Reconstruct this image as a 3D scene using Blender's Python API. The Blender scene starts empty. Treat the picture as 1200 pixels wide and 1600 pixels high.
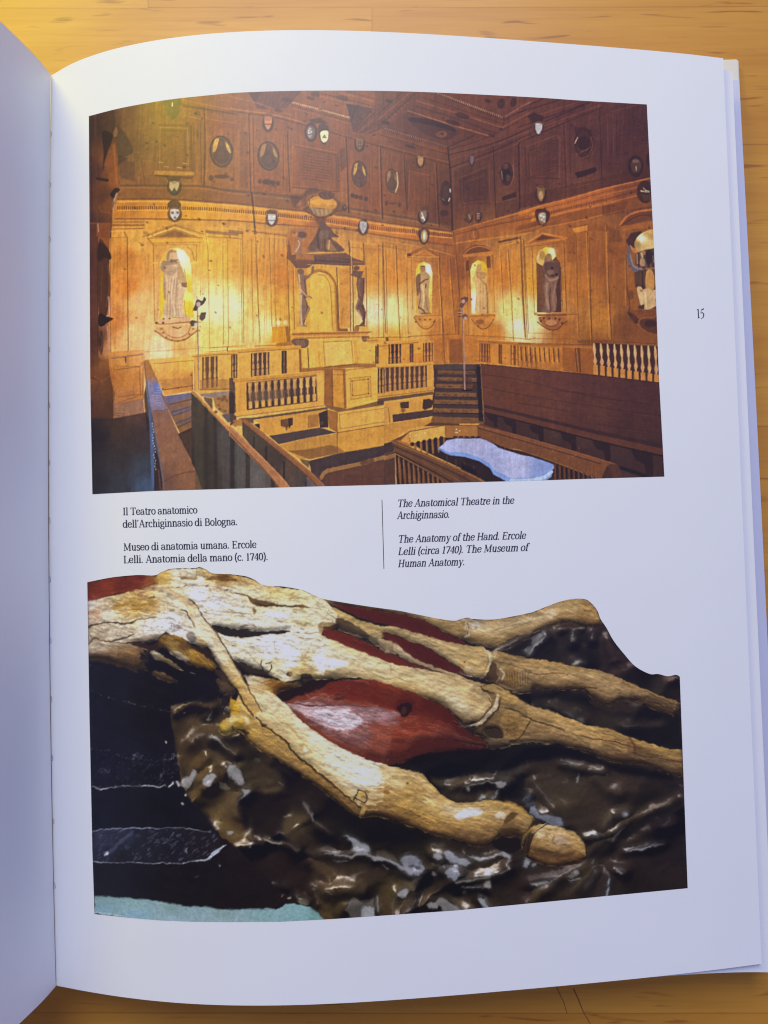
import bpy, bmesh, math, random
import numpy as np
from mathutils import Matrix, Vector

# =============================== camera, light, exposure ========================================
sc = bpy.context.scene
COL = sc.collection
ZG = .014                                   # height of the gutter above the table (metres)
CAM = np.array([0., -.01065463, .25427203 + ZG])
ROT = np.array([[.99966395, .0259218, .00022271], [-.02589423, .99892981, -.03832397], [-.00121589, .03830533, .99926534]])
FPX = 1200.                                 # focal length for a frame 1200 units wide
cam = bpy.data.cameras.new('camera'); cam_o = bpy.data.objects.new('camera', cam); COL.objects.link(cam_o)
m = Matrix(ROT.tolist()).to_4x4(); m.translation = Vector(CAM.tolist()); cam_o.matrix_world = m
cam.sensor_fit = 'HORIZONTAL'; cam.sensor_width = 36.; cam.lens = 36. * FPX / 1200.; cam.clip_start = .01; cam.clip_end = 50.
sc.camera = cam_o
sc.render.resolution_x, sc.render.resolution_y = 768, 1024
w = bpy.data.worlds.new('World'); sc.world = w; w.use_nodes = True
bg = w.node_tree.nodes['Background']
bg.inputs[1].default_value = .715
# the room: bluish daylight on the window side, dim and brown behind the photographer
nt = w.node_tree; tcw = nt.nodes.new('ShaderNodeTexCoord'); sx = nt.nodes.new('ShaderNodeSeparateXYZ'); mr = nt.nodes.new('ShaderNodeMapRange'); mx = nt.nodes.new('ShaderNodeMix')
mr.interpolation_type = 'SMOOTHSTEP'; mr.inputs[1].default_value = -.75; mr.inputs[2].default_value = .25; mx.data_type = 'RGBA'
mx.inputs[6].default_value = (.16, .11, .07, 1); mx.inputs[7].default_value = (.40, .475, 1.10, 1.)
nt.links.new(tcw.outputs['Generated'], sx.inputs[0]); nt.links.new(sx.outputs[1], mr.inputs[0]); nt.links.new(mr.outputs[0], mx.inputs[0]); nt.links.new(mx.outputs[2], bg.inputs[0])
vs = sc.view_settings; vs.view_transform = 'Standard'; vs.look = 'None'; vs.exposure = 0.; vs.gamma = 1.; vs.use_curve_mapping = False
try: sc.cycles.use_denoising = True; sc.cycles.filter_width = 1.15
except Exception: pass

def area(name, loc, target, size, power, col, shape='RECTANGLE', size_y=None):
    l = bpy.data.lights.new(name, 'AREA'); l.shape = shape; l.size = size; l.size_y = size_y or size; l.energy = power; l.color = col
    o = bpy.data.objects.new(name, l); COL.objects.link(o); o.location = loc
    d = Vector(target) - Vector(loc); o.rotation_euler = d.to_track_quat('-Z', 'Y').to_euler()
    return o
# cool daylight from the window beyond the top of the book, and a yellow desk lamp at its upper left
area('window_light', (-.10, 1.1, 1.2), (0, 0, 0), .9, 15.8, (.99, 1., .975), size_y=.8)
area('desk_lamp', (-.34, .50, .42), (-.10, .16, 0), .18, 1.45, (1., .90, .01), 'DISK')

# =============================== helpers ===========================================================
def lin(c):
    c = np.asarray(c, np.float64) / 255.
    return np.where(c <= .04045, c / 12.92, ((c + .055) / 1.055) ** 2.4)
def tag(o, label=None, cat=None, group=None, kind=None):
    for k_, v_ in (('label', label), ('category', cat), ('group', group), ('kind', kind)):
        if v_: o[k_] = v_
    return o
def mesh_obj(name, verts, faces, mat, parent=None, smooth=True):
    me = bpy.data.meshes.new(name); me.from_pydata([tuple(map(float, q)) for q in verts], [], [tuple(map(int, q)) for q in faces]); me.update()
    if smooth: me.polygons.foreach_set('use_smooth', [True] * len(me.polygons))
    o = bpy.data.objects.new(name, me); COL.objects.link(o); me.materials.append(mat)
    if parent: o.parent = parent
    return o
class Nodes:
    def __init__(s, name):
        s.m = bpy.data.materials.new(name); s.m.use_nodes = True; s.t = s.m.node_tree; s.b = s.t.nodes['Principled BSDF']
    def n(s, kind, **kw):
        q = s.t.nodes.new(kind)
        for a, v in kw.items():
            if a.startswith('i_'):
                key = a[2:]; q.inputs[int(key) if key.isdigit() else key.replace('_', ' ')].default_value = v
            else: setattr(q, a, v)
        return q
    def l(s, a, b, out=0, inp=0):
        s.t.links.new(a.outputs[out], b.inputs[inp]); return b
    def math(s, op, a, b=None, c=None):
        q = s.n('ShaderNodeMath', operation=op)
        for i, v in enumerate((a, b, c)):
            if v is None: continue
            if isinstance(v, (int, float)): q.inputs[i].default_value = v
            else: s.t.links.new(v, q.inputs[i])
        return q.outputs[0]
    def mix(s, f, a, b, mode='MIX'):
        q = s.n('ShaderNodeMix', data_type='RGBA', blend_type=mode)
        for i, v in ((0, f), (6, a), (7, b)):
            if hasattr(v, 'links'): s.t.links.new(v, q.inputs[i])
            else: q.inputs[i].default_value = v if not isinstance(v, tuple) else (*v, 1.)[:4]
        return q.outputs[2]
def paper(name, col, rough=.5, spec=.35, fibre=.03):
    k = Nodes(name); tc = k.n('ShaderNodeTexCoord')
    n1 = k.n('ShaderNodeTexNoise', i_Scale=900., i_Detail=3.); k.l(tc, n1, 3)
    n2 = k.n('ShaderNodeTexNoise', i_Scale=22., i_Detail=3.); k.l(tc, n2, 3)
    f = k.math('ADD', k.math('MULTIPLY', n1.outputs[0], fibre), k.math('MULTIPLY', n2.outputs[0], fibre))
    c = k.mix(f, tuple(col), tuple(x * .7 for x in col)); k.t.links.new(c, k.b.inputs['Base Color'])
    k.b.inputs['Roughness'].default_value = rough; k.b.inputs['Specular IOR Level'].default_value = spec
    n3 = k.n('ShaderNodeTexNoise', i_Scale=14., i_Detail=2.); k.l(tc, n3, 3)
    hgt = k.math('ADD', k.math('MULTIPLY', n1.outputs[0], .00003), k.math('MULTIPLY', n3.outputs[0], .0016))
    bp = k.n('ShaderNodeBump', i_Strength=.5, i_Distance=1.); k.t.links.new(hgt, bp.inputs['Height']); k.l(bp, k.b, 0, k.b.inputs.find('Normal'))
    return k.m
PAPER = paper('coated_paper', (.82, .83, .82), .5, .22)
PAPER_LEFT = PAPER
PAPER_EDGE = paper('cut_page_edges', (.72, .70, .66), .7, .2, .06)
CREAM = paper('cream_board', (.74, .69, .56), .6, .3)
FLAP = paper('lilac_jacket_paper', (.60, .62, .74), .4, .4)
THREAD = paper('grey_thread', (.34, .35, .44), .8, .2)
ink = Nodes('dark_print_ink'); ink.b.inputs['Base Color'].default_value = (.022, .023, .05, 1); ink.b.inputs['Roughness'].default_value = .45; INK = ink.m
pr = Nodes('gloss_print'); at_ = pr.n('ShaderNodeAttribute', attribute_name='print_ink'); pr.l(at_, pr.b, 0, pr.b.inputs.find('Base Color'))
pr.b.inputs['Roughness'].default_value = .3; pr.b.inputs['Specular IOR Level'].default_value = .42; PRINT = pr.m

# =============================== the table ===========================================================
def wood():
    k = Nodes('varnished_beech'); tc = k.n('ShaderNodeTexCoord'); sp = k.n('ShaderNodeSeparateXYZ'); k.l(tc, sp, 3)
    x, y = sp.outputs[0], sp.outputs[1]
    W = .0503
    v = k.math('DIVIDE', k.math('ADD', y, -.1807 + 10 * W), W); row = k.math('FLOOR', v); fy = k.math('FRACT', v)
    wn = k.n('ShaderNodeTexWhiteNoise', noise_dimensions='1D'); k.t.links.new(row, wn.inputs['W'])
    u = k.math('DIVIDE', k.math('ADD', k.math('ADD', x, .084), k.math('MULTIPLY', wn.outputs[0], .45)), .31); colm = k.math('FLOOR', u); fx = k.math('FRACT', u)
    pid = k.math('ADD', k.math('MULTIPLY', row, 7.31), k.math('MULTIPLY', colm, 3.17))
    wn2 = k.n('ShaderNodeTexWhiteNoise', noise_dimensions='1D'); k.t.links.new(pid, wn2.inputs['W'])
    def grain(sx, sy, detail, dist=0.):
        c = k.n('ShaderNodeCombineXYZ'); k.t.links.new(k.math('MULTIPLY', x, sx), c.inputs[0]); k.t.links.new(k.math('MULTIPLY', y, sy), c.inputs[1]); k.t.links.new(k.math('MULTIPLY', wn2.outputs[0], 60.), c.inputs[2])
        q = k.n('ShaderNodeTexNoise', i_Scale=1., i_Detail=detail, i_Roughness=.6, i_Distortion=dist); k.l(c, q); return q.outputs[0]
    g1, g2, g3, g4 = grain(9, 150, 6, .6), grain(30, 900, 3), grain(38, 330, 2, .5), grain(5, 26, 3, 1.2)
    def ramp(f, a, b):
        q = k.n('ShaderNodeMapRange', i_1=a, i_2=b); k.t.links.new(f, q.inputs[0]); return q.outputs[0]
    c = k.mix(ramp(g1, .35, .68), (.60, .30, .042), (.52, .24, .03))
    c = k.mix(k.math('MULTIPLY', ramp(g4, .45, .7), .5), c, (.43, .17, .018))
    c = k.mix(k.math('MULTIPLY', ramp(g2, .5, .75), .35), c, (.42, .14, .018))
    c = k.mix(k.math('MULTIPLY', ramp(g3, .615, .70), .65), c, (.22, .07, .012))
    c = k.mix(k.math('MULTIPLY', wn2.outputs[0], .22), c, (.50, .17, .02))
    jy = k.math('LESS_THAN', k.math('ABSOLUTE', k.math('ADD', fy, -.5)), .4945); jx = k.math('LESS_THAN', k.math('ABSOLUTE', k.math('ADD', fx, -.5)), .4991)
    j = k.math('SUBTRACT', 1., k.math('MULTIPLY', jy, jx))
    c = k.mix(k.math('MULTIPLY', k.math('MULTIPLY', j, ramp(g4, .3, .62)), .38), c, (.20, .06, .010))
    k.t.links.new(c, k.b.inputs['Base Color'])
    k.t.links.new(ramp(g1, .2, .8), k.n('ShaderNodeMath').inputs[0])
    k.b.inputs['Roughness'].default_value = .34; k.b.inputs['Specular IOR Level'].default_value = .33
    bp = k.n('ShaderNodeBump', i_Strength=.12, i_Distance=.0004); k.t.links.new(k.math('SUBTRACT', g1, j), bp.inputs['Height']); k.l(bp, k.b, 0, k.b.inputs.find('Normal'))
    return k.m
bm = bmesh.new(); bmesh.ops.create_cube(bm, size=1.); bmesh.ops.scale(bm, vec=(1.5, .9, .03), verts=bm.verts); bmesh.ops.bevel(bm, geom=bm.edges[:], offset=.003, segments=2, affect='EDGES')
me = bpy.data.meshes.new('table_top'); bm.to_mesh(me); bm.free(); me.materials.append(wood())
table = bpy.data.objects.new('table_top', me); COL.objects.link(table); table.location = (0, 0, -.015); table.rotation_euler[2] = math.radians(-1.45); tag(table, kind='structure')

def crack(pts, wd):                         # old cracks along the near edge of the table
    d = np.array([[(x - 600) / FPX, -(y - 800) / FPX, -1.] for x, y in pts]) @ ROT.T; Q = CAM + d * ((.00012 - CAM[2]) / d[:, 2])[:, None]
    V = [q + s * np.array([wd, 0, 0]) * k for q, k in zip(Q, np.linspace(1., .5, len(Q))) for s in (-1, 1)]
    o = mesh_obj('crack', V, [(2 * i, 2 * i + 1, 2 * i + 3, 2 * i + 2) for i in range(len(Q) - 1)], CRACK, None, False); o.parent = table; o.matrix_parent_inverse = table.matrix_world.inverted()
ck = Nodes('dark_crack'); ck.b.inputs['Base Color'].default_value = (.15, .055, .012, 1); CRACK = ck.m
bpy.context.view_layer.update()
crack([(866, 1532), (874, 1552), (881, 1566), (886, 1584)], .00014); crack([(896, 1545), (904, 1562), (911, 1580), (926, 1606)], .0002)
# =============================== the book ===========================================================
HALF = .15                                    # half the page height
TX = np.array([-108.97, -99.15, -88.53, -77.42, -66.01, -54.44, -42.81, -31.16, -19.53, -7.91, 3.69, 15.28, 26.85, 38.42, 49.98, 61.51, 73.02, 84.49, 95.94, 107.38, 118.88]) / 1000
TZ = np.array([0.0, 6.23, 11.04, 14.61, 17.15, 18.79, 19.67, 19.92, 19.64, 18.93, 17.88, 16.56, 15.07, 13.44, 11.73, 9.98, 8.2, 6.36, 4.43, 2.31, -0.13]) / 1000 + ZG
BX = np.array([-108.88, -98.02, -86.98, -75.78, -64.47, -53.08, -41.65, -30.19, -18.73, -7.26, 4.19, 15.62, 27.04, 38.45, 49.85, 61.24, 72.62, 84.0, 95.37, 106.71, 118.01]) / 1000
BZ = np.array([2.86, 6.43, 9.62, 12.26, 14.26, 15.6, 16.32, 16.52, 16.27, 15.68, 14.84, 13.84, 12.73, 11.55, 10.32, 9.03, 7.65, 6.17, 4.55, 2.76, 0.82]) / 1000 + ZG
UU = np.linspace(0, 1, 21)
def hermite(u, Y):                          # smooth curve through the 21 measured stations of a page edge
    u = np.clip(np.asarray(u, float), 0, 1) * 20; i = np.clip(u.astype(int), 0, 19); f = u - i
    d = np.gradient(Y); h = f * f
    return Y[i] * (1 + 2 * f) * (1 - f) ** 2 + d[i] * f * (1 - f) ** 2 + Y[i + 1] * h * (3 - 2 * f) + d[i + 1] * h * (f - 1)
# the gutter bows a little to the left between its two ends
def page(u, v):                             # u: gutter 0 .. fore-edge 1, v: foot 0 .. head 1
    bow = -.0016 * 4 * v * (1 - v) * np.clip(1 - u / .12, 0, 1) ** 2
    x = hermite(u, BX) * (1 - v) + hermite(u, TX) * v + bow
    return np.stack([x, -HALF + 2 * HALF * v + 0 * x, hermite(u, BZ) * (1 - v) + hermite(u, TZ) * v], -1)
def normal(u, v):
    a = page(u + .002, v) - page(u - .002, v); b = page(u, v + .002) - page(u, v - .002); n = np.cross(a, b)
    return n / np.linalg.norm(n, axis=-1, keepdims=True)
def frame(P):                               # position in the reference frame, 1200 x 1600
    q = (P - CAM) @ ROT
    return np.stack([600 + FPX * q[..., 0] / -q[..., 2], 800 - FPX * q[..., 1] / -q[..., 2]], -1)
def on_page(X, Y):                          # where on the sheet a printed mark sits: (u, v)
    X, Y = np.asarray(X, float), np.asarray(Y, float)
    u = np.clip((X - 80) / 1080, .01, .99); v = np.clip((1545 - Y) / 1440, 0, 1); e = 1e-4
    for _ in range(9):
        p0 = frame(page(u, v)); pu = (frame(page(u + e, v)) - p0) / e; pv = (frame(page(u, v + e)) - p0) / e
        rx, ry = X - p0[..., 0], Y - p0[..., 1]; det = pu[..., 0] * pv[..., 1] - pu[..., 1] * pv[..., 0]
        u = np.clip(u + (rx * pv[..., 1] - ry * pv[..., 0]) / det, .0, .9985); v = np.clip(v + (ry * pu[..., 0] - rx * pu[..., 1]) / det, 0, 1)
    return u, v
def grid_faces(nu, nv, off=0, flip=False):
    i, j = np.meshgrid(np.arange(nu - 1), np.arange(nv - 1), indexing='ij'); a = (i * nv + j).ravel() + off
    f = np.stack([a, a + nv, a + nv + 1, a + 1], 1)
    return f[:, ::-1] if flip else f
def closed(name, top, bot, mat, parent):
    # two skins and a rim with vertices of its own, so that the flat faces keep their own shading
    nu, nv, _ = top.shape; N = nu * nv; V = [top.reshape(-1, 3), bot.reshape(-1, 3)]
    F = list(map(tuple, grid_faces(nu, nv))) + list(map(tuple, grid_faces(nu, nv, N, True)))
    rim = [i * nv for i in range(nu)] + [(nu - 1) * nv + j for j in range(1, nv)] + [i * nv + nv - 1 for i in range(nu - 2, -1, -1)] + [j for j in range(nv - 2, 0, -1)]
    V += [V[0][rim], V[1][rim]]; R = len(rim); nf = len(F)
    F += [(2 * N + a, 2 * N + R + a, 2 * N + R + (a + 1) % R, 2 * N + (a + 1) % R) for a in range(R)]
    o = mesh_obj(name, np.concatenate(V), F, mat, parent)
    for p in o.data.polygons[nf:]: p.use_smooth = False
    return o
def sheet(name, top, mat, parent, thick=.00016):
    # top: (nu, nv, 3) points of the upper side; gives a closed leaf of paper
    du = np.gradient(top, axis=0); dv = np.gradient(top, axis=1); n = np.cross(du, dv); n /= np.linalg.norm(n, axis=-1, keepdims=True)
    return closed(name, top, top - n * thick, mat, parent)
book = bpy.data.objects.new('open_book', None); COL.objects.link(book); book.location = (0, 0, 0)
tag(book, 'large open art book with two colour photographs on its page, on a wooden table', 'book')
Ug, Vg = np.meshgrid(np.r_[np.linspace(0, .12, 40)[:-1], np.linspace(.12, 1, 120)], np.linspace(0, 1, 24), indexing='ij')
right_page = sheet('page', page(Ug, Vg), PAPER, book); tag(right_page, 'white glossy page numbered 15 with two printed photographs and captions')
# the leaf below, slipped a few millimetres towards the foot and the fore-edge
q = page(Ug, Vg); s_ = Ug
q2 = q.copy(); q2[..., 0] += .0042 * s_ + .0008 * s_ * (1 - Vg); q2[..., 1] += -.0031 * s_ ** 9 * (1 + .4 * (1 - Vg)); q2[..., 2] += -.0005 - .0022 * s_ ** 3
tag(sheet('page', q2, PAPER, book), 'leaf peeping out under the numbered page')
# the block of leaves
def solid(name, top, zb, mat):
    bot = top.copy(); bot[..., 2] = zb
    return closed(name, top, bot, mat, book)
q3 = page(Ug * .995, Vg); q3[..., 1] *= .985; q3[..., 2] = np.maximum(q3[..., 2] - .0011 - .0032 * s_ ** 3, .0046); q3[..., 0] += .0012 * s_
blk = solid('page_block', q3, .0034, PAPER_EDGE)
# boards, cream with a lilac jacket flap
def slab(name, x0, x1, y0, y1, z0, z1, mat, parent, bev=.0006):
    bm = bmesh.new(); bmesh.ops.create_cube(bm, size=1.); bmesh.ops.scale(bm, vec=(x1 - x0, y1 - y0, z1 - z0), verts=bm.verts); bmesh.ops.translate(bm, vec=((x0 + x1) / 2, (y0 + y1) / 2, (z0 + z1) / 2), verts=bm.verts)
    bmesh.ops.bevel(bm, geom=bm.edges[:], offset=bev, segments=2, affect='EDGES')
    me = bpy.data.meshes.new(name); bm.to_mesh(me); bm.free(); me.materials.append(mat); o = bpy.data.objects.new(name, me); COL.objects.link(o); o.parent = parent; return o
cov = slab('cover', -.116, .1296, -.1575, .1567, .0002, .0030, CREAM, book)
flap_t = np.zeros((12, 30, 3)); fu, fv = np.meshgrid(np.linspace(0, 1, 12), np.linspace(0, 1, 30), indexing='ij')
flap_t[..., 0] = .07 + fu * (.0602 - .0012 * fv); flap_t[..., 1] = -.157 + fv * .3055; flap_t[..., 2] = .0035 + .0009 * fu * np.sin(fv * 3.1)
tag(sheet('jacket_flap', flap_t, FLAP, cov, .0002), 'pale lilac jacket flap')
# left hand leaves: they stand almost upright at the gutter and arch away to the left
LPX = np.array([-109.0, -109.2, -109.6, -110.9, -112.4, -114.2, -117, -122, -131, -144, -162, -186, -214, -240, -262]) / 1000
LPZ = np.array([0.6, 5, 10, 18, 26, 34, 44, 54, 63, 69, 71, 68, 59, 46, 32]) / 1000 + ZG
def left_leaf(off=0., drop=0., ext=0.):
    s = np.r_[0, np.cumsum(np.hypot(np.diff(LPX), np.diff(LPZ)))]; tq = np.linspace(0, 1, 80) ** 1.4 * s[-1] * (1 - drop)
    P_ = np.vstack([np.interp(np.linspace(0, s[-1], 300), s, LPX), np.interp(np.linspace(0, s[-1], 300), s, LPZ)])
    for _ in range(30): P_[:, 1:-1] = (P_[:, :-2] + 2 * P_[:, 1:-1] + P_[:, 2:]) / 4
    S_ = np.linspace(0, s[-1], 300); xx, zz = np.interp(tq, S_, P_[0]), np.interp(tq, S_, P_[1])
    vv = np.linspace(0, 1, 24); out = np.zeros((80, 24, 3)); bow = -.0016 * 4 * vv * (1 - vv)
    t_ = np.gradient(np.stack([xx, zz], 1), axis=0); t_ /= np.linalg.norm(t_, axis=1, keepdims=True)
    out[..., 0] = (xx - t_[:, 1] * off)[:, None] + bow[None] * np.exp(-tq / .02)[:, None] + .0001
    out[..., 1] = (-HALF + 2 * HALF * vv)[None] * (1 + ext); out[..., 2] = (zz + t_[:, 0] * off)[:, None] + .0026 * (1 - vv)[None] * np.exp(-tq / .012)[:, None]
    return out
L0 = left_leaf(); tag(sheet('page', L0[::-1], PAPER_LEFT, book), 'blank left hand page standing up steeply from the gutter')
for i in range(1, 4): sheet('page', left_leaf(.0006 * i, .01 * i)[::-1], PAPER, book)
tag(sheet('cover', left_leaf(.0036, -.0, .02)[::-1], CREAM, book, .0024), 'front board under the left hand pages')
# sewing: short loops of thread down the gutter
for i, yy in enumerate([215, 298, 387, 475, 564, 653, 743, 834, 926, 1020, 1110, 1200, 1295, 1392]):
    v = (1540 - yy) / 1422.; x = float(page(np.array(.0012), np.array(v))[0]); y = -HALF + 2 * HALF * v; z = float(page(np.array(.0012), np.array(v))[2]) + .0001
    ps = [(x - .0001, y + .001 + .0002 * (i % 3), z - .0002), (x + .0002, y + .0005, z + .0001), (x + .0003, y - .0004, z + .00012), (x - .0001, y - .0009, z - .0002)]
    V, F = [], []
    for a, p in enumerate(ps):
        for b in range(6): V.append((p[0] + .00011 * math.cos(b * 1.047), p[1], p[2] + .00011 * math.sin(b * 1.047)))
    for a in range(3):
        for b in range(6): F.append((a * 6 + b, a * 6 + (b + 1) % 6, a * 6 + 6 + (b + 1) % 6, a * 6 + 6 + b))
    mesh_obj('stitch', V, F, THREAD, book)
# =============================== printing ===========================================================
# ---- ink painter: a small numpy rasteriser used for the two printed pictures -----------------
class Ink:
    def __init__(s, x0, y0, x1, y1, seed=1):
        s.x0, s.y0, s.w, s.h = x0, y0, x1 - x0, y1 - y0
        s.a = np.zeros((s.h, s.w, 3), np.float32)
        s.X, s.Y = np.meshgrid(np.arange(s.w, dtype=np.float32) + x0 + .5,
                               np.arange(s.h, dtype=np.float32) + y0 + .5)
        s.rng = np.random.default_rng(seed)
        s.T = (0., 0., 1.)
        s.nz = {}
    def tile(s, ox, oy, k=5.):
        s.T = (ox, oy, k)
    def pt(s, p):
        p = np.asarray(p, np.float64).reshape(-1, 2)
        return p / s.T[2] + np.array(s.T[:2])
    def L(s, v):
        return v / s.T[2]
    # value noise on the whole canvas, cached; sx, sy = feature size in px, ang = grain direction
    def noise(s, sx, sy, ang=0., octv=3, seed=0):
        k = (sx, sy, ang, octv, seed)
        if k not in s.nz:
            rng = np.random.default_rng(seed * 7919 + int(sx * 13) + int(sy * 101) + 5)
            c, d = math.cos(ang), math.sin(ang)
            U = (s.X * c + s.Y * d); V = (-s.X * d + s.Y * c)
            out = np.zeros_like(U); amp = 1.; tot = 0.
            for o in range(octv):
                u = U / sx * 2 ** o; v = V / sy * 2 ** o
                iu = np.floor(u).astype(np.int64); iv = np.floor(v).astype(np.int64)
                fu = u - iu; fv = v - iv
                fu = fu * fu * (3 - 2 * fu); fv = fv * fv * (3 - 2 * fv)
                tab = rng.random((128, 128)).astype(np.float32)
                g = lambda i, j: tab[(iu + i) & 127, (iv + j) & 127]
                out += amp * ((g(0, 0) * (1 - fu) + g(1, 0) * fu) * (1 - fv) + (g(0, 1) * (1 - fu) + g(1, 1) * fu) * fv)
                tot += amp; amp *= .55
            s.nz[k] = (out / tot - .5) * 2.
        return s.nz[k]
    def box(s, lo, hi, m):
        i0 = max(0, int(lo[0] - s.x0 - m)); i1 = min(s.w, int(hi[0] - s.x0 + m) + 2)
        j0 = max(0, int(lo[1] - s.y0 - m)); j1 = min(s.h, int(hi[1] - s.y0 + m) + 2)
        if i1 <= i0 or j1 <= j0: return None
        return slice(j0, j1), slice(i0, i1)
    def put(s, sl, cov, col, mode='n'):
        t = s.a[sl]
        if callable(col): c = col(s.X[sl], s.Y[sl])
        elif isinstance(col, np.ndarray) and col.ndim == 3: c = col[sl]
        else: c = np.array(col, np.float32)
        cov = cov[..., None]
        if mode == 'n': t += (c - t) * cov
        elif mode == 'm': t *= 1 + (c / 255. - 1) * cov
        elif mode == 'a': t += c * cov
        elif mode == 's': t += (255 - np.clip(t, 0, 255)) * (c / 255.) * cov
    @staticmethod
    def smooth(p, n=6, closed=False):
        p = np.asarray(p, float)
        if len(p) < 3: return p
        q = np.vstack([p[-1:], p, p[:2]]) if closed else np.vstack([2 * p[:1] - p[1:2], p, 2 * p[-1:] - p[-2:-1]])
        o = []
        for i in range(1, len(q) - 2):
            a, b, c, d = q[i - 1], q[i], q[i + 1], q[i + 2]
            for t in np.arange(n) / n:
                o.append(.5 * (2 * b + (c - a) * t + (2 * a - 5 * b + 4 * c - d) * t * t + (3 * b - a - 3 * c + d) * t ** 3))
        if not closed: o.append(q[-2])
        return np.array(o)
    def sdf(s, p, sl):
        X, Y = s.X[sl], s.Y[sl]
        d2 = np.full(X.shape, 1e9, np.float32); ins = np.zeros(X.shape, bool)
        for (ax, ay), (bx, by) in zip(p, np.roll(p, -1, 0)):
            ex, ey = bx - ax, by - ay; l2 = ex * ex + ey * ey
            if l2 < 1e-9: continue
            wx, wy = X - ax, Y - ay
            t = np.clip((wx * ex + wy * ey) / l2, 0, 1)
            d2 = np.minimum(d2, (wx - ex * t) ** 2 + (wy - ey * t) ** 2)
            if ay != by:
                c = (Y < ay) != (Y < by)
                ins ^= c & (wx < ex * wy / ey)
        d = np.sqrt(d2)
        return np.where(ins, d, -d)
    # P: filled polygon.  cv = smooth it into a curve, sf = edge softness in px, rough = ragged edge
    def P(s, pts, col, op=1., sf=1., cv=False, mode='n', rough=0.):
        p = s.pt(pts); sf = max(.9, sf / s.T[2]); rough = rough / s.T[2]
        if cv: p = s.smooth(p, 5, True)
        sl = s.box(p.min(0), p.max(0), sf + rough)
        if sl is None: return
        d = s.sdf(p, sl)
        if rough: d = d + rough * s.noise(5., 5., 0, 2, 3)[sl]
        s.put(sl, np.clip(d / sf + .5, 0, 1) * op, col, mode)
    # S: stroke of width w (px of the tile), w may be (start, end) or a list
    def S(s, pts, w, col, op=1., sf=1., cv=True, mode='n', rough=0.):
        p = s.pt(pts); n0 = len(p); sf = max(.9, sf / s.T[2]); rough = rough / s.T[2]
        if cv and n0 > 2: p = s.smooth(p, 5)
        w = np.atleast_1d(np.asarray(w, float)) / s.T[2] / 2
        w = np.interp(np.linspace(0, 1, len(p)), np.linspace(0, 1, len(w)), w) if len(w) > 1 else np.full(len(p), w[0])
        sl = s.box(p.min(0), p.max(0), w.max() + sf + rough)
        if sl is None: return
        X, Y = s.X[sl], s.Y[sl]; best = np.full(X.shape, -1e9, np.float32)
        for i in range(len(p) - 1):
            ax, ay = p[i]; ex, ey = p[i + 1] - p[i]; l2 = ex * ex + ey * ey + 1e-9
            t = np.clip(((X - ax) * ex + (Y - ay) * ey) / l2, 0, 1)
            d = w[i] + (w[i + 1] - w[i]) * t - np.sqrt((X - ax - ex * t) ** 2 + (Y - ay - ey * t) ** 2)
            best = np.maximum(best, d)
        if rough: best = best + rough * s.noise(4., 4., 0, 2, 9)[sl]
        s.put(sl, np.clip(best / sf + .5, 0, 1) * op, col, mode)
    def E(s, cx, cy, rx, ry, col, op=1., sf=1., rot=0., mode='n'):
        c = s.pt((cx, cy))[0]; rx, ry = rx / s.T[2], ry / s.T[2]; sf = max(.9, sf / s.T[2]); m = max(rx, ry) + sf
        sl = s.box(c, c, m)
        if sl is None: return
        x, y = s.X[sl] - c[0], s.Y[sl] - c[1]; a = math.radians(rot)
        u, v = x * math.cos(a) + y * math.sin(a), -x * math.sin(a) + y * math.cos(a)
        r = np.sqrt((u / rx) ** 2 + (v / ry) ** 2)
        s.put(sl, np.clip((1 - r) * min(rx, ry) / sf + .5, 0, 1) * op, col, mode)
    def G(s, cx, cy, rx, ry, col, op=1., rot=0., mode='n', clip=None):
        c = s.pt((cx, cy))[0]; rx, ry = rx / s.T[2], ry / s.T[2]
        sl = s.box(c, c, 2.6 * max(rx, ry))
        if sl is None: return
        x, y = s.X[sl] - c[0], s.Y[sl] - c[1]; a = math.radians(rot)
        u, v = x * math.cos(a) + y * math.sin(a), -x * math.sin(a) + y * math.cos(a)
        k = np.exp(-((u / rx) ** 2 + (v / ry) ** 2)) * op
        if clip is not None: k = k * clip[sl]
        s.put(sl, k.astype(np.float32), col, mode)
    def mask(s, pts, sf=1., cv=False):
        p = s.pt(pts)
        if cv: p = s.smooth(p, 5, True)
        m = np.zeros((s.h, s.w), np.float32); sl = s.box(p.min(0), p.max(0), sf)
        m[sl] = np.clip(s.sdf(p, sl) / sf + .5, 0, 1)
        return m
    def grad(s, stops):
        # colour interpolated from scattered colour samples (px of the tile): [(x, y, (r, g, b)), ...]
        q = s.pt([(a, b) for a, b, c in stops]); C = np.array([c for a, b, c in stops], np.float32)
        def f(X, Y):
            W = 0.; o = 0.
            for (x, y), c in zip(q, C):
                k = 1. / (((X - x) ** 2 + (Y - y) ** 2) + 30.) ** 1.5
                W = W + k; o = o + k[..., None] * c
            return o / W[..., None]
        return f
    def mulnoise(s, n, amt, clip=None, sl=(slice(None), slice(None))):
        k = 1 + amt * n[sl]
        if clip is not None: k = 1 + (k - 1) * clip[sl]
        s.a[sl] *= k[..., None]

    def shift(s, dx, dy):
        # re-sample the canvas with a displacement field (bilinear)
        x = np.clip(s.X - s.x0 - .5 + dx, 0, s.w - 1.01); y = np.clip(s.Y - s.y0 - .5 + dy, 0, s.h - 1.01)
        i, j = x.astype(int), y.astype(int); fx, fy = (x - i)[..., None], (y - j)[..., None]; a = s.a
        s.a = (a[j, i] * (1 - fx) + a[j, i + 1] * fx) * (1 - fy) + (a[j + 1, i] * (1 - fx) + a[j + 1, i + 1] * fx) * fy
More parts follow.
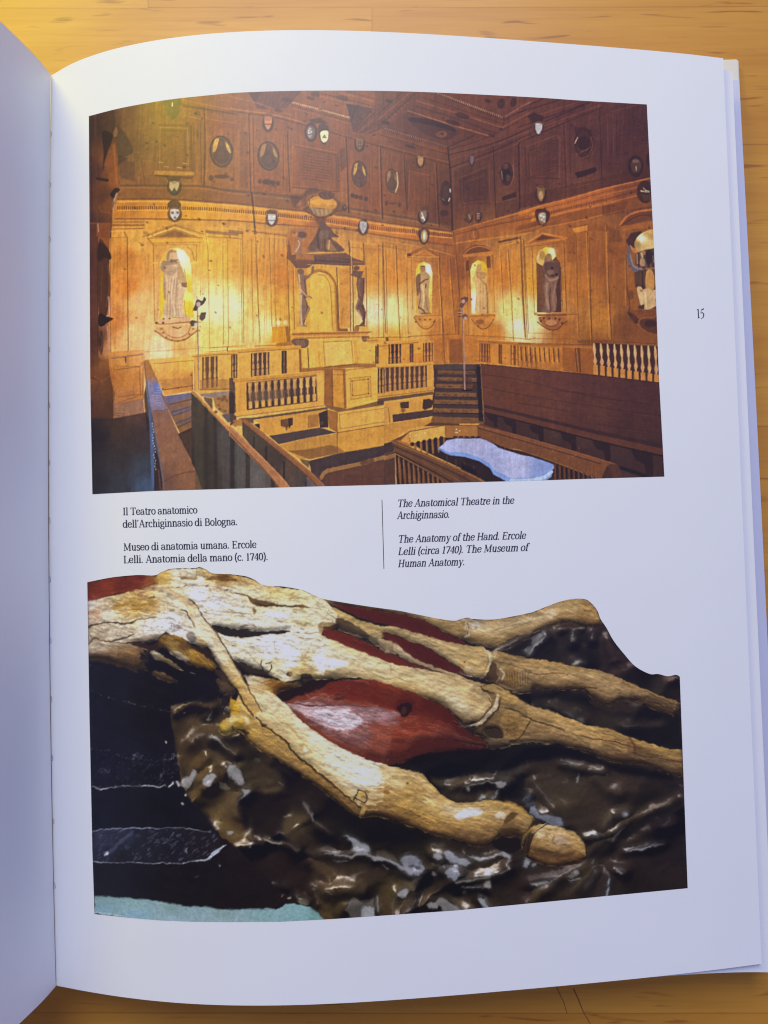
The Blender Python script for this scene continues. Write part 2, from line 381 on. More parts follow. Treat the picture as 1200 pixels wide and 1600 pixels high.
    def soften(s, q=.25):
        a = np.pad(s.a, ((1, 1), (1, 1), (0, 0)), 'edge')
        a = a[:, 1:-1] * (1 - 2 * q) + (a[:, :-2] + a[:, 2:]) * q
        s.a = a[1:-1] * (1 - 2 * q) + (a[:-2] + a[2:]) * q

    def carve(s, amt, sx, sy, ang, seed, m=1., octv=3):
        # tiny relief lit from above: breaks up flat tones into worked, uneven surface
        gy, gx = np.gradient(s.noise(sx, sy, ang, octv, seed) * min(sx, sy))
        s.a *= (1 + np.clip((gy + .45 * gx) * amt, -.6, .6) * m)[..., None]
    def wobble(s, amp, size, seed, m=1.):
        s.shift(s.noise(size, size, .3, 2, seed) * amp * m, s.noise(size, size, -.4, 2, seed + 1) * amp * m)

    def crisp(s, q):
        a = s.a.copy(); s.soften(.22); s.a = np.clip(a + (a - s.a) * q, 2, 255)

    def clarity(s, q, n=12):
        a = s.a.copy()
        for _ in range(n): s.soften(.3)
        s.a = np.clip(a + (a - s.a) * q, 2, 255)
# ---- upper print: the wooden lecture theatre ---------------------------------------------------
A1,B1,C1,D1=(130,130),(360,130),(590,130),(810,130)
A2,B2,C2,D2=(130,350),(360,350),(590,350),(810,350)
A3,B3,C3,D3=(130,550),(360,550),(590,550),(810,550)
def paint_theatre():
    k=Ink(134,136,1044,778,3)
    P,S,E,G,t=k.P,k.S,k.E,k.G,k.tile
    one=(0.,0.,1.)
    def full(): k.T=one
    def line(pts,w=4,dk=(45,24,12),op=.8,lt=None,off=(5,0),lop=.5,lw=None,cv=False):
        S(pts,w,dk,op,cv=cv)
        if lt is not None: S([(x + off[0],y + off[1]) for x,y in pts],lw or w,lt,lop,cv=cv)
    full()
    # ground tones of the two walls
    k.a[:]=k.grad([(150,200,(52,30,22)),(200,230,(104,72,36)),(240,200,(120,84,42)),(300,230,(122,76,34)),(350,190,(126,70,32)),
        (345,290,(132,80,32)),(230,300,(112,70,38)),(420,280,(128,70,28)),(500,250,(112,58,26)),(450,170,(118,62,32)),
        (560,200,(112,58,30)),(590,300,(118,62,28)),(650,290,(96,50,25)),(690,330,(88,46,26)),(640,200,(92,48,30)),
        (740,290,(70,37,27)),(780,220,(76,40,33)),(860,240,(80,43,35)),(840,290,(82,44,32)),(960,230,(70,38,33)),
        (1010,190,(64,35,32)),(1000,270,(66,35,26)),(900,180,(76,40,34)),(800,180,(90,48,36)),
        (200,400,(176,108,40)),(200,450,(196,116,42)),(215,380,(205,150,66)),(216,470,(222,172,112)),(212,520,(224,176,120)),(180,500,(186,112,52)),
        (255,545,(236,200,165)),(280,540,(222,165,90)),(340,400,(226,168,58)),(335,480,(252,232,180)),(330,530,(238,196,110)),
        (370,400,(205,145,46)),(370,480,(252,236,182)),(395,480,(226,178,88)),(400,420,(196,130,40)),(415,510,(240,212,150)),
        (440,430,(186,112,28)),(440,480,(214,150,44)),(442,530,(205,138,14)),(465,500,(205,150,50)),(505,480,(216,166,62)),
        (580,430,(200,132,38)),(588,490,(247,220,176)),(585,530,(226,168,76)),(612,430,(198,122,34)),(612,490,(250,220,150)),(615,530,(218,150,48)),
        (700,450,(172,100,28)),(715,420,(136,72,24)),(700,520,(176,104,28)),(790,430,(190,112,30)),(800,490,(252,206,116)),
        (812,505,(253,236,200)),(820,490,(250,222,150)),(770,520,(190,116,32)),(830,440,(206,138,36)),(905,440,(166,96,26)),(940,500,(176,108,30)),
        (940,410,(132,72,26)),(970,460,(136,78,24)),(880,520,(160,92,28)),(980,510,(106,58,22)),(930,545,(120,68,22)),(900,380,(150,84,26))])(k.X,k.Y)
    # ---------------- ceiling -----------------
    t(*B1);P([(-10,60),(1200,40),(1200,480),(960,400),(760,340),(330,240),(-10,190)],(120,64,30),.6,30)
    P([(140,70),(560,60),(440,190),(370,210),(210,200)],(88,44,36),.9,6)
    P([(140,75),(240,70),(195,160)],(62,34,36),.9,4)
    for i in range(7): S([(250 + i * 48,66),(215 + i * 36,195)],5,(66,34,30),.55)
    S([(0,105),(190,150),(370,215),(480,250)],12,(150,90,44),.5);S([(0,195),(150,220),(330,245),(620,320)],8,(176,112,56),.6)
    S([(0,215),(150,240),(330,265),(620,340),(900,420),(1190,500)],8,(66,34,20),.7)
    S([(560,70),(900,150),(1140,230)],10,(150,86,40),.6);S([(650,66),(1000,150),(1150,190)],6,(64,33,24),.8)
    S([(820,66),(1190,160)],8,(160,96,44),.5);S([(900,62),(1200,140)],5,(60,30,22),.7)
    for i in range(32):
        f=i / 31.;E(490 + 452 * f,152 + 122 * f,8,9,(196,150,110),.75);E(497 + 452 * f,158 + 124 * f,5,7,(52,26,18),.8)
    S([(480,175),(940,300)],12,(96,48,24),.8);S([(480,195),(950,320)],6,(150,84,36),.6)
    P([(905,160),(1120,200),(960,385)],(70,36,30),.95,5)
    P([(905,160),(1010,175),(950,290)],(52,27,25),.9,8)
    for i in range(6): S([(960 + i * 36,180 + i * 10),(935 + i * 10,300 + i * 22)],5,(98,52,36),.45)
    P([(1120,200),(1200,140),(1200,350),(1080,400),(960,385)],(88,46,32),.9,8)
    for i in range(4): S([(985 + i * 20,370 + i * 8),(1200,160 + i * 55)],6,(128,72,40) if i % 2 else (56,29,22),.6)
    for x,y,r in [(625,118,22),(660,90,26),(830,175,10),(730,150,9),(880,118,34),(700,205,9),(375,215,24),(440,130,30)]: E(x,y,r * 1.5,r * .6,(58,29,24),.7,4,12)
    t(*C1)
    P([(-20,60),(480,75),(1200,110),(1200,340),(900,480),(545,520),(30,360),(-20,330)],(92,48,34),.75,12)
    P([(60,345),(240,215),(860,410),(550,505)],(84,44,32),.8,4)
    P([(250,270),(520,330),(620,380),(560,440),(420,420),(300,350)],(64,34,30),.8,8,cv=True)
    P([(255,265),(420,285),(590,345),(600,380),(440,335),(260,300)],(44,23,24),.9,5,cv=True)
    E(500,400,45,26,(120,70,44),.7,5);E(505,395,14,10,(50,26,20),.8)
    S([(0,290),(250,75)],8,(140,80,48),.55);S([(15,330),(260,110),(300,80)],7,(52,27,22),.7);S([(0,250),(190,70)],7,(56,28,22),.7);S([(40,340),(245,150)],10,(120,66,42),.5)
    for i in range(9): S([(30 + i * 24,300 - i * 22),(60 + i * 24,325 - i * 22)],6,(60,30,24),.5)
    S([(235,215),(560,320),(880,415)],10,(156,94,52),.75);S([(300,180),(620,280),(900,385)],18,(60,31,27),.5)
    S([(310,140),(640,240),(980,350)],12,(134,78,46),.6);S([(350,110),(680,220),(985,320)],7,(52,27,24),.6)
    for i in range(34):
        f=i / 33.;x,y=475 + 500 * f,82 + 186 * f
        E(x,y,7,8,(176,130,98),.75 - .3 * abs(f - .6));E(x + 7,y + 5,5,6,(40,21,20),.9)
        x,y=62 + 480 * f,358 + 140 * f
        E(x,y,6,7,(150,108,84),.75);E(x + 6,y + 4,5,6,(40,20,18),.9)
    for i in range(18):
        f=i / 17.;E(1000 + 190 * f,258 - 110 * f,6,8,(150,104,88),.5);E(560 + 190 * f,495 - 85 * f,5,6,(44,23,22),.8)
    S([(480,95),(985,290)],8,(70,36,30),.7);S([(985,270),(985,330)],6,(50,26,24),.7)
    S([(985,340),(1200,225)],12,(124,70,50),.55);S([(990,290),(1200,180)],8,(50,27,27),.7)
    for q in [(660,255,60,22),(590,310,60,20),(890,412,24,12),(965,360,22,12),(965,160,30,40),(1060,150,24,36),(90,140,30,14),(860,140,26,16),(255,495,40,12),(65,310,34,14)]:
        E(q[0],q[1],q[2],q[3],(46,25,26),.75,6,15)
    # cornice under the ceiling,both walls
    S([(-10,385),(300,470),(548,540)],20,(118,62,32),.6,8);S([(0,400),(300,485),(548,555)],5,(60,30,20),.7)
    S([(0,490),(300,570),(560,640)],6,(56,28,18),.75);S([(0,474),(300,552),(560,622)],6,(140,78,38),.6)
    S([(560,520),(850,425),(1200,250)],12,(70,37,30),.7,5);S([(560,560),(900,470),(1200,345)],7,(42,22,20),.8);S([(565,600),(900,490),(1200,365)],8,(120,66,44),.5)
    S([(570,660),(900,530),(1200,395)],8,(48,25,21),.7);S([(570,680),(900,552),(1200,425)],7,(124,68,44),.5)
    t(*D1)
    S([(0,175),(170,120)],8,(116,62,46),.5);S([(0,230),(330,130)],10,(44,23,24),.6);S([(0,300),(460,150),(520,140)],9,(116,60,44),.55)
    S([(0,345),(230,265),(560,150)],8,(46,24,24),.7);S([(0,410),(250,320),(640,170)],9,(110,58,42),.6);S([(0,470),(350,315),(660,190)],8,(46,24,23),.6);S([(0,450),(350,300)],5,(126,68,46),.6)
    for i in range(30): E(210 + 300 * i / 29.,300 - 130 * i / 29.,5,7,(40,21,22),.6)
    for i in range(16): E(10 + 180 * i / 15.,200 - 75 * i / 15.,5,7,(40,21,22),.6)
    # ---------------- panels of the upper zone,back wall ---------------
    dk,lt=(62,33,18),(156,98,46)
    t(*A1)
    k.mulnoise(k.noise(3,40,.05,3,5),.12)
    P([(590,325),(840,330),(850,690),(575,690)],(112,72,34),.55,5)
    for d in (0,22,45): S([(590 - d * .3 + d,325 + d),(838 - d,330 + d),(845 - d,682 - d * .4)],6,(84,52,24) if d != 22 else (160,112,56),.7,cv=False)
    S([(600,340),(600,680)],7,(150,104,50),.6);S([(845,330),(855,690)],7,(84,48,22),.6);S([(880,310),(890,720)],18,(146,92,40),.4)
    S([(860,310),(866,690)],5,(80,48,24),.6)
    P([(555,682),(865,695),(865,720),(555,715)],(176,124,54),.7,4);S([(560,722),(860,735)],8,(70,42,20),.7)
    for x,y in [(610,620),(650,652),(755,660),(795,628)]: S([(x - 18,y - 3),(x + 16,y + 3)],5,(196,158,96),.7)
    S([(575,722),(640,728),(845,745)],16,(86,52,24),.5,5)
    line([(945,190),(950,330),(952,560),(945,780),(940,905)],7,dk,.8,lt,(16,0),.55)
    line([(915,300),(925,780)],5,dk,.5,lt,(10,0),.4)
    line([(455,600),(480,780),(490,890)],7,(86,56,32),.6,(140,98,54),(-14,0),.5)
    P([(955,280),(1200,320),(1200,365),(960,320)],(120,62,30),.6,5);S([(955,278),(1200,315)],6,(160,98,48),.6)
    S([(770,130),(940,165),(1200,215)],12,(150,94,46),.6);S([(760,160),(1200,245)],6,(80,42,24),.6)
    for i in range(40): E(780 + 400 * i / 39.,178 + 62 * i / 39.,4,9,(64,35,20),.7)
    S([(800,255),(940,285)],8,(166,112,54),.6);E(890,235,24,18,(70,48,30),.5,6);E(895,400,10,40,(88,54,26),.6,5)
    P([(270,590),(400,620),(410,770),(290,740)],(76,48,34),.6,14)
    P([(255,330),(330,400),(390,530),(310,580),(265,560)],(64,46,32),.75,10,cv=True)
    P([(275,560),(350,590),(270,640)],(52,38,30),.7,8)
    # shelf band (y 290-310)
    full()
    P([(184,291),(262,291),(318,291),(360,299),(454,308),(546,326),(600,335),(705,352),(705,361),(600,346),(545,338),(420,324),(360,317),(262,312),(184,312)],(118,72,34),.75,3)
    S([(184,290),(262,290),(318,291),(360,298),(454,307),(546,325),(598,334),(704,352)],3,(80,56,42),.7)
    S([(190,293),(262,294),(318,295),(360,302),(454,312),(546,329),(598,338),(704,355)],2,(160,100,50),.5)
    S([(184,311),(262,311),(368,318),(420,324),(540,337),(590,346),(706,361)],2,(92,56,24),.7)
    # entablature
    P([(184,313),(262,313),(368,320),(420,326),(540,339),(590,348),(706,363),(708,384),(590,366),(540,356),(470,352),(420,349),(368,345),(262,342),(176,342)],
      k.grad([(190,325,(170,105,34)),(240,330,(188,122,40)),(320,330,(206,142,36)),(400,335,(204,136,32)),(440,345,(186,112,32)),(540,350,(176,100,30)),(620,360,(186,106,30)),(700,375,(150,80,26))]),.95,2)
    S([(184,315),(262,315),(368,322),(420,328),(540,341),(590,350),(706,365)],3,(224,156,62),.6)
    dent=Ink.smooth([(184,325),(262,325),(330,327),(360,330),(400,332),(440,337),(488,342),(546,350),(590,357),(650,362),(706,368)],30)
    cum=np.r_[0,np.cumsum(np.hypot(*np.diff(dent,axis=0).T))]
    for q in np.arange(0,cum[-1],3.4):
        x,y=np.interp(q,cum,dent[:,0]),np.interp(q,cum,dent[:,1])
        S([(x,y - 2),(x,y + 2)],1.7,(72,40,14),.8 if x < 480 else .6)
    S([(184,328.5),(262,328.5),(330,330.5),(400,336),(440,340.5),(488,346),(546,354),(590,361),(706,372)],1.6,(232,168,74),.55)
    S([(180,342),(262,342.5),(368,345),(420,350),(470,353),(540,358),(590,367),(708,384)],2.2,(96,54,20),.6)
    S([(176,347),(224,347)],3,(150,90,32),.8);S([(176,352),(224,352)],3,(112,62,24),.7);S([(176,358),(224,357)],2.4,(196,124,50),.7)
    P([(226,343),(320,346),(320,366),(300,352),(272,350),(228,366)],(204,146,52),.6,2)
    # corner shadow and vertical joints on the upper wall
    t(*B1)
    line([(145,240),(150,540),(160,850),(180,1000),(190,1190)],7,(56,30,18),.75,(160,92,42),(18,0),.5)
    line([(178,260),(185,820)],6,(62,33,18),.7)
    S([(60,370),(65,800)],14,(150,88,38),.5,4);P([(75,380),(140,385),(140,820),(80,815)],(98,56,30),.5,5)
    S([(170,850),(180,990),(200,1180)],8,(54,30,16),.8)
    line([(412,400),(415,830)],5,dk,.6,lt,(9,0),.3);line([(447,380),(452,600),(465,850)],7,(58,31,18),.8,(150,84,36),(12,0),.5)
    line([(905,430),(915,700),(925,1010)],9,(52,27,16),.85,(150,84,36),(-14,0),.45);S([(935,520),(940,980)],6,(136,74,32),.6)
    line([(1085,590),(1092,960)],5,dk,.5,lt,(8,0),.4);line([(1172,490),(1185,1050)],6,dk,.75,lt,(-9,0),.4)
    P([(490,480),(840,545),(850,850),(480,815)],(116,60,26),.5,3)
    S([(480,815),(490,475),(840,545)],8,(152,88,42),.7,cv=False);S([(840,545),(850,850),(480,815)],7,(78,40,20),.7,cv=False)
    S([(505,495),(500,800),(830,838)],6,(150,86,38),.6,cv=False);S([(505,497),(825,560),(835,840)],5,(70,36,18),.7,cv=False)
    S([(525,520),(790,580),(800,790)],5,(88,46,22),.6,cv=False)
    P([(850,520),(900,500),(905,650),(865,690)],(76,40,20),.6,6)
    for j in range(9):
        x=565
        while x < 775:
            w=8 + k.rng.random() * 26;yy=565 + j * 22 + (x - 565) * .15
            S([(x,yy),(min(x + w,780),yy + w * .15)],5,(66,33,16),.5 + .25 * k.rng.random());x += w + 8
    S([(0,840),(180,850),(450,890)],16,(100,66,42),.55,5)
    t(*C1)
    line([(22,500),(28,760),(40,1060)],8,(50,26,16),.85,(140,78,34),(-12,0),.4);line([(0,480),(5,960)],4,dk,.5)
    line([(205,560),(215,760),(232,990)],7,(56,28,16),.8,(130,72,34),(-10,0),.4);S([(225,600),(240,980)],5,(66,34,18),.6)
    P([(245,685),(410,720),(400,960),(240,930)],(108,58,26),.5,4);S([(240,930),(248,685),(410,722)],6,(142,80,38),.6,cv=False);S([(410,722),(402,965)],5,(70,36,20),.7)
    S([(285,770),(290,900),(370,930)],4,(140,78,34),.5,cv=False);S([(385,740),(380,930)],4,(62,32,18),.5)
    for j in range(8): S([(300,770 + j * 20),(360,785 + j * 20)],4,(70,36,18),.4)
    line([(440,700),(455,1000)],4,dk,.6);line([(460,630),(470,900),(482,1120)],8,(50,26,16),.85,(126,70,32),(-12,0),.5)
    P([(480,640),(575,680),(578,1140),(490,1120)],(84,45,24),.6,8)
    line([(548,500),(570,720),(580,960),(585,1160)],12,(40,21,16),.8)
    # ---------------- right wall,upper -------------
    S([(640,740),(655,950),(880,935)],6,(52,27,20),.6,cv=False);S([(640,740),(870,645),(880,935)],7,(118,66,46),.55,cv=False)
    S([(665,755),(850,680),(858,900),(680,925),(665,755)],6,(50,26,19),.6,cv=False);S([(700,770),(830,720)],5,(112,62,44),.45)
    for j in range(9): S([(700,790 + j * 17),(830,745 + j * 18)],5,(58,30,22),.5)
    S([(590,700),(600,1140)],10,(108,58,38),.5,4);S([(905,500),(912,760),(925,1050)],8,(44,23,18),.8);S([(885,640),(890,930)],8,(110,60,42),.45)
    S([(1100,480),(1110,980)],9,(44,23,20),.75);S([(1115,480),(1125,960)],7,(112,60,44),.45)
    S([(1060,590),(1075,950)],6,(110,60,42),.5);P([(970,890),(1080,850),(1085,890),(975,920)],(42,22,18),.8,6)
    P([(930,940),(1100,900),(1110,1000),(930,1050)],(64,34,26),.5,6)
    t(*D1)
    line([(5,470),(10,980)],8,(44,23,20),.7);line([(355,320),(372,830),(365,900)],7,(44,23,22),.6,(108,58,44),(12,0),.35);line([(400,300),(410,800)],5,(48,25,22),.5)
    S([(50,500),(300,405),(325,430),(320,740)],7,(122,66,48),.6,cv=False);S([(50,500),(65,740),(320,745)],6,(44,23,20),.6,cv=False)
    S([(75,530),(300,440),(300,700),(85,730),(75,530)],6,(54,28,24),.6,cv=False);S([(90,540),(100,720)],5,(116,62,46),.5)
    for j in range(11): S([(140 - j * .3,520 + j * 19),(285,465 + j * 20)],7,(56,29,25),.55)
    S([(635,200),(640,400),(655,810)],8,(46,24,23),.7);S([(690,240),(700,560)],10,(102,54,44),.5);S([(735,240),(745,560)],8,(104,56,44),.5)
    S([(720,225),(1000,150)],7,(106,56,44),.5);S([(765,250),(770,560),(860,540)],6,(48,25,23),.6,cv=False)
    for j in range(10): S([(850,280 + j * 24),(1000,245 + j * 25)],8,(56,30,26),.4)
    P([(440,700),(600,655),(615,680),(590,700),(460,745)],(38,20,19),.85,8)
    P([(430,340),(570,360),(580,450),(440,400)],(52,28,24),.7,10)
    P([(0,880),(660,740),(1030,640),(1030,730),(660,820),(0,985)],(64,32,20),.5,10)
    S([(372,830),(640,770)],8,(104,54,32),.5)
    # cornice on the right wall
    cor=[(0,1005),(180,950),(400,895),(660,820),(1028,735)]
    P(cor + [(1030,790),(1035,880),(660,960),(400,1010),(0,1120)],k.grad([(0,1060,(182,104,26)),(350,960,(170,92,34)),(600,900,(158,84,34)),(900,830,(118,62,28)),(1020,780,(96,52,26))]),.95,4)
    S([(x,y + 8) for x,y in cor],10,(196,112,46),.65);S([(x,y + 34) for x,y in cor],5,(90,46,18),.55);S([(x,y + 56) for x,y in cor],8,(190,108,40),.4)
    for i in range(70):
        f=i / 69.;x=10 + 900 * f;y=np.interp(x,[0,180,400,660,900],[1070,1030,975,915,850]);S([(x,y - 8),(x,y + 8)],6,(58,30,12),.75)
    S([(0,1100),(400,1000),(660,945),(960,870)],9,(196,116,44),.5)
    P([(0,1110),(400,1010),(660,960),(1035,880),(1040,960),(800,1000),(660,1020),(420,1080),(0,1170)],(128,68,20),.7,6)
    S([(0,1165),(420,1085),(660,1030),(820,990)],9,(186,106,38),.7);S([(0,1130),(200,1090)],6,(74,38,14),.6)
    S([(655,940),(660,1030)],6,(70,36,14),.6);P([(660,960),(860,920),(820,1010),(660,1040)],(92,48,18),.6,8)
    t(*C1);S([(585,1160),(900,1070),(1200,990)],12,(196,108,34),.7);P([(590,1175),(1200,1010),(1200,1130),(600,1200)],(158,84,28),.6,8)
    for i in range(30): S([(800 + 13 * i,1138 - 3.2 * i),(800 + 13 * i,1124 - 3.2 * i)],6,(60,32,14),.7)
    # ---------------- oval portraits -------------
    def oval(cx,cy,rx,ry,rot,glow=.8,ring=(62,36,22),body=(76,46,32)):
        E(cx,cy,rx,ry,ring,.95,5,rot);E(cx,cy,rx * .88,ry * .9,(96,60,36),.9,5,rot)
        if glow > .3:
            P([(cx - rx * .6,cy - ry * .7),(cx - rx * .2,cy - ry * .8),(cx - rx * .45,cy - ry * .1),(cx - rx * .75,cy)],(186,140,58),glow,6,cv=True)
            P([(cx + rx * .35,cy - ry * .6),(cx + rx * .65,cy - ry * .35),(cx + rx * .8,cy + ry * .1),(cx + rx * .5,cy - ry * .1)],(200,156,74),glow,6,cv=True)
        E(cx - rx * .02,cy - ry * .5,rx * .24,ry * .3,body,.95,5);P([(cx - rx * .16,cy - ry * .3),(cx + rx * .2,cy - ry * .3),(cx + rx * .62,cy + ry * .3),(cx + rx * .5,cy + ry * .68),(cx,cy + ry * .8),(cx - rx * .55,cy + ry * .6),(cx - rx * .66,cy + ry * .2)],body,.95,6,cv=True);E(cx - rx * .05,cy + ry * .25,rx * .3,ry * .3,(92,58,44),.5,14);E(cx,cy - ry * .5,rx * .12,ry * .16,(104,66,48),.5,8)
        P([(cx - rx * .65,cy + ry * .45),(cx,cy + ry * .72),(cx + rx * .6,cy + ry * .55),(cx,cy + ry * .92)],(92,66,46),.5,6,cv=True)
        a=np.linspace(.1,2.2,8);S([(cx + rx * math.cos(q),cy + ry * math.sin(q)) for q in a],4,(150,100,56),.45)
    t(*A1);oval(1080,535,92,126,-6,.95)
    E(1000,742,18,24,(74,44,26),.8,5);E(1085,730,62,16,(70,42,24),.8,6);E(1165,752,18,16,(80,48,28),.7,5)
    t(*B1);oval(298,570,86,116,-6,.55);oval(1008,712,62,106,-5,.9)
    for x,w in [(230,16),(268,20),(300,28),(335,18),(372,16)]: E(x,775 + (x - 300) * .12,w,20,(62,36,22),.8,5)
    for x in (955,985,1020,1060): E(x,890 + (x - 1000) * .25,18,17,(62,34,20),.8,5)
    t(*C1);oval(112,765,50,98,-5,.35);S([(150,700),(158,790),(140,850)],10,(206,180,130),.8);E(90,715,16,24,(150,110,60),.5,6)
    E(68,940,12,20,(66,36,22),.8,4);E(170,950,12,20,(66,36,22),.7,4);E(120,940,34,10,(74,40,22),.6,5)
    E(535,860,46,98,(52,30,22),.95,5);E(530,850,26,60,(72,44,32),.7,14);S([(565,830),(568,850)],9,(216,206,196),.9);S([(562,900),(556,920)],9,(206,196,180),.8);S([(505,900),(520,915)],7,(140,120,104),.7)
    E(520,1015,34,26,(54,29,18),.8,8)
    E(1008,710,52,92,(54,29,22),.95,5);S([(1056,640),(1062,720),(1040,790)],5,(150,92,64),.6);E(1005,715,34,60,(38,21,18),.9,6);E(1000,650,20,24,(92,62,48),.6,6);S([(968,690),(975,750)],7,(150,122,104),.7);E(1020,740,18,26,(100,70,54),.5,8)
    t(*D1);E(510,465,74,122,(52,27,22),.95,6,-3);E(510,470,58,100,(60,32,26),.9,6);S([(565,420),(578,490),(545,565),(500,585)],5,(150,84,54),.65)
    S([(440,470),(462,425)],7,(206,172,160),.8);S([(455,500),(480,530),(540,520)],5,(120,74,56),.6);P([(470,440),(520,410),(560,470),(520,520),(470,500)],(44,23,20),.8,8,cv=True);S([(450,560),(500,535),(560,500)],5,(130,76,54),.5)
    # ---------------- shields -------------
    def shield(x,y,w,h,c,frame=(56,34,26),marks=()):
        c=[q * .86 for q in c];w=w * .88;h=h * .9;E(x,y,w * 1.6,h * 1.4,frame,.8,10);S([(x - w * 1.3,y - h * .9),(x,y - h * 1.25),(x + w * 1.3,y - h * .8)],w * .35,(132,86,46),.6,4);P([(x - w,y - h * .8),(x - w * .3,y - h),(x + w * .4,y - h * .95),(x + w,y - h * .7),(x + w * .9,y + h * .2),(x,y + h * 1.05),(x - w * .9,y + h * .3)],c,.95,5,cv=True)
        S([(x - w * .9,y - h * .7),(x - w * 1.05,y + h * .2),(x - w * .3,y + h * .95)],4,(120,88,62),.5)
        for mx,my,mw,mh in marks: E(x + mx,y + my,mw,mh,(52,44,42),.85,4)
    t(*A1)
    P([(635,130),(760,110),(755,210),(735,260),(697,285),(655,255),(640,200)],(84,72,40),.8,10,cv=True);S([(697,155),(697,180)],8,(226,220,190),.9)
    shield(712,810,42,52,(198,172,122),(62,48,30));P([(680,870),(712,815),(745,870),(712,885)],(58,50,46),.9,6);S([(680,765),(715,780),(745,765)],9,(108,96,80),.7)
    P([(645,725),(690,735),(770,730),(750,765),(670,770)],(72,48,26),.8,6)
    P([(660,940),(715,905),(765,945),(740,985),(680,985)],(74,50,30),.9,6,cv=True)
    shield(716,1025,40,48,(226,214,214),(70,46,30));[E(x,y,11,11,(84,76,80),.85,4) for x,y in ((698,1012),(738,1012),(718,1052))]
    t(*B1);shield(295,310,32,58,(214,134,96),(52,28,22));S([(262,322),(328,322)],8,(70,40,30),.8);E(295,275,30,20,(150,84,54),.6,8)
    E(630,383,50,76,(60,38,38),.95,6);E(628,385,34,54,(112,92,96),.8,8);[E(612 + 12 * math.cos(q) + 10,385 + 34 * math.sin(q),6,6,(196,184,180),.7,4) for q in np.linspace(0,6,9)];E(618,380,12,16,(220,210,204),.7,5);E(620,380,5,8,(70,54,56),.8,3)
    P([(690,330),(760,330),(768,420),(730,480),(695,430)],(62,38,30),.9,6,cv=True);P([(705,380),(762,375),(760,440),(730,465),(708,440)],(226,212,172),.95,5,cv=True);P([(715,430),(735,400),(755,430)],(96,88,56),.8,4)
    P([(610,285),(700,270),(770,320),(640,310)],(56,30,24),.8,8)
    shield(1010,475,30,50,(132,92,60),(48,27,20));[E(1010 + dx,480 + dy,5,10,(58,36,26),.8,3) for dx in (-10,8) for dy in (-16,12)]
    t(*B1);shield(323,1062,34,48,(230,226,230),(60,36,24));S([(292,1072),(354,1072)],7,(92,70,62),.8);S([(300,1030),(345,1030)],7,(150,120,100),.6);E(323,1005,46,18,(70,42,22),.7,6)
    shield(1038,1125,30,52,(196,192,196),(58,34,24));[E(1038 + dx,1120 + dy,8,8,(150,140,140),.7,4) for dx,dy in ((-8,-20),(8,0),(-4,22),(10,34))]
    t(*C1);shield(335,608,26,46,(178,122,72),(48,28,20));[S([(322 + i * 13,590),(324 + i * 12,635)],4,(206,160,100),.7) for i in range(3)]
    shield(737,602,16,38,(128,98,112),(48,27,24));shield(356,1040,30,52,(140,112,92),(44,25,20));S([(345,1015),(365,1070)],12,(218,202,190),.8);E(352,1050,12,10,(226,214,206),.8,5)
    shield(360,1175,32,42,(196,172,150),(54,32,20));shield(718,1048,18,36,(108,74,54),(46,26,20));S([(712,1030),(724,1060)],8,(176,140,116),.7)
    shield(787,1035,20,44,(92,58,46),(44,25,20));[E(780 + dx,1020 + dy,5,6,(190,130,116),.7,4) for dx in (0,12) for dy in (0,18,36)]
    t(*C2);E(362,95,40,66,(62,36,22),.85,6);E(364,95,26,50,(170,136,96),.9,6);E(364,95,10,30,(232,214,186),.8,6);E(755,85,42,58,(86,46,20),.9,6);E(752,88,24,42,(140,86,34),.8,6);S([(748,60),(756,110)],8,(216,156,74),.7)
    t(*D1);P([(70,260),(120,230),(200,260),(190,300),(110,310)],(46,24,24),.85,10);shield(158,355,30,46,(206,204,212),(62,36,34));[S([(140 + i * 10,330),(145 + i * 9,395)],3,(160,152,160),.6) for i in range(4)]
    shield(176,870,32,60,(140,100,62),(52,29,20));E(175,875,16,34,(190,152,106),.7,8)
    P([(130,1000),(190,980),(245,1010),(235,1070),(190,1115),(150,1100)],(58,33,20),.9,8,cv=True);P([(160,1020),(210,1015),(212,1080),(188,1105),(162,1080)],(168,150,132),.9,6,cv=True);[E(x,y,8,10,(222,214,206),.8,4) for x,y in ((175,1035),(198,1045),(182,1070),(200,1085))]
    E(915,650,62,86,(44,25,20),.95,8);E(918,645,40,58,(74,48,38),.8,8);E(915,610,26,14,(120,88,72),.7,8);[S([(918,650),(922,680)],8,(206,172,146),.7)];E(1018,600,20,54,(42,24,20),.9,6)
    E(990,850,66,88,(48,27,17),.9,10);[S([(955 + i * 22,838 - (i % 2) * 18),(975 + i * 22,845)],8,(196,180,156),.8) for i in range(3)];S([(960,845),(1020,852)],9,(170,150,128),.8);[S([(975 + i * 15,870),(985 + i * 15,915)],5,(110,80,58),.7) for i in range(4)]
    # ---------------- left dark wall -------------
    t(*A1);P([(40,250),(240,195),(250,330),(265,560),(285,800),(230,980),(220,1210),(40,1210)],k.grad([(80,350,(46,28,22)),(230,300,(58,38,24)),(80,700,(54,30,26)),(250,600,(112,62,28)),(250,740,(120,66,28)),(150,900,(66,36,24)),(200,950,(108,58,24)),(90,1100,(56,32,30))]),.95,8)
    S([(95,250),(100,600),(110,1200)],14,(86,50,36),.35,6);S([(60,270),(70,1200)],10,(38,22,20),.6,5)
    S([(240,480),(262,760),(275,800)],16,(140,80,34),.6,8)
    P([(150,380),(230,400),(215,480),(180,590),(155,680),(160,540)],(30,18,16),.9,8,cv=True);P([(255,345),(272,380),(255,420),(235,400)],(124,84,48),.8,8,cv=True)
    S([(205,510),(165,640)],14,(120,66,34),.5,8);S([(110,745),(190,760)],22,(28,17,16),.85,6);P([(150,690),(190,700),(190,745),(140,740)],(92,48,26),.6,8)
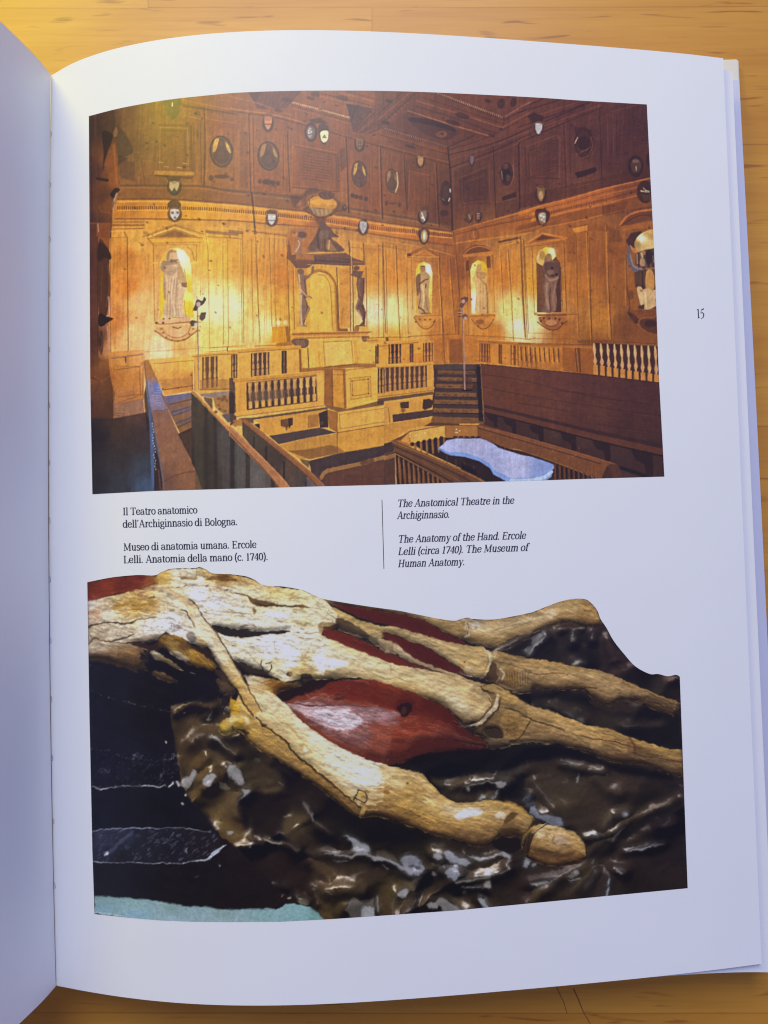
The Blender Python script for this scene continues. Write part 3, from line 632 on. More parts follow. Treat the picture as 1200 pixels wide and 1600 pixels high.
    P([(210,870),(250,820),(290,830),(262,860),(240,900)],(26,18,18),.9,6,cv=True);S([(262,862),(242,920),(228,985)],12,(176,150,142),.75);S([(240,930),(222,1000)],10,(66,40,34),.6)
    S([(130,960),(140,1000),(205,1010)],8,(130,74,34),.6);S([(120,1115),(126,1165)],9,(206,190,186),.85)
    t(*A2);P([(45,-10),(215,-10),(205,200),(200,800),(215,1100),(245,1210),(55,1210)],k.grad([(80,300,(72,38,30)),(190,100,(116,60,28)),(160,500,(78,42,28)),(190,700,(146,92,66)),(80,900,(62,34,24)),(160,1100,(104,58,26)),(200,1000,(170,112,70))]),.95,5)
    P([(50,0),(105,0),(115,1200),(60,1200)],(66,34,28),.8,6);S([(110,100),(118,1200)],8,(34,20,16),.7)
    P([(125,130),(165,150),(205,210),(222,265),(200,300),(215,480),(195,660),(170,740),(125,700),(115,400)],(62,34,22),.95,6,cv=True);P([(120,150),(170,165),(215,240),(210,280),(170,260),(120,290)],(34,19,15),.9,8,cv=True)
    S([(195,320),(205,480),(180,640)],12,(104,62,36),.6,6);S([(150,330),(140,600)],14,(84,48,30),.6,8)
    P([(125,700),(180,720),(235,740),(185,775),(150,800),(120,790)],(22,14,13),.95,5,cv=True);S([(198,570),(205,700),(185,720)],12,(186,150,150),.6);S([(190,800),(208,1040)],14,(176,128,112),.7,4);E(140,930,18,90,(36,22,16),.7,8);S([(130,860),(150,920),(130,1010)],6,(120,80,40),.5)
    S([(185,1080),(215,1130)],12,(150,98,52),.7);S([(215,60),(212,560),(216,1020)],5,(74,40,18),.6);S([(120,60),(115,0)],8,(200,180,170),.5)
    # ---------------- middle zone,back wall -------------
    t(*A2)
    line([(318,60),(345,110),(348,400),(352,1015)],6,(84,50,18),.85);S([(225,110),(330,105)],5,(120,72,24),.6);S([(215,40),(465,35)],10,(120,72,24),.6);S([(215,60),(465,50)],8,(216,156,76),.5)
    S([(475,100),(478,900)],8,(206,150,92),.35,6);line([(550,130),(556,640),(560,760)],6,(130,88,34),.75,(236,186,90),(10,0),.4)
    P([(470,60),(520,140),(545,165),(540,100),(500,60)],(110,70,28),.5,14)
    P([(505,105),(715,20),(930,100),(935,118),(510,122)],(150,98,44),.75,8);P([(575,103),(718,50),(850,100)],(122,80,44),.9,5);S([(510,104),(717,28),(925,102)],10,(238,184,84),.8,cv=False);S([(470,100),(715,8),(940,80)],8,(110,68,26),.5,6,cv=False)
    P([(510,108),(935,102),(925,150),(545,155)],(216,152,54),.8,4);S([(512,112),(930,106)],4,(130,84,30),.7);S([(545,150),(925,142)],7,(150,98,34),.6);S([(560,165),(880,160)],5,(140,92,34),.6)
    S([(568,170),(572,290)],5,(150,104,40),.6);S([(885,160),(885,290)],7,(130,84,26),.6);S([(815,180),(850,210),(868,280)],7,(120,78,24),.6);S([(610,200),(585,260)],6,(150,104,40),.5)
    P([(605,740),(602,300),(625,235),(680,190),(730,185),(790,210),(830,265),(845,330),(862,730)],k.grad([(620,600,(224,178,44)),(610,350,(216,160,60)),(760,250,(252,240,190)),(800,280,(250,236,196)),(840,500,(206,168,40)),(845,650,(220,176,34)),(820,550,(250,232,130)),(680,200,(226,180,70)),(650,250,(220,166,70))]),.95,5,cv=False)
    G(765,255,45,50,(255,250,225),.9);S([(598,300),(604,735)],6,(206,166,30),.6)
    S([(550,305),(605,300)],9,(226,170,74),.8);S([(850,305),(890,300)],12,(240,190,92),.8)
    def statue(pts,base,shade,hl,lines):
        P(pts,base,.97,5,cv=True)
        for q,w,c,o in lines: S(q,w,c,o,3)
    P([(650,290),(655,225),(685,200),(725,205),(740,260),(760,310),(790,400),(805,470),(800,520),(780,600),(790,690),(820,735),(690,735),(620,750),(640,600),(630,480),(640,400),(605,350),(605,310)],(196,164,134),.97,5,cv=True)
    P([(605,330),(625,290),(720,290),(740,310),(660,330),(640,375),(612,360)],(136,108,86),.8,8,cv=True);P([(655,280),(655,225),(690,200),(730,215),(715,225),(680,230),(670,280)],(150,116,78),.9,6,cv=True);E(708,250,22,30,(206,160,122),.9,5);P([(680,275),(740,275),(725,300),(680,300)],(110,84,68),.8,8)
    P([(640,330),(700,320),(730,360),(700,400),(650,400),(630,380)],(170,136,112),.8,8,cv=True);P([(735,310),(770,340),(800,450),(760,460),(735,400)],(176,138,98),.8,8,cv=True);P([(765,460),(810,455),(810,495),(775,500)],(120,88,62),.9,5);S([(760,495),(810,505)],14,(214,184,150),.8)
    P([(630,400),(640,420),(650,520),(640,600),(625,520)],(120,92,78),.6,10,cv=True);[S([(670 + i * 22,420 + i * 8),(660 + i * 20,560),(655 + i * 24,720)],7,(150,116,102),.5,5) for i in range(5)]
    S([(705,420),(690,560),(720,700)],12,(222,190,166),.6,6);S([(755,470),(745,600),(760,720)],12,(220,186,150),.6,6);S([(735,420),(725,600)],6,(130,98,86),.6);S([(790,600),(800,720)],5,(110,80,54),.6);[E(x,y,9,9,(66,44,30),.9,4) for x,y in ((628,745),(676,742))];S([(700,730),(790,735)],6,(130,92,70),.6);S([(790,350),(805,450)],5,(130,96,60),.6)
    P([(595,745),(840,735),(840,770),(600,780)],(214,160,122),.9,4);S([(570,772),(625,785),(830,765),(885,770)],11,(150,94,52),.8);S([(575,790),(830,785)],8,(226,176,124),.7);[E(x,772,10,9,(90,54,32),.9,4) for x in (572,625)]
    P([(560,830),(620,800),(840,790),(900,830),(850,870),(800,905),(720,920),(640,890)],(206,152,100),.8,6,cv=True)
    S([(560,835),(600,860),(640,890),(720,915),(800,900),(850,865),(890,835)],12,(134,86,48),.75,3);S([(620,810),(650,860),(730,890),(810,860),(840,800)],8,(150,96,56),.7);E(730,845,70,36,(216,166,118),.9,10);S([(700,805),(735,815),(765,805)],10,(120,74,44),.8)
    [E(x,y,9,8,(122,74,40),.7,4) for x,y in ((610,820),(625,850),(650,885),(690,908),(740,915),(790,905),(830,860),(860,820))]
    # panels right of the niche
    line([(955,70),(975,200),(990,980)],5,(150,100,34),.7,(240,196,96),(10,0),.4);line([(910,130),(918,560)],4,(150,104,44),.5)
    line([(1090,110),(1098,940)],5,(140,92,30),.7,(236,190,84),(12,0),.4);line([(1125,100),(1138,960)],5,(120,76,26),.6);S([(960,30),(1200,40)],12,(216,156,60),.7);S([(965,60),(1110,75),(1200,80)],24,(120,80,52),.7,5);S([(970,100),(1200,110)],8,(140,90,30),.6)
    # dado line
    S([(225,1050),(465,1018)],10,(136,96,98),.7);S([(225,1035),(350,1022),(470,1000),(640,990),(890,970),(1180,955)],4,(136,92,40),.55);S([(330,1040),(335,1080)],7,(46,28,16),.9);S([(1127,965),(1127,995)],7,(46,30,14),.9);S([(985,1000),(1120,990)],6,(150,98,34),.7);S([(990,970),(1200,955)],6,(130,84,30),.6)
    S([(275,1130),(440,1110),(445,1200)],6,(130,84,38),.7,cv=False);S([(550,1095),(860,1065)],5,(130,84,30),.7)
    # ---------------- centre: canopy,arch,figures ----------------
    t(*B2)
    [S([(q,100 + 20 * rq),(q + 10,930)],3,(150,92,30),.35,3) for q,rq in ((60,0),(130,1),(260,2),(275,0),(385,1),(415,0))]
    for pts,w in [([(95,80),(105,930)],6),([(80,120),(92,920)],4),([(165,90),(178,920)],4),([(195,80),(215,600),(232,925)],6),([(205,100),(225,800)],3),([(305,110),(320,640),(325,800)],5),([(345,90),(350,640),(360,800)],5),([(440,100),(455,640),(470,920)],8),([(490,330),(500,820)],7),([(455,280),(462,900)],4)]:
        line(pts,w,(120,72,20),.75,(236,184,86),(9,0),.35)
    P([(95,80),(180,60),(190,110),(100,140)],(206,140,50),.5,6);S([(0,20),(90,25)],12,(216,150,58),.6);S([(0,60),(90,68)],26,(124,82,52),.75,5);S([(0,110),(90,118)],8,(140,88,30),.6);S([(170,60),(440,90)],10,(120,70,22),.6);S([(175,85),(440,112)],9,(220,154,62),.6);S([(170,40),(440,66)],7,(212,142,48),.5)
    P([(325,805),(455,800),(470,925),(330,920)],(200,132,10),.9,3);P([(430,800),(455,800),(470,925),(440,920)],(122,72,14),.8,6);E(375,775,16,20,(246,226,180),.7,8);E(430,770,16,20,(240,212,160),.7,8)
    P([(330,200),(445,200),(450,640),(350,640)],(186,112,22),.45,10);k.G(405,600,40,60,(232,176,60),.5)
    # dark recess behind figures
    P([(455,60),(560,20),(680,-60),(760,-60),(690,60),(640,150),(600,230),(470,230)],(138,72,28),.6,40,cv=True);P([(455,100),(480,250),(470,290),(440,270)],(80,40,18),.7,8)
    t(*B1)
    P([(470,880),(560,870),(610,820),(680,820),(690,850),(600,880),(560,950),(500,970)],(70,38,22),.75,26,cv=True)
    P([(510,965),(545,915),(600,880),(660,862),(760,868),(840,905),(905,955),(900,1005),(830,1010),(760,1048),(680,1052),(600,1010),(560,985)],(104,62,32),.9,10,cv=True)
    P([(605,935),(625,905),(680,880),(760,885),(815,915),(832,950),(800,985),(700,975),(620,968)],(188,126,32),.95,8,cv=True);P([(630,925),(690,905),(790,915),(820,945),(760,955),(660,950)],(212,150,44),.7,14,cv=True)
    P([(620,970),(700,982),(800,988),(750,1035),(690,1040)],(164,128,82),.8,10,cv=True);[S([(640 + q * 18,985 + (q % 2) * 8),(655 + q * 16,1020 + (q % 3) * 6)],5,(110,76,40) if q % 2 else (206,176,120),.6,3) for q in range(8)]
    S([(560,980),(600,950),(600,900),(660,872),(740,872)],8,(150,94,44),.8,3);S([(575,990),(612,968),(618,915)],5,(62,36,20),.7,3);S([(600,1005),(660,1040),(700,1050),(780,1032),(835,1000),(880,1000)],9,(84,48,24),.8,3);S([(835,905),(870,935),(900,985),(870,1005)],8,(146,90,48),.7,3);S([(850,925),(845,970),(815,1000)],5,(60,34,22),.7,3)
    P([(690,880),(705,850),(760,845),(815,870),(790,905),(730,908)],(78,44,30),.85,10,cv=True);[S([(690 + q * 20,862 + (q % 2) * 8),(704 + q * 20,890 - (q % 3) * 6)],5,(134,88,58) if q % 2 else (48,28,22),.6,3) for q in range(6)]
    P([(515,955),(545,915),(575,950),(555,985)],(138,84,42),.6,8,cv=True);E(540,945,10,12,(176,112,58),.6,5);E(890,975,20,24,(66,38,28),.8,8);E(895,970,8,8,(150,96,60),.6,4)
    P([(660,1045),(745,1045),(730,1100),(700,1120),(672,1085)],(92,50,24),.7,20,cv=True)
    t(*B2)
    P([(690,20),(725,0),(770,20),(810,70),(835,100),(790,110),(850,160),(880,215),(640,215),(600,220),(620,160),(660,100)],(88,58,44),.95,8,cv=True);[S([(700 + q * 18,60 + (q % 3) * 14),(690 + q * 22,110 + (q % 2) * 20),(680 + q * 30,205)],6,(128,92,68) if q % 2 else (54,34,28),.55,4) for q in range(6)]
    E(722,5,24,26,(84,58,48),.95,5);P([(690,60),(760,50),(770,100),(720,120),(690,100)],(112,82,68),.7,10,cv=True);P([(770,120),(800,160),(840,205),(760,205),(750,160)],(150,108,66),.8,8,cv=True);S([(775,130),(765,200)],10,(206,150,70),.8);S([(800,150),(835,205)],6,(46,30,26),.8);P([(600,220),(640,165),(680,190),(690,215)],(122,92,70),.8,8,cv=True);E(640,190,34,20,(96,66,50),.8,8);S([(700,40),(680,120),(700,200)],8,(48,30,26),.7);S([(810,80),(840,100)],9,(52,34,28),.9)
    P([(520,60),(550,40),(590,80),(600,110),(570,110),(555,150),(560,200),(550,235),(500,230),(530,160),(520,110)],(132,94,74),.95,6,cv=True);E(560,85,36,26,(84,54,42),.9,8);S([(530,130),(540,160),(510,220)],12,(190,148,122),.8);P([(480,80),(510,60),(530,80),(500,100)],(176,110,60),.8,6,cv=True)
    S([(500,215),(520,195)],10,(170,120,92),.7)
    P([(480,240),(650,235),(900,225),(960,265),(1050,295),(1050,320),(930,325),(650,310),(610,345),(510,345),(470,290)],(96,60,44),.95,4);P([(515,240),(650,238),(655,280),(510,275)],(160,98,38),.9,5);P([(655,255),(940,275),(930,305),(660,300)],(70,46,44),.9,5)
    S([(650,240),(890,225)],8,(150,98,56),.7);S([(500,280),(650,285)],8,(120,76,46),.8);S([(650,310),(950,325)],6,(60,36,26),.8);S([(945,295),(1050,305)],9,(140,84,40),.8);S([(600,318),(940,335)],5,(210,146,62),.7)
    [E(670 + i * 13,265 + i * 1.2,4,6,(150,110,86),.5,3) for i in range(20)]
    # arch
    P([(600,340),(830,345),(845,840),(600,840)],(206,150,48),.7,4)
    P([(625,840),(620,440),(650,395),(690,375),(735,385),(770,430),(785,500),(800,840)],(218,170,66),.9,4)
    S([(640,380),(690,362),(750,380),(800,430),(822,500),(838,830)],24,(150,90,26),.65,5);S([(690,398),(735,405),(770,460),(785,540),(798,830)],6,(130,78,22),.75);S([(690,368),(760,385),(808,440),(828,520),(840,830)],6,(100,56,18),.8);S([(830,340),(838,520),(850,830)],8,(92,52,18),.85);S([(780,530),(840,535)],8,(150,92,30),.6)
    P([(850,345),(925,350),(935,810),(855,810)],(186,118,34),.7,5);P([(850,815),(915,815),(920,840),(845,840)],(120,66,16),.9,3);S([(880,660),(870,780)],14,(140,86,26),.4,6)
    line([(925,130),(935,350),(940,835)],9,(110,64,24),.8,(226,176,110),(14,0),.55);line([(955,330),(962,835)],8,(70,38,18),.85);line([(1060,340),(1066,800)],6,(90,50,18),.8);S([(1040,150),(1045,290)],8,(80,44,20),.8);S([(975,340),(975,800)],5,(160,100,36),.5);S([(928,140),(935,220)],8,(60,34,18),.6)
    line([(1185,170),(1198,900)],6,(96,54,20),.75,(214,150,60),(-10,0),.35);S([(930,140),(1180,165)],10,(206,138,46),.6);S([(940,180),(1190,205)],5,(120,72,24),.5);P([(1040,170),(1190,180),(1195,260),(1045,260)],(176,106,32),.4,10)
    # the two carved standing figures
    P([(525,355),(572,355),(575,400),(600,405),(630,385),(636,330),(655,325),(652,375),(620,415),(590,440),(596,520),(600,560),(635,570),(640,595),(612,570),(585,580),(595,620),(625,660),(600,710),(575,780),(600,800),(550,800),(540,770),(545,640),(540,520),(525,430)],(122,88,66),.97,5)
    S([(535,380),(540,460),(548,540)],14,(212,166,112),.75,5);S([(552,560),(550,680),(556,790)],16,(214,178,140),.7,6);S([(575,560),(600,640),(575,770)],9,(70,44,34),.7,4);S([(548,510),(590,560),(640,590)],10,(196,150,104),.8);E(548,370,24,24,(104,74,58),.9,6);S([(580,430),(590,540)],10,(82,54,42),.7,5);S([(610,660),(580,740)],10,(180,136,96),.6,5);S([(560,795),(600,805)],12,(160,120,90),.8)
    P([(965,360),(1000,375),(1040,375),(1020,420),(1050,420),(1046,540),(1035,620),(1060,690),(1050,790),(1005,795),(1035,760),(1020,720),(975,660),(1000,580),(985,480),(990,420),(940,400),(945,390)],(96,64,50),.97,5)
    S([(1010,430),(1000,500),(1015,560)],14,(140,96,74),.6,6);S([(1005,590),(985,660),(1030,730)],12,(160,116,86),.6,6);S([(1030,640),(1045,700),(1042,780)],8,(60,38,30),.8);S([(1000,670),(1028,735)],10,(190,150,116),.6);E(985,345,24,20,(84,52,38),.9,6);S([(1040,440),(1042,540)],8,(60,38,30),.7);S([(970,370),(1040,372)],7,(90,60,46),.8);S([(985,795),(1050,795)],12,(84,54,38),.8)
    P([(515,805),(615,805),(625,845),(505,845)],(214,158,56),.9,4);P([(975,800),(1075,800),(1078,835),(970,840)],(206,146,56),.9,4);P([(970,800),(1005,800),(1005,840),(965,840)],(130,78,34),.8,4)
    # pedestal
    P([(480,850),(1100,838),(1060,870),(1050,885),(500,895)],(180,116,40),.95,4);S([(480,862),(1100,845)],8,(120,66,22),.8);S([(495,880),(1060,868)],6,(226,172,76),.7);S([(500,898),(1045,885)],6,(110,62,22),.7)
    P([(560,900),(1120,880),(1130,1090),(570,1130)],(214,164,66),.95,4);P([(480,905),(600,900),(605,955),(560,970),(500,950)],(96,66,48),.95,5,cv=True);[S([(510 + i * 20,910),(530 + i * 18,950)],7,(150,112,84),.6) for i in range(4)];P([(1025,880),(1085,878),(1080,910),(1040,920)],(112,70,44),.95,5,cv=True);S([(1035,900),(1070,905)],7,(176,126,86),.7)
    S([(725,920),(740,1100)],6,(140,90,30),.7);S([(725,922),(945,912),(960,1085)],6,(130,82,26),.7,cv=False);P([(735,930),(940,920),(945,1090),(745,1100)],(226,180,92),.6,6);S([(605,970),(612,1120)],9,(96,58,20),.8);S([(690,1000),(700,1120)],14,(190,120,24),.5,6);S([(975,920),(985,1080)],22,(190,130,34),.5,8)
    P([(480,1130),(620,1125),(980,1090),(1140,1090),(1140,1120),(900,1125),(740,1140),(720,1165),(560,1170)],(130,78,26),.8,8);S([(740,1120),(980,1095)],8,(90,52,20),.6)
    P([(1060,890),(1200,885),(1200,935),(1075,930)],(200,138,46),.8,4);S([(1075,915),(1200,905)],6,(110,64,20),.8);S([(1080,890),(1200,885)],5,(120,72,22),.7)
    # ---------------- balustrades (back,upper rail) -------------
    rail=lambda pts,c=(206,148,54),w=24: (S(pts,w,c,.95,3),S([(x,y - w * .45) for x,y in pts],4,(238,186,92),.6),S([(x,y + w * .5) for x,y in pts],5,(110,64,22),.75))
    def balus(x0,y0,x1,y1,h0,h1,n,c=(206,148,62),gap=(62,38,22),wf=.5,base=.28):
        P([(x0,y0),(x1,y1),(x1,y1 + h1),(x0,y0 + h0)],gap,.92,3)
        for i in range(n):
            f=(i + .5) / n;x=x0 + (x1 - x0) * f;y=y0 + (y1 - y0) * f;h=h0 + (h1 - h0) * f;w=(x1 - x0) / n * wf
            S([(x,y),(x,y + h * .3),(x,y + h * .42),(x,y + h * .5),(x,y + h * .62),(x,y + h * .7)],[w * .5,w * .75,w * .3,w * .8,w * 1.05,w * .4],c,.92,2.5)
            S([(x - w * .2,y + 3),(x - w * .2,y + h * .66)],w * .22,[min(255,q * 1.22) for q in c],.55,2)
            P([(x - w * .5,y + h * (1 - base)),(x + w * .5,y + h * (1 - base)),(x + w * .5,y + h),(x - w * .5,y + h)],c,.92,2.5)
    P([(-5,1000),(540,965),(560,1170),(0,1230)],(208,152,62),.95,4);rail([(-10,1000),(250,978),(540,962)],(196,134,46),26)
    S([(0,960),(110,955)],20,(214,150,50),.6);S([(190,955),(470,940)],6,(110,66,24),.7);S([(195,940),(350,936)],14,(224,178,96),.7);P([(360,930),(480,920),(485,950),(360,960)],(150,92,22),.8,6)
    balus(8,1022,52,1018,185,180,2,(196,146,70));balus(160,1010,305,1000,185,175,4,(184,132,74));balus(400,993,440,990,175,172,1,(120,82,46),(54,33,20),.4);P([(535,980),(552,978),(558,1160),(540,1162)],(110,66,24),.9,4)
    balus(1130,950,1158,948,140,140,1,(110,74,40));
    t(*C2)
    for pts,w in [([(40,150),(62,850)],9),([(5,160),(10,880)],4),([(145,170),(155,480),(175,900)],7),([(65,200),(75,860)],5),([(228,380),(240,860)],4),([(480,230),(495,560),(515,850)],8),([(500,560),(515,1090)],5),([(565,260),(590,600),(610,850)],5),([(615,260),(640,560)],5)]:
        line(pts,w,(100,56,18),.8,(226,166,74),(-9,0),.35)
    S([(0,125),(230,160),(480,215),(600,250)],9,(200,130,44),.6);S([(0,165),(220,205)],6,(130,78,24),.6);S([(480,240),(610,262)],12,(150,86,30),.7)
    P([(590,60),(720,20),(1100,-60),(1200,-70),(1200,40),(900,110),(620,190),(600,190)],(150,82,26),.6,10);S([(600,85),(900,10),(1200,-45)],9,(92,50,18),.6);S([(610,150),(900,110),(1120,85),(1200,60)],12,(196,120,36),.65);S([(950,140),(1110,108)],16,(74,38,16),.75,4);S([(960,175),(1130,130)],9,(210,140,52),.7)
    P([(570,180),(680,150),(650,400),(640,850),(600,850),(590,500)],(132,72,22),.5,30);S([(592,60),(610,200),(640,560),(632,860)],10,(96,52,18),.5,4)
    for pts,w in [([(900,240),(915,690)],4),([(1020,200),(1045,560),(1062,910)],6),([(1125,120),(1135,500),(1155,880)],9),([(1145,130),(1180,860)],5),([(960,200),(985,700)],4),([(690,280),(712,860)],3)]:
        line(pts,w,(104,58,16),.75,(236,176,80),(-9,0),.35)
    # pediment and niche left of the corner
    P([(230,240),(360,195),(480,250),(480,262),(235,262)],(150,88,30),.85,4);P([(285,245),(365,205),(425,245)],(176,104,36),.9,4);S([(235,240),(362,182),(478,248)],14,(140,76,30),.85,4,cv=False);S([(270,252),(365,205),(440,250)],7,(214,140,54),.7,cv=False);P([(228,232),(262,232),(258,262),(235,262)],(70,36,18),.9,5);S([(240,256),(478,258)],8,(214,146,56),.7)
    S([(262,270),(275,660)],5,(120,70,22),.6);S([(300,290),(430,300)],5,(150,92,28),.6)
    P([(300,690),(300,360),(320,310),(360,295),(410,320),(428,380),(425,700)],k.grad([(320,330,(224,176,30)),(400,350,(250,240,190)),(415,500,(238,200,92)),(420,650,(226,170,50)),(310,550,(206,140,40))]),.95,4);G(398,360,22,40,(255,250,220),.8)
    P([(335,330),(370,330),(378,370),(410,410),(405,460),(398,560),(410,650),(400,700),(330,705),(315,650),(305,540),(300,420),(330,380)],(176,136,88),.97,5,cv=True);E(353,350,20,26,(150,106,60),.9,5);S([(336,330),(368,330)],7,(70,44,26),.8)
    P([(300,420),(330,390),(335,440),(330,520),(310,560)],(112,74,46),.9,6,cv=True);S([(330,470),(365,440),(395,430)],9,(84,52,32),.8);S([(325,460),(335,560),(320,660)],6,(90,56,34),.8);S([(378,470),(375,500)],10,(74,44,26),.8);S([(350,480),(360,580),(350,660)],14,(222,190,140),.7,6);S([(375,560),(385,650),(400,690)],5,(110,72,40),.7);S([(320,650),(350,670),(370,695)],12,(92,54,30),.8);S([(345,700),(410,698)],10,(110,66,34),.8)
    P([(290,720),(440,712),(495,725),(440,760),(420,800),(380,825),(330,800),(310,760)],(190,124,46),.9,6,cv=True);S([(285,730),(310,770),(330,800),(380,822),(425,795),(450,750)],8,(122,70,28),.8);S([(290,718),(495,716)],8,(150,92,34),.7);[E(x,y,9,8,(116,66,28),.8,4) for x,y in ((300,765),(330,745),(370,748),(410,745),(440,765))];E(375,775,40,18,(210,146,62),.8,8)
    # arched niche right of the corner
    P([(660,245),(690,200),(760,160),(840,170),(905,210),(880,240)],(98,52,22),.9,5);S([(668,245),(710,200),(780,175),(850,185),(900,215)],10,(176,104,40),.8);P([(665,240),(905,210),(905,238),(670,262)],(190,116,36),.85,4);P([(690,285),(715,285),(712,370),(690,365)],(88,46,16),.85,5);P([(848,255),(878,250),(885,340),(855,345)],(92,50,18),.85,5);S([(895,245),(895,350)],10,(140,80,26),.6);P([(880,345),(910,340),(915,690),(890,700)],(196,128,32),.5,8)
    P([(735,700),(725,360),(740,310),(785,282),(835,300),(858,350),(865,700)],k.grad([(745,340,(250,226,130)),(840,320,(222,166,20)),(755,600,(255,244,200)),(740,450,(244,206,110)),(855,450,(206,140,40)),(860,650,(110,66,28))]),.95,4);G(760,620,16,80,(255,250,225),.8)
    P([(780,320),(805,318),(812,370),(848,400),(850,470),(855,540),(858,690),(765,700),(770,560),(760,470),(740,440),(760,390)],(204,158,96),.97,5,cv=True);E(795,340,18,26,(186,134,76),.9,5);P([(775,375),(850,385),(830,430),(780,420)],(168,118,66),.7,8,cv=True);S([(800,430),(850,480)],10,(150,100,54),.7);S([(845,470),(856,560),(858,690)],9,(124,78,40),.7);[S([(785 + i * 20,450),(780 + i * 22,690)],6,(170,122,70),.5,4) for i in range(4)];S([(780,460),(785,680)],12,(232,196,140),.6,5)
    P([(745,712),(910,705),(905,760),(870,800),(820,825),(780,800),(755,760)],(186,116,38),.9,6,cv=True);S([(720,722),(915,712)],11,(150,88,28),.8);S([(735,745),(770,790),(820,822),(870,800),(905,745)],8,(120,68,24),.8);E(800,765,34,20,(110,62,26),.7,10);S([(850,740),(890,760)],16,(214,150,60),.6,6)
    # lamp stand 2
    def lampstand(x0,y0,x1,y1,w,c): S([(x0,y0),(x1,y1)],w,c,.95,2.5);S([(x0 - w * .4,y0),(x1 - w * .4,y1)],w * .35,(70,44,34),.6)
    # dado right
    S([(0,890),(70,885),(250,885)],7,(120,70,24),.6);S([(240,880),(510,865),(640,860)],6,(112,62,20),.7);P([(440,900),(660,870),(770,880),(800,900),(800,1090),(440,1110)],(168,96,26),.7,8);P([(560,900),(660,900),(670,1090),(560,1090)],(112,60,22),.7,14);S([(515,860),(525,1100)],7,(104,58,18),.7);S([(545,910),(552,1090)],6,(206,140,48),.6);S([(690,870),(1000,885),(1200,905)],6,(110,62,18),.6);P([(690,880),(980,885),(990,905),(780,905)],(196,118,34),.6,5);S([(450,960),(500,930),(510,1080)],4,(120,68,22),.6,cv=False)
    P([(0,900),(240,905),(430,920),(430,1080),(0,1100)],(206,140,46),.9,5);rail([(-5,945),(150,930),(320,912)],(206,136,44),26)
    S([(0,900),(70,900)],16,(222,160,62),.8);P([(60,885),(85,885),(85,915),(65,918)],(96,54,20),.8,4)
    balus(85,945,182,940,150,148,3,(180,112,46),(52,29,22));balus(252,938,280,936,140,140,1,(130,76,30),(66,36,20),.4);balus(355,932,430,928,145,145,3,(206,132,56),(96,48,24));P([(-5,950),(8,950),(8,1085),(-5,1090)],(90,52,24),.8,4)
    P([(780,905),(1200,930),(1200,1120),(800,1090)],(190,116,32),.85,5);rail([(780,910),(1000,925),(1200,940)],(170,102,34),20)
    balus(795,930,880,935,145,150,4,(176,104,40),(92,50,22));balus(945,940,972,942,150,152,1,(130,76,26),(84,44,18),.4);balus(1038,945,1200,955,155,165,5,(196,122,44),(104,58,22))
    # ---------------- right wall,middle zone ----------------
    t(*D2)
    for pts,w in [([(15,100),(30,560),(55,890)],8),([(38,120),(68,890)],6),([(105,190),(125,700)],4),([(355,140),(375,690)],5),([(450,90),(462,600),(475,890)],4),([(540,70),(560,600),(575,930)],8),([(555,90),(572,880)],5),([(690,10),(700,400),(728,900)],9),([(840,240),(850,640)],6),([(330,300),(345,690)],4)]:
        line(pts,w,(88,48,14),.75,(206,136,46),(-10,0),.4)
    S([(690,60),(705,880)],10,(206,126,50),.5);P([(420,30),(540,10),(535,50),(440,70)],(206,130,42),.8,4);S([(415,30),(540,5)],10,(120,66,20),.7);P([(540,15),(690,-5),(690,60),(550,50)],(130,70,20),.6,6);P([(375,110),(445,70),(450,300),(380,300)],(122,68,20),.5,16)
    P([(700,20),(790,50),(830,200),(830,300),(710,220)],(96,52,20),.6,16);P([(700,150),(830,130),(830,280),(760,270)],(150,82,24),.5,14)
    P([(60,155),(185,65),(350,100),(375,115),(330,140),(60,165)],(140,78,26),.9,4);P([(130,130),(190,85),(290,110)],(84,44,18),.9,5);S([(75,145),(185,72),(345,105)],12,(206,124,46),.85,cv=False);S([(50,165),(330,120),(375,110)],16,(190,114,38),.8);S([(60,180),(350,145)],5,(104,56,16),.6)
    P([(-5,20),(180,-30),(230,5),(120,60),(0,70)],(110,60,20),.6,10);S([(0,60),(180,15)],12,(176,100,30),.6)
    P([(145,690),(140,260),(165,205),(215,180),(270,190),(290,250),(325,300),(335,690)],(96,56,30),.95,4);P([(142,300),(140,260),(165,205),(215,178),(275,190),(292,255),(270,280),(190,330)],k.grad([(160,250,(226,196,120)),(220,195,(222,178,40)),(270,210,(255,240,170)),(185,245,(176,130,50))]),.95,4);G(262,215,26,22,(255,250,210),.8);E(185,245,22,34,(150,104,40),.7,10);P([(300,300),(332,340),(335,690),(290,690)],(62,36,24),.8,8)
    P([(210,250),(250,235),(262,280),(310,320),(320,380),(310,430),(290,500),(300,600),(280,685),(190,685),(205,600),(195,500),(210,400),(190,340),(200,300)],(122,86,66),.97,5,cv=True);E(236,262,24,30,(150,108,66),.9,5);P([(205,300),(310,310),(318,390),(260,420),(210,380)],(84,56,44),.9,8,cv=True);S([(210,400),(250,440),(310,420)],12,(156,116,88),.8);[E(x,y,12,10,(44,28,22),.9,5) for x,y in ((262,345),(298,395),(265,400))];E(250,380,30,22,(140,100,74),.6,10);S([(225,470),(220,560),(235,660)],20,(166,126,98),.6,8);S([(290,470),(270,580),(285,670)],14,(160,118,90),.6,8);S([(250,500),(245,600),(255,680)],7,(66,42,32),.8);S([(190,560),(200,660),(180,680)],14,(104,74,54),.8,6);S([(180,350),(195,500),(180,620)],10,(110,76,48),.6,6);S([(260,450),(300,480)],6,(84,56,42),.6)
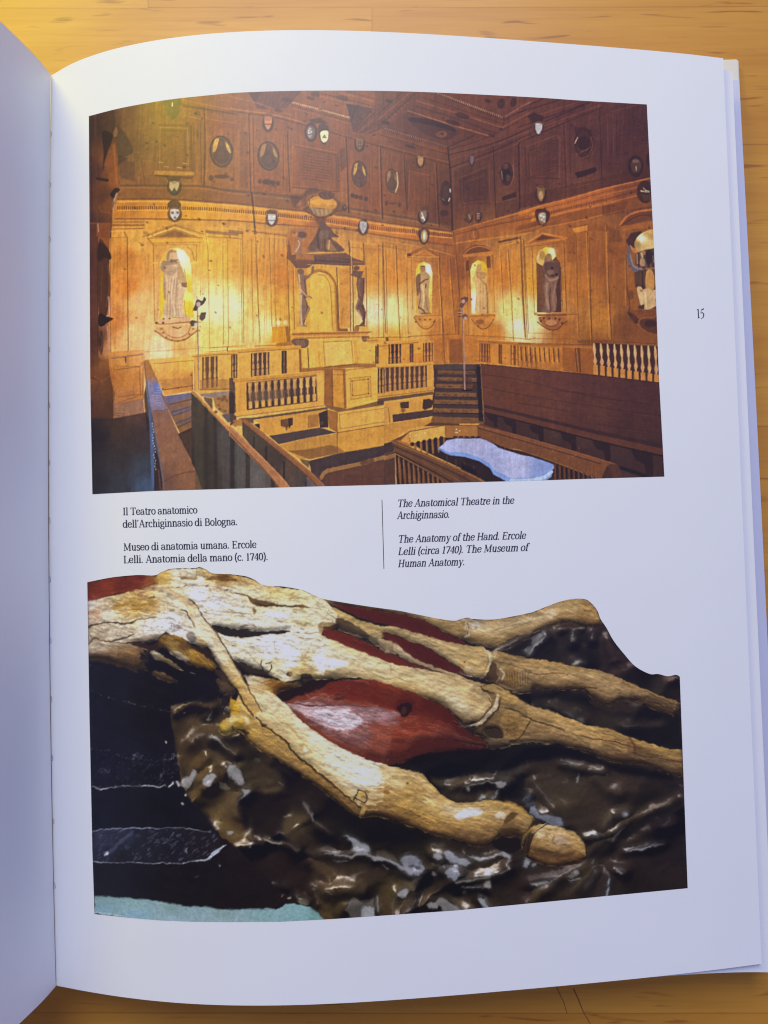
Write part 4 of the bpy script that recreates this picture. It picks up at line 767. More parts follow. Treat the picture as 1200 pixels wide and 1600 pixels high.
    P([(150,705),(370,700),(375,720),(150,720)],(122,66,24),.9,4);S([(125,710),(460,705)],6,(110,60,18),.7);P([(165,725),(340,725),(380,760),(340,790),(320,815),(260,832),(210,815),(180,780)],(146,84,34),.95,6,cv=True);S([(150,765),(190,800),(250,828),(310,820),(345,785),(380,760)],8,(84,46,18),.8);S([(190,740),(220,790),(280,800),(325,750)],7,(90,52,24),.7);E(255,770,44,22,(186,128,82),.8,10);[E(x,y,10,9,(80,44,20),.8,4) for x,y in ((175,760),(200,735),(240,738),(290,738),(320,745),(340,775))]
    # far right armoured figure
    P([(840,130),(880,70),(960,55),(960,130),(930,200),(870,190)],(56,33,26),.9,8);P([(800,60),(1060,10),(1060,-20),(820,20)],(150,84,30),.7,6)
    t(*D1);P([(790,1110),(850,1030),(920,1000),(1040,985),(1045,1060),(800,1130)],(100,54,26),.9,5);S([(795,1105),(850,1040),(930,1005),(1040,988)],16,(186,100,40),.85,4);S([(820,1100),(930,1040),(1040,1030)],7,(58,30,18),.7);P([(790,1120),(1045,1075),(1050,1130),(800,1150)],(150,84,30),.9,4)
    t(*D2)
    P([(915,195),(905,150),(930,100),(985,60),(1060,50),(1062,180),(990,200),(940,215)],k.grad([(930,150,(150,112,50)),(960,110,(255,244,200)),(1000,130,(236,200,130)),(1040,90,(176,136,64)),(1000,70,(190,150,76)),(1045,160,(206,170,106))]),.97,5,cv=True);G(968,120,26,22,(255,252,230),.8)
    P([(870,165),(900,185),(955,215),(950,235),(900,225)],(186,120,70),.9,5,cv=True);P([(915,230),(990,205),(1062,190),(1065,360),(980,350),(915,320)],(70,46,34),.95,8);[S([(930 + q * 20,225),(940 + q * 19,345)],9,(128,92,60) if q % 2 else (46,30,25),.6,6) for q in range(7)];P([(955,270),(985,275),(985,330),(950,320)],(176,140,100),.8,8,cv=True);S([(960,230),(970,260)],14,(206,176,130),.8);S([(925,235),(930,310)],9,(196,160,120),.6);E(975,225,18,20,(176,130,80),.7,6);E(1020,260,30,60,(36,24,24),.8,10);S([(1050,250),(1056,300)],9,(150,120,96),.5)
    S([(865,180),(860,260),(890,340),(940,365),(985,360)],[16,30,36,34,20],(82,84,104),.8,8);S([(872,240),(900,330),(960,355)],8,(140,152,190),.6)
    P([(905,380),(960,360),(1068,340),(1075,510),(1000,520),(910,490)],(74,48,30),.95,5);P([(1000,370),(1040,360),(1062,420),(1055,510),(995,505)],(196,138,70),.9,6,cv=True);S([(1000,350),(1065,345)],12,(150,114,80),.7);S([(968,380),(972,500)],10,(44,28,22),.8)
    P([(925,500),(965,500),(980,600),(960,640),(945,600)],(206,172,122),.95,6,cv=True);P([(975,515),(1045,515),(1075,620),(1060,650),(990,670),(975,600)],(196,160,112),.95,6,cv=True);P([(1050,515),(1075,515),(1078,590),(1060,580)],(196,160,120),.9,5);S([(990,540),(1000,650)],12,(230,206,160),.6,6);P([(935,640),(985,630),(980,665),(940,665)],(66,42,22),.9,5);P([(1040,660),(1078,640),(1078,670)],(84,54,34),.9,4)
    P([(850,680),(940,670),(1080,670),(1082,720),(930,725)],(110,58,22),.9,5);P([(850,690),(920,720),(945,770),(900,770)],(66,36,18),.9,6,cv=True);P([(935,740),(1080,725),(1085,860),(1040,860),(960,810)],(74,40,20),.9,6);S([(930,790),(960,740),(1060,735)],12,(140,80,32),.7);S([(940,790),(990,840),(1080,865)],10,(130,74,28),.7);E(1030,780,50,28,(46,26,18),.8,10)
    P([(735,715),(850,700),(960,840),(1085,870),(1088,920),(740,900)],(118,66,22),.6,16);S([(850,500),(870,640),(860,680)],12,(84,46,14),.7,6);E(880,555,24,36,(84,48,18),.6,12)
    S([(60,895),(460,900)],5,(120,66,18),.6);S([(80,850),(470,870)],4,(130,74,20),.5);P([(460,905),(730,905),(725,945),(580,940),(460,930)],(110,60,18),.7,5);S([(735,920),(1085,935)],5,(84,46,14),.7)
    P([(0,935),(400,945),(600,950),(1090,975),(1095,1010),(600,985),(330,965),(0,955)],(150,86,26),.9,3);S([(0,930),(600,948),(1090,972)],6,(88,48,14),.7);S([(0,948),(600,966),(1090,990)],5,(206,130,50),.5)
    P([(0,955),(345,965),(350,1150),(0,1120)],(186,112,30),.9,3);P([(340,965),(600,985),(610,1180),(345,1150)],(140,78,22),.95,3)
    t(*D3)
    P([(0,-50),(330,-30),(350,150),(0,115)],k.grad([(0,0,(176,108,30)),(200,0,(206,134,38)),(100,80,(122,70,26)),(300,60,(160,92,26))]),.9,3)
    for i in range(9):
        x=5 + i * 36.5;y=-38 + i * 1.5
        S([(x,y - 10),(x + 3,y + 30),(x + 5,y + 60),(x + 6,y + 75),(x + 6,y + 95),(x + 8,y + 118)],[5,12,5,12,18,8],(196,124,40),.95,3);S([(x + 14,y),(x + 20,y + 100)],9,(60,33,16),.75,4);P([(x - 4,y + 118),(x + 20,y + 120),(x + 20,y + 155),(x - 4,y + 150)],(176,108,40),.95,3)
    P([(440,-30),(480,-30),(490,160),(455,155)],(84,46,16),.85,4);S([(455,-20),(470,150)],10,(176,108,36),.7)
    P([(595,-70),(1100,-45),(1108,240),(610,180)],(56,32,22),.95,3)
    for i in range(10):
        x=590 + i * 53;y=-66 + i * 2.4;j=i * 6
        S([(x,y),(x + 4,y + 50 + j * .3),(x + 6,y + 90 + j * .4),(x + 8,y + 115 + j * .5),(x + 9,y + 140 + j * .7),(x + 10,y + 165 + j)],[10,26,12,14,30,12],(204,148,96),.95,4);S([(x - 3,y + 4),(x + 4,y + 90)],6,(232,188,140),.7,4);P([(x - 6,y + 165 + j),(x + 30,y + 168 + j),(x + 32,y + 246 + j * .8),(x - 6,y + 240 + j * .8)],(190,126,56),.95,4)
    # dark boarded front
    P([(-295,92),(0,120),(590,178),(1108,238),(1140,975),(820,975),(640,830),(0,650),(-320,572),(-268,545)],k.grad([(0,250,(88,46,28)),(300,250,(82,44,32)),(600,300,(74,40,32)),(1000,300,(62,34,29)),(1050,550,(60,34,28)),(600,450,(76,41,31)),(200,420,(84,46,30)),(0,400,(84,44,26)),(500,600,(66,36,26)),(900,620,(58,32,24)),(1000,800,(46,28,24))]),.97,3)
    S([(-295,96),(0,122),(590,182),(1105,242)],6,(48,26,16),.8)
    for pts in [[(-280,175),(0,215),(500,330),(1110,420)],[(-280,270),(0,330),(560,420),(1112,500)],[(0,400),(200,430),(420,470)],[(500,340),(800,380)],[(300,300),(520,325),(700,345)],[(600,560),(1125,640)]]: S(pts,5,(46,26,19),.6,3)
    for i in range(60):
        x,y=k.rng.random() * 1050,170 + k.rng.random() * 420;y += x * .12;L=40 + k.rng.random() * 120;S([(x,y),(x + L,y + L * .13)],4,(54,29,22) if i % 2 else (100,55,38),.35,3)
    P([(-268,410),(0,470),(600,610),(1130,720),(1133,745),(600,640),(0,500),(-268,438)],(46,28,22),.8,6);P([(-268,436),(0,495),(600,640),(1130,755),(1132,805),(640,700),(0,540),(-262,478)],(84,46,27),.9,4);S([(-262,476),(0,538),(640,700),(1130,808)],12,(26,17,14),.9)
    P([(-262,482),(0,545),(640,705),(1132,815),(1138,975),(1000,960),(640,830),(0,645),(-265,570)],(54,33,25),.95,3);P([(200,600),(330,640),(330,720),(200,690)],(64,42,32),.7,6);P([(450,660),(570,690),(590,760),(450,740)],(62,40,30),.7,6);P([(700,730),(900,780),(900,880),(710,830)],(54,35,29),.7,8)
    for x,y,s_ in [(-60,545,.9),(-200,510,.8),(150,600,1),(400,660,1.1),(660,720,1.25),(980,800,1.5)]:
        P([(x - 70 * s_,y - 30 * s_),(x - 20,y - 20 * s_),(x + 45 * s_,y - 8 * s_),(x + 50 * s_,y + 100 * s_),(x + 15 * s_,y + 100 * s_),(x + 5,y + 45 * s_),(x - 40 * s_,y + 25 * s_)],(34,21,17),.9,5,cv=False)
    P([(-320,572),(0,648),(640,830),(720,870),(690,960),(640,970),(0,760),(-110,745),(-315,665)],(104,60,30),.95,4);S([(-320,575),(0,655),(640,835),(760,870)],12,(122,72,36),.9,4);S([(-315,592),(0,685),(640,865)],7,(64,36,20),.9);S([(-318,584),(0,672),(640,850)],5,(140,86,46),.6)
    [E(150 + k.rng.random() * 400,730 + k.rng.random() * 130,4,4,(150,100,60),.6,3) for _ in range(20)]
    P([(690,880),(770,870),(820,975),(640,975)],(58,34,24),.95,4);P([(700,870),(770,865),(830,975),(740,975)],(74,42,28),.9,4);P([(780,880),(1000,930),(1140,960),(1140,980),(830,978)],(58,38,34),.9,5);P([(780,875),(1000,930),(1100,960),(1000,955),(800,905)],(26,18,16),.9,4)
    P([(-320,665),(-110,745),(40,775),(280,855),(640,975),(260,1000),(-500,1000)],(40,25,19),.95,4)
    for i in range(9):
        x=285 + i * 37;S([(x,870 + i * 9),(x + 4,990)],14,(92,54,30),.85,4);S([(x + 14,880 + i * 9),(x + 18,1000)],10,(24,16,13),.9,4)
    # ---------------- bottom centre: stairs,pit,table -----------
    t(*C3)
    P([(435,100),(800,95),(820,490),(835,560),(430,520),(430,310),(440,180)],(52,34,28),.97,4)
    for i,(y,xl,xr) in enumerate([(160,470,760),(212,465,775),(265,455,740),(330,450,770),(388,440,790),(455,435,815),(525,430,830)]):
        P([(xl,y - 17),(xr,y - 10),(xr,y + 22),(xl,y + 17)],(122,80,40) if i else (110,70,36),.9,7,rough=2.5)
        P([(xl,y - 45),(xr,y - 38),(xr,y - 16),(xl,y - 20)],(58,44,42),.7,6);S([(xl,y + 22),(xr,y + 26)],8,(30,20,18),.7,4)
        for _ in range(9): x=xl + k.rng.random() * (xr - xl);E(x,y + k.rng.random() * 12,14,5,(70,42,22),.6,4)
    P([(440,100),(620,92),(800,108),(800,135),(450,135)],(66,52,46),.9,6);P([(770,110),(805,110),(828,550),(790,545)],(26,18,17),.85,8);P([(660,200),(735,205),(735,285),(670,290)],(60,38,28),.6,8);S([(660,300),(735,300)],10,(26,18,16),.9)
    P([(-10,40),(435,0),(440,100),(0,110)],k.grad([(0,50,(206,146,52)),(430,50,(190,116,36))]),.9,4)
    balus(85,-60,182,-65,155,152,3,(180,118,54),(48,28,24));balus(355,-70,430,-75,148,146,3,(204,136,60),(88,46,26));balus(252,-60,280,-62,140,140,1,(130,76,30),(66,36,20),.4);P([(-5,-60),(8,-60),(8,90),(-5,95)],(80,48,26),.8,4)
    P([(0,100),(435,80),(440,300),(430,350),(0,385)],(200,140,52),.97,4);rail([(0,112),(220,104),(430,92)],(206,144,52),22)
    balus(0,128,385,108,190,165,10,(178,124,66),(66,40,28),.52);P([(385,105),(432,100),(438,270),(385,275)],(206,146,60),.95,3);S([(0,330),(435,280)],22,(196,138,54),.9,4);S([(0,352),(435,300)],6,(110,68,28),.7)
    P([(0,365),(430,310),(440,335),(60,385),(0,395)],(74,52,40),.85,5)
    P([(0,400),(420,335),(430,420),(350,460),(120,490),(0,560)],(196,138,54),.95,4);P([(175,395),(245,385),(245,440),(180,440)],(58,36,24),.95,4);P([(355,372),(400,365),(435,380),(425,430),(370,455),(350,440)],(48,31,24),.95,5);S([(190,440),(200,480)],12,(120,78,34),.8);E(200,455,20,16,(110,72,34),.7,6)
    S([(0,405),(430,335)],6,(226,172,84),.6);P([(0,425),(100,410),(110,550),(0,570)],(196,140,62),.95,4);S([(85,440),(95,550)],6,(90,54,22),.8);S([(0,440),(90,430)],4,(120,76,32),.6)
    P([(115,490),(430,450),(430,500),(360,515),(120,555)],(56,38,34),.95,4);P([(120,550),(400,510),(430,540),(360,580),(240,600),(120,690),(0,740),(0,575)],(184,126,46),.95,4);S([(0,575),(120,552),(400,512)],6,(226,168,78),.6);P([(430,500),(830,545),(832,560),(620,560),(400,580)],(112,70,32),.85,6)
    P([(360,580),(420,550),(640,560),(640,572),(520,575)],(70,42,24),.9,5)
    # pit parapet
    P([(110,700),(245,620),(525,570),(780,575),(785,665),(620,665),(500,690),(260,740)],(150,94,36),.95,4)
    P([(245,625),(525,575),(528,665),(490,680),(260,715)],(206,158,70),.95,4);P([(530,578),(775,578),(778,665),(530,665)],(150,96,42),.95,4); S([(245,622),(525,572),(780,574)],7,(90,54,24),.7,cv=False);S([(780,575),(785,665)],7,(80,46,22),.7);S([(527,575),(530,665)],5,(120,76,30),.8)
    [E(x,y,7,5,(228,206,150),.8,4) for x,y in ((615,605),(622,630),(610,628),(640,615),(300,650),(370,632),(250,660))]
    P([(245,625),(250,720),(175,690)],(190,132,56),.95,4)
    P([(260,715),(500,670),(790,665),(990,745),(1100,1000),(880,1000),(560,860),(400,790)],(34,22,18),.97,4)
    for i in range(6):
        x=268 + i * 45;y=712 - i * 9;E(x + 5,y + 6,16,16,(40,25,18),.9,4);S([(x + 26,y + 5),(x + 30,y + 100)],17,(122,80,40),.9,4);S([(x + 22,y + 5),(x + 26,y + 80)],5,(176,124,62),.6)
    [P([(590 + i * 45,655),(625 + i * 45,657),(620 + i * 45,675),(595 + i * 45,675)],(58,32,20),.9,4) for i in range(5)]
    for i in range(8): x=940 + i * 35;E(x,735 + i * 12,12,12,(40,24,18),.9,4);S([(x + 18,745 + i * 12),(x + 20,790 + i * 10)],12,(92,54,30),.8,4)
    [S([(540 + i * 70,810 + i * 24),(545 + i * 70,880 + i * 18)],8,(84,60,40),.6,4) for i in range(4)];P([(650,860),(770,910),(770,950),(660,900)],(20,14,12),.9,6)
    # blue-white slab
    slab=[(478,745),(510,720),(540,690),(620,674),(700,678),(800,675),(850,690),(900,715),(940,745),(1020,772),(1120,800),(1200,815),(1300,845),(1375,870),(1378,895),(1365,910),(1360,950),(1300,985),(1100,998),(1040,995),(905,940),(880,900),(800,850),(680,815),(580,805),(530,785)]
    P(slab,(120,146,205),.98,4);top=[(482,745),(512,722),(540,690),(620,674),(700,678),(800,675),(850,690),(900,715),(940,745),(1020,772),(1120,800),(1200,815),(1300,845),(1375,872),(1360,905),(1290,945),(1180,962),(1040,962),(920,915),(870,865),(790,820),(690,785),(600,778),(570,788)]
    P(top,k.grad([(540,720,(166,172,216)),(750,720,(164,166,206)),(900,800,(158,164,208)),(1100,880,(170,174,214)),(1300,890,(128,146,202)),(1350,880,(122,142,200))]),.98,3);S([(1040,975),(1180,975),(1300,955),(1360,920)],22,(176,196,226),.9,5);S([(480,755),(570,798),(690,800),(800,838),(880,885),(915,930)],14,(112,148,216),.7,5)
    # pit front rail
    P([(100,700),(130,690),(890,1005),(560,1010),(540,1000),(140,790)],(84,52,30),.97,4)
    S([(115,700),(870,1000)],12,(134,86,44),.85,4);S([(120,730),(780,1008)],7,(46,28,19),.8);S([(118,716),(830,1005)],6,(110,68,36),.6);S([(125,755),(700,1008)],8,(112,70,38),.7);S([(130,780),(620,1008)],9,(40,25,18),.85);P([(100,695),(180,690),(250,625),(200,650)],(92,56,32),.9,4)
    P([(140,795),(560,1010),(150,1030)],(38,24,18),.97,4)
    for i in range(11):
        x=165 + i * 38;y=815 + i * 18;S([(x,y),(x + 6,y + 60),(x + 8,y + 110),(x + 14,y + 180),(x + 18,y + 240)],[10,18,24,12,20],(112,70,38),.95,4);S([(x - 4,y + 10),(x + 4,y + 110)],5,(160,110,66),.6,3)
    P([(-10,740),(100,705),(135,790),(140,1030),(-10,1040)],(66,43,34),.9,6);P([(-10,730),(110,700),(130,770),(0,800)],(50,36,32),.9,6);S([(-5,845),(125,810)],24,(140,98,48),.85,5,rough=3);S([(-5,830),(125,795)],5,(196,146,82),.6);P([(-10,860),(128,825),(135,1030),(-10,1040)],(74,46,32),.9,5);S([(60,880),(55,1030)],4,(52,32,24),.6)
    t(*C2);lampstand(665,650,680,1290,11,(172,130,110));t(*C3);S([(675,0),(681,290)],11,(150,116,106),.95,2.5)
    t(*C2);P([(650,580),(700,570),(705,590),(685,620),(660,655),(640,640),(655,610)],(92,58,56),.95,4,cv=True);E(670,605,14,16,(206,160,140),.8,5);E(642,690,18,14,(100,62,54),.9,5);E(682,722,20,22,(112,72,62),.9,5);S([(625,690),(660,690)],6,(222,190,170),.7);S([(625,725),(690,715)],6,(70,42,36),.8);E(686,735,10,12,(206,170,150),.8,4)
    # ---------------- bottom left ----------------
    t(*A3)
    P([(200,0),(480,-20),(475,370),(240,420),(210,300)],k.grad([(350,60,(186,124,58)),(350,220,(172,106,44)),(260,200,(150,88,36)),(300,360,(150,92,52)),(440,40,(206,146,84))]),.9,5)
    S([(270,110),(440,112),(465,90)],6,(120,76,40),.6,cv=False);S([(250,140),(442,115),(448,330),(270,350)],6,(110,66,28),.7,cv=False);S([(445,90),(470,80),(462,320)],6,(130,82,40),.5,cv=False);S([(225,50),(465,18)],12,(120,88,92),.7);S([(330,40),(334,80)],7,(40,26,18),.9);S([(260,400),(470,330)],5,(110,70,38),.7)
    P([(480,60),(860,30),(860,300),(640,340),(560,200)],k.grad([(600,70,(216,160,76)),(800,70,(226,172,70)),(700,200,(196,136,58)),(800,250,(180,116,44))]),.9,5);S([(550,92),(860,66)],5,(130,84,34),.7);P([(590,215),(860,200),(860,280),(620,300)],(166,110,54),.6,10);S([(615,298),(740,280),(860,262)],6,(90,54,26),.8);S([(742,70),(744,300)],4,(150,98,40),.5);[E(x,y,7,8,(84,50,22),.8,4) for x,y in ((622,292),(742,280),(845,180))];S([(850,160),(855,290)],12,(130,82,38),.6)
    P([(240,410),(470,365),(480,480),(240,540)],(122,84,70),.85,8);[S([(250,480 + i * 18),(320,482 + i * 18)],5,(60,38,30),.6) for i in range(4)]
    P([(55,0),(200,90),(215,200),(245,320),(240,560),(200,700),(60,700)],k.grad([(90,60,(84,46,28)),(160,100,(120,72,36)),(100,200,(104,58,32)),(90,300,(84,48,32)),(200,250,(84,48,26)),(100,420,(66,38,30)),(210,450,(58,34,24)),(150,600,(36,24,26))]),.95,8);S([(90,190),(140,230),(215,180)],9,(130,78,42),.5,5);S([(235,200),(240,520)],6,(150,92,46),.6);S([(70,200),(130,240),(80,330)],8,(56,32,22),.6,5)
    P([(60,520),(240,520),(500,470),(530,620),(560,1075),(70,1110)],k.grad([(100,700,(24,21,30)),(100,1000,(24,25,36)),(300,600,(50,36,32)),(400,500,(66,44,38)),(400,700,(42,34,34)),(300,850,(34,32,38)),(450,900,(42,50,66)),(480,1030,(48,66,98)),(300,1050,(34,40,54)),(500,650,(44,34,36))]),.97,10)
    P([(475,340),(500,210),(530,600),(500,620)],(36,26,26),.8,8)
    # big handrail
    P([(470,70),(510,60),(580,215),(655,430),(935,1062),(560,1072),(515,460),(485,215)],k.grad([(510,130,(158,104,52)),(530,200,(150,100,60)),(560,280,(112,106,140)),(580,380,(128,112,140)),(590,480,(116,80,66)),(620,600,(120,80,60)),(700,750,(126,86,62)),(800,950,(118,78,54)),(640,1000,(96,64,52)),(900,1050,(126,82,54))]),.97,4)
    P([(495,215),(575,210),(640,420),(650,460),(540,465),(510,330)],(116,112,160),.55,14,rough=3);P([(540,240),(590,250),(620,330),(560,340)],(84,102,176),.6,10);[S([(530 + k.rng.random() * 60,260 + i * 20),(580 + k.rng.random() * 50,258 + i * 20)],5,(176,176,216),.5,4) for i in range(9)];S([(545,462),(655,452)],7,(84,62,66),.7)
    P([(480,70),(490,215),(520,460),(535,620),(555,1072),(625,1072),(600,870),(548,540),(505,330)],(60,56,76),.9,6);S([(500,230),(522,480),(540,800),(550,1070)],[6,18,30,26],(62,84,130),.85,5);S([(548,540),(600,850),(628,1000),(632,1070)],12,(84,86,104),.7,4);P([(555,730),(590,830),(620,1000),(612,1072),(555,1072)],(40,28,24),.9,5);S([(590,920),(605,1065)],12,(84,54,38),.8,4)
    [E(535 + k.rng.random() * 14 + i * 1.4,560 + i * 22,4,7,(176,196,214),.7,4) for i in range(17)]
    S([(625,1000),(700,965),(790,935),(880,925)],6,(66,44,36),.6,3);S([(650,430),(935,1062)],7,(150,98,60),.5)
    P([(605,330),(640,345),(840,320),(848,620),(760,640),(650,420)],k.grad([(740,350,(100,90,116)),(760,400,(124,82,48)),(760,460,(98,82,98)),(770,510,(140,92,44)),(790,550,(86,72,76)),(800,590,(130,84,40))]),.97,4)
    for y0,y1 in ((410,370),(470,425),(500,450),(560,510),(590,540)): S([(670 + (y0 - 400) * .35,y0),(845,y1)],6,(58,38,30),.75,4)
    P([(640,345),(840,318),(842,352),(660,405)],(92,90,130),.8,5);P([(680,480),(845,425),(845,452),(690,500)],(96,84,104),.8,5);P([(720,545),(845,505),(845,525),(730,560)],(84,74,84),.7,5)
    P([(740,640),(850,590),(860,900),(840,840)],(46,32,24),.9,8)
    # dark partition 1
    P([(842,312),(1200,690),(1200,1068),(935,1064),(850,860)],k.grad([(880,500,(56,46,34)),(950,700,(44,38,26)),(1000,900,(42,38,28)),(1100,700,(62,56,54)),(1130,850,(66,60,54)),(1180,1000,(48,42,36)),(870,800,(40,34,24))]),.97,4)
    for x,w,c in [(900,60,(62,54,40)),(960,30,(38,32,22)),(1030,26,(34,28,22)),(1110,56,(70,64,62)),(1165,26,(34,28,24)),(1195,16,(60,52,50))]: S([(x,330 + max(0,(x - 850)) * 1.02),(x + 5,1064)],w,c,.55,8)
    S([(845,310),(930,1060)],6,(30,22,16),.0)
    P([(842,300),(870,310),(1210,660),(1210,705),(1170,660)],(176,120,66),.97,4);S([(852,312),(1200,690)],6,(96,62,36),.7)
    P([(910,320),(1180,300),(1185,340),(1010,360),(920,345)],(110,96,106),.8,6);P([(940,350),(1010,365),(1010,450),(950,380)],(70,52,44),.8,6);P([(1015,360),(1190,330),(1195,470),(1100,490),(1030,430)],(136,92,48),.85,6,rough=2.5);[E(1030 + k.rng.random() * 150,350 + k.rng.random() * 120,14,12,(84,54,30),.5,6) for _ in range(12)];P([(1080,490),(1195,470),(1200,540),(1130,550)],(74,66,76),.9,6);P([(1140,560),(1200,540),(1200,590)],(150,100,48),.8,5)
    P([(868,30),(905,28),(905,320),(870,305)],(206,148,64),.95,4);S([(870,40),(872,300)],5,(110,70,30),.7)
    P([(860,20),(1200,0),(1200,210),(1190,300),(905,330)],(206,152,66),.9,4);rail([(860,30),(1000,15),(1200,8)],(206,146,56),18)
    balus(930,40,1050,32,250,240,3,(190,138,66),(84,56,36));balus(1158,25,1205,22,230,230,1,(170,118,54),(84,56,34));P([(910,220),(1190,210),(1190,290),(910,300)],(140,92,46),.5,8);S([(910,295),(1190,290)],12,(130,84,40),.7)
    t(*A2);S([(893,640),(905,1290)],10,(150,116,100),.95,2.5);S([(890,640),(902,1290)],3,(86,60,54),.6);S([(897,640),(909,1290)],3,(226,200,186),.6)
    P([(890,590),(930,600),(945,570),(960,590),(935,630),(900,650),(885,680),(858,670),(875,630)],(66,52,52),.95,4,cv=True);E(900,628,16,20,(196,176,172),.85,5);S([(888,565),(892,600)],6,(140,110,96),.7);P([(905,740),(920,690),(960,690),(955,735),(930,760)],(74,58,46),.95,4);S([(893,720),(910,720)],6,(84,60,50),.8);P([(830,775),(850,750),(890,760),(880,795),(845,800)],(70,54,44),.95,4);E(880,790,14,22,(206,184,176),.8,6);S([(880,770),(920,765)],7,(110,84,70),.8)
    # ---------------- bottom centre-left (B3) ----------------
    t(*B3)
    P([(-10,200),(40,215),(45,540),(0,580)],(70,52,40),.9,6);P([(-10,310),(30,320),(30,480),(-10,480)],(42,30,24),.8,6)
    P([(0,1150 - 1000),(560,130),(740,120),(1140,90),(1200,90),(1200,400),(720,430),(560,300),(40,230)],(206,150,60),.0,4)
    balus(8,22,52,18,185,180,2,(190,140,66));balus(160,10,305,0,185,178,4,(184,134,76),(70,46,34));balus(400,-7,440,-10,178,175,1,(112,76,42),(52,32,20),.4)
    P([(35,225),(720,155),(725,415),(45,500)],(206,150,62),.97,4);rail([(35,222),(380,190),(720,160)],(196,134,50),30)
    P([(125,240),(670,185),(680,385),(130,455)],(70,46,34),.95,3)
    for i in range(11):
        x=140 + i * 50;y=238 - i * 4.8;h=205 - i * 1.0
        w=30;c=(184,134,72) if i < 8 else (206,156,84)
        P([(x - 4,y + 4),(x + 30,y),(x + 26,y + 30),(x,y + 34)],c,.9,4);S([(x + 13,y + 25),(x + 13,y + 70)],[20,30],c,.9,3);S([(x + 14,y + 75),(x + 15,y + 145)],[10,34,36,12],(150,112,72) if i < 8 else c,.9,3)
        P([(x + 2,y + h - 55),(x + 30,y + h - 58),(x + 30,y + h - 4),(x + 4,y + h)],(206,152,70),.95,3);S([(x - 12,y + 20),(x - 8,y + h)],9,(46,30,24),.7,4)
        S([(x + 8,y + 10),(x + 8,y + 120)],4,(226,182,116),.5)
    P([(155,300),(300,290),(440,300),(430,370),(160,400)],(130,104,78),.35,14)
    P([(40,235),(122,228),(128,460),(45,475)],(200,142,56),.95,3);P([(675,165),(722,160),(726,410),(682,415)],(212,156,66),.95,3);S([(45,485),(380,445),(728,400)],26,(206,150,62),.95,4);S([(45,505),(728,420)],6,(104,66,28),.7)
    P([(60,520),(200,510),(760,430),(760,450),(180,530),(180,560)],(76,54,42),.9,4);P([(180,535),(755,445),(690,485),(240,560)],(190,134,52),.95,4)
    P([(225,560),(690,480),(760,590),(700,595),(300,650),(235,620)],(196,138,52),.97,4);P([(390,530),(490,512),(490,570),(450,580),(440,620),(430,590),(395,580)],(90,58,32),.95,5);P([(450,520),(480,515),(480,570),(455,600)],(44,28,20),.9,4);P([(605,495),(690,485),(690,580),(605,595)],(150,98,40),.9,4);P([(690,480),(762,450),(765,590),(700,590)],(40,27,22),.95,4);E(715,555,12,14,(84,62,48),.8,4);P([(185,565),(228,560),(232,605),(200,580)],(40,27,20),.95,4)
    P([(300,655),(700,590),(830,630),(380,720)],(62,48,48),.97,4);P([(380,725),(520,690),(830,632),(835,790),(630,830),(540,830)],(178,124,48),.97,4);P([(440,770),(600,760),(780,725),(835,740),(835,790),(620,835)],(120,78,36),.85,8);S([(385,722),(600,672),(830,634)],6,(220,164,78),.6);S([(832,470),(838,790)],7,(66,40,22),.85)
    # lectern
    P([(735,130),(800,120),(900,130),(910,440),(800,440),(730,410)],(166,106,36),.97,4);P([(735,130),(795,140),(800,435),(735,410)],(134,80,28),.9,4);P([(800,145),(885,150),(895,435),(805,435)],(196,134,42),.9,4);S([(795,130),(800,430)],9,(90,52,22),.7);S([(885,140),(895,435)],14,(120,72,30),.8);S([(740,140),(800,130),(890,145),(1135,118)],10,(150,92,36),.8,cv=False);S([(735,175),(885,180),(1140,155)],5,(110,66,24),.6,cv=False)
    P([(910,145),(1135,118),(1148,385),(915,440)],(214,162,62),.97,4);P([(935,205),(1090,190),(1100,345),(945,370)],(206,152,56),.9,4);S([(935,207),(1092,190),(1100,345),(942,372),(935,207)],5,(130,84,30),.8,cv=False);S([(950,225),(1075,212),(1083,325),(955,345),(950,225)],6,(120,76,26),.7,cv=False);[E(x,y,12,12,(206,152,56),.9,3) or E(x,y,6,7,(60,36,16),.9,3) for x,y in ((950,228),(1076,212),(955,338),(1080,325))];S([(910,420),(1140,378)],8,(226,178,84),.7)
    P([(730,410),(910,445),(1150,385),(1200,380),(1200,420),(850,470),(760,440)],(110,74,36),.9,5);P([(760,450),(840,470),(835,630),(770,590)],(140,88,34),.97,4);P([(840,470),(1200,415),(1200,570),(838,630)],(214,158,66),.97,4);S([(850,490),(1200,440)],5,(140,90,36),.7);S([(852,490),(858,600),(1200,545)],5,(120,76,28),.7,cv=False);P([(838,632),(1200,575),(1200,730),(1000,770),(838,790)],(196,138,50),.97,4);S([(838,630),(1200,572)],7,(110,68,26),.8);P([(838,790),(840,740),(900,780),(1000,770)],(130,84,36),.7,8)
    P([(1145,385),(1200,375),(1200,410),(1150,412)],(70,48,34),.9,4);balus(1155,135,1205,130,190,190,2,(190,140,66),(64,38,24))
    # floor
    P([(610,850),(840,790),(1200,730),(1200,1040),(770,1045),(640,940)],(66,50,46),.97,4);P([(620,845),(840,800),(1200,735),(1200,820),(900,880),(740,920),(700,960),(630,930)],(56,42,40),.9,6);S([(710,965),(740,930),(800,910),(1000,870),(1200,820)],30,(150,104,54),.9,5,rough=3);S([(1030,862),(1110,845)],30,(74,46,32),.7,5);P([(720,970),(800,930),(1200,845),(1200,1040),(770,1045)],(84,50,34),.95,5);[S([(900 + i * 60,960 + i * 4),(1000 + i * 60,945 + i * 4)],6,(66,40,28),.5,5) for i in range(4)];P([(540,830),(620,845),(610,900),(560,860)],(74,58,38),.8,6)
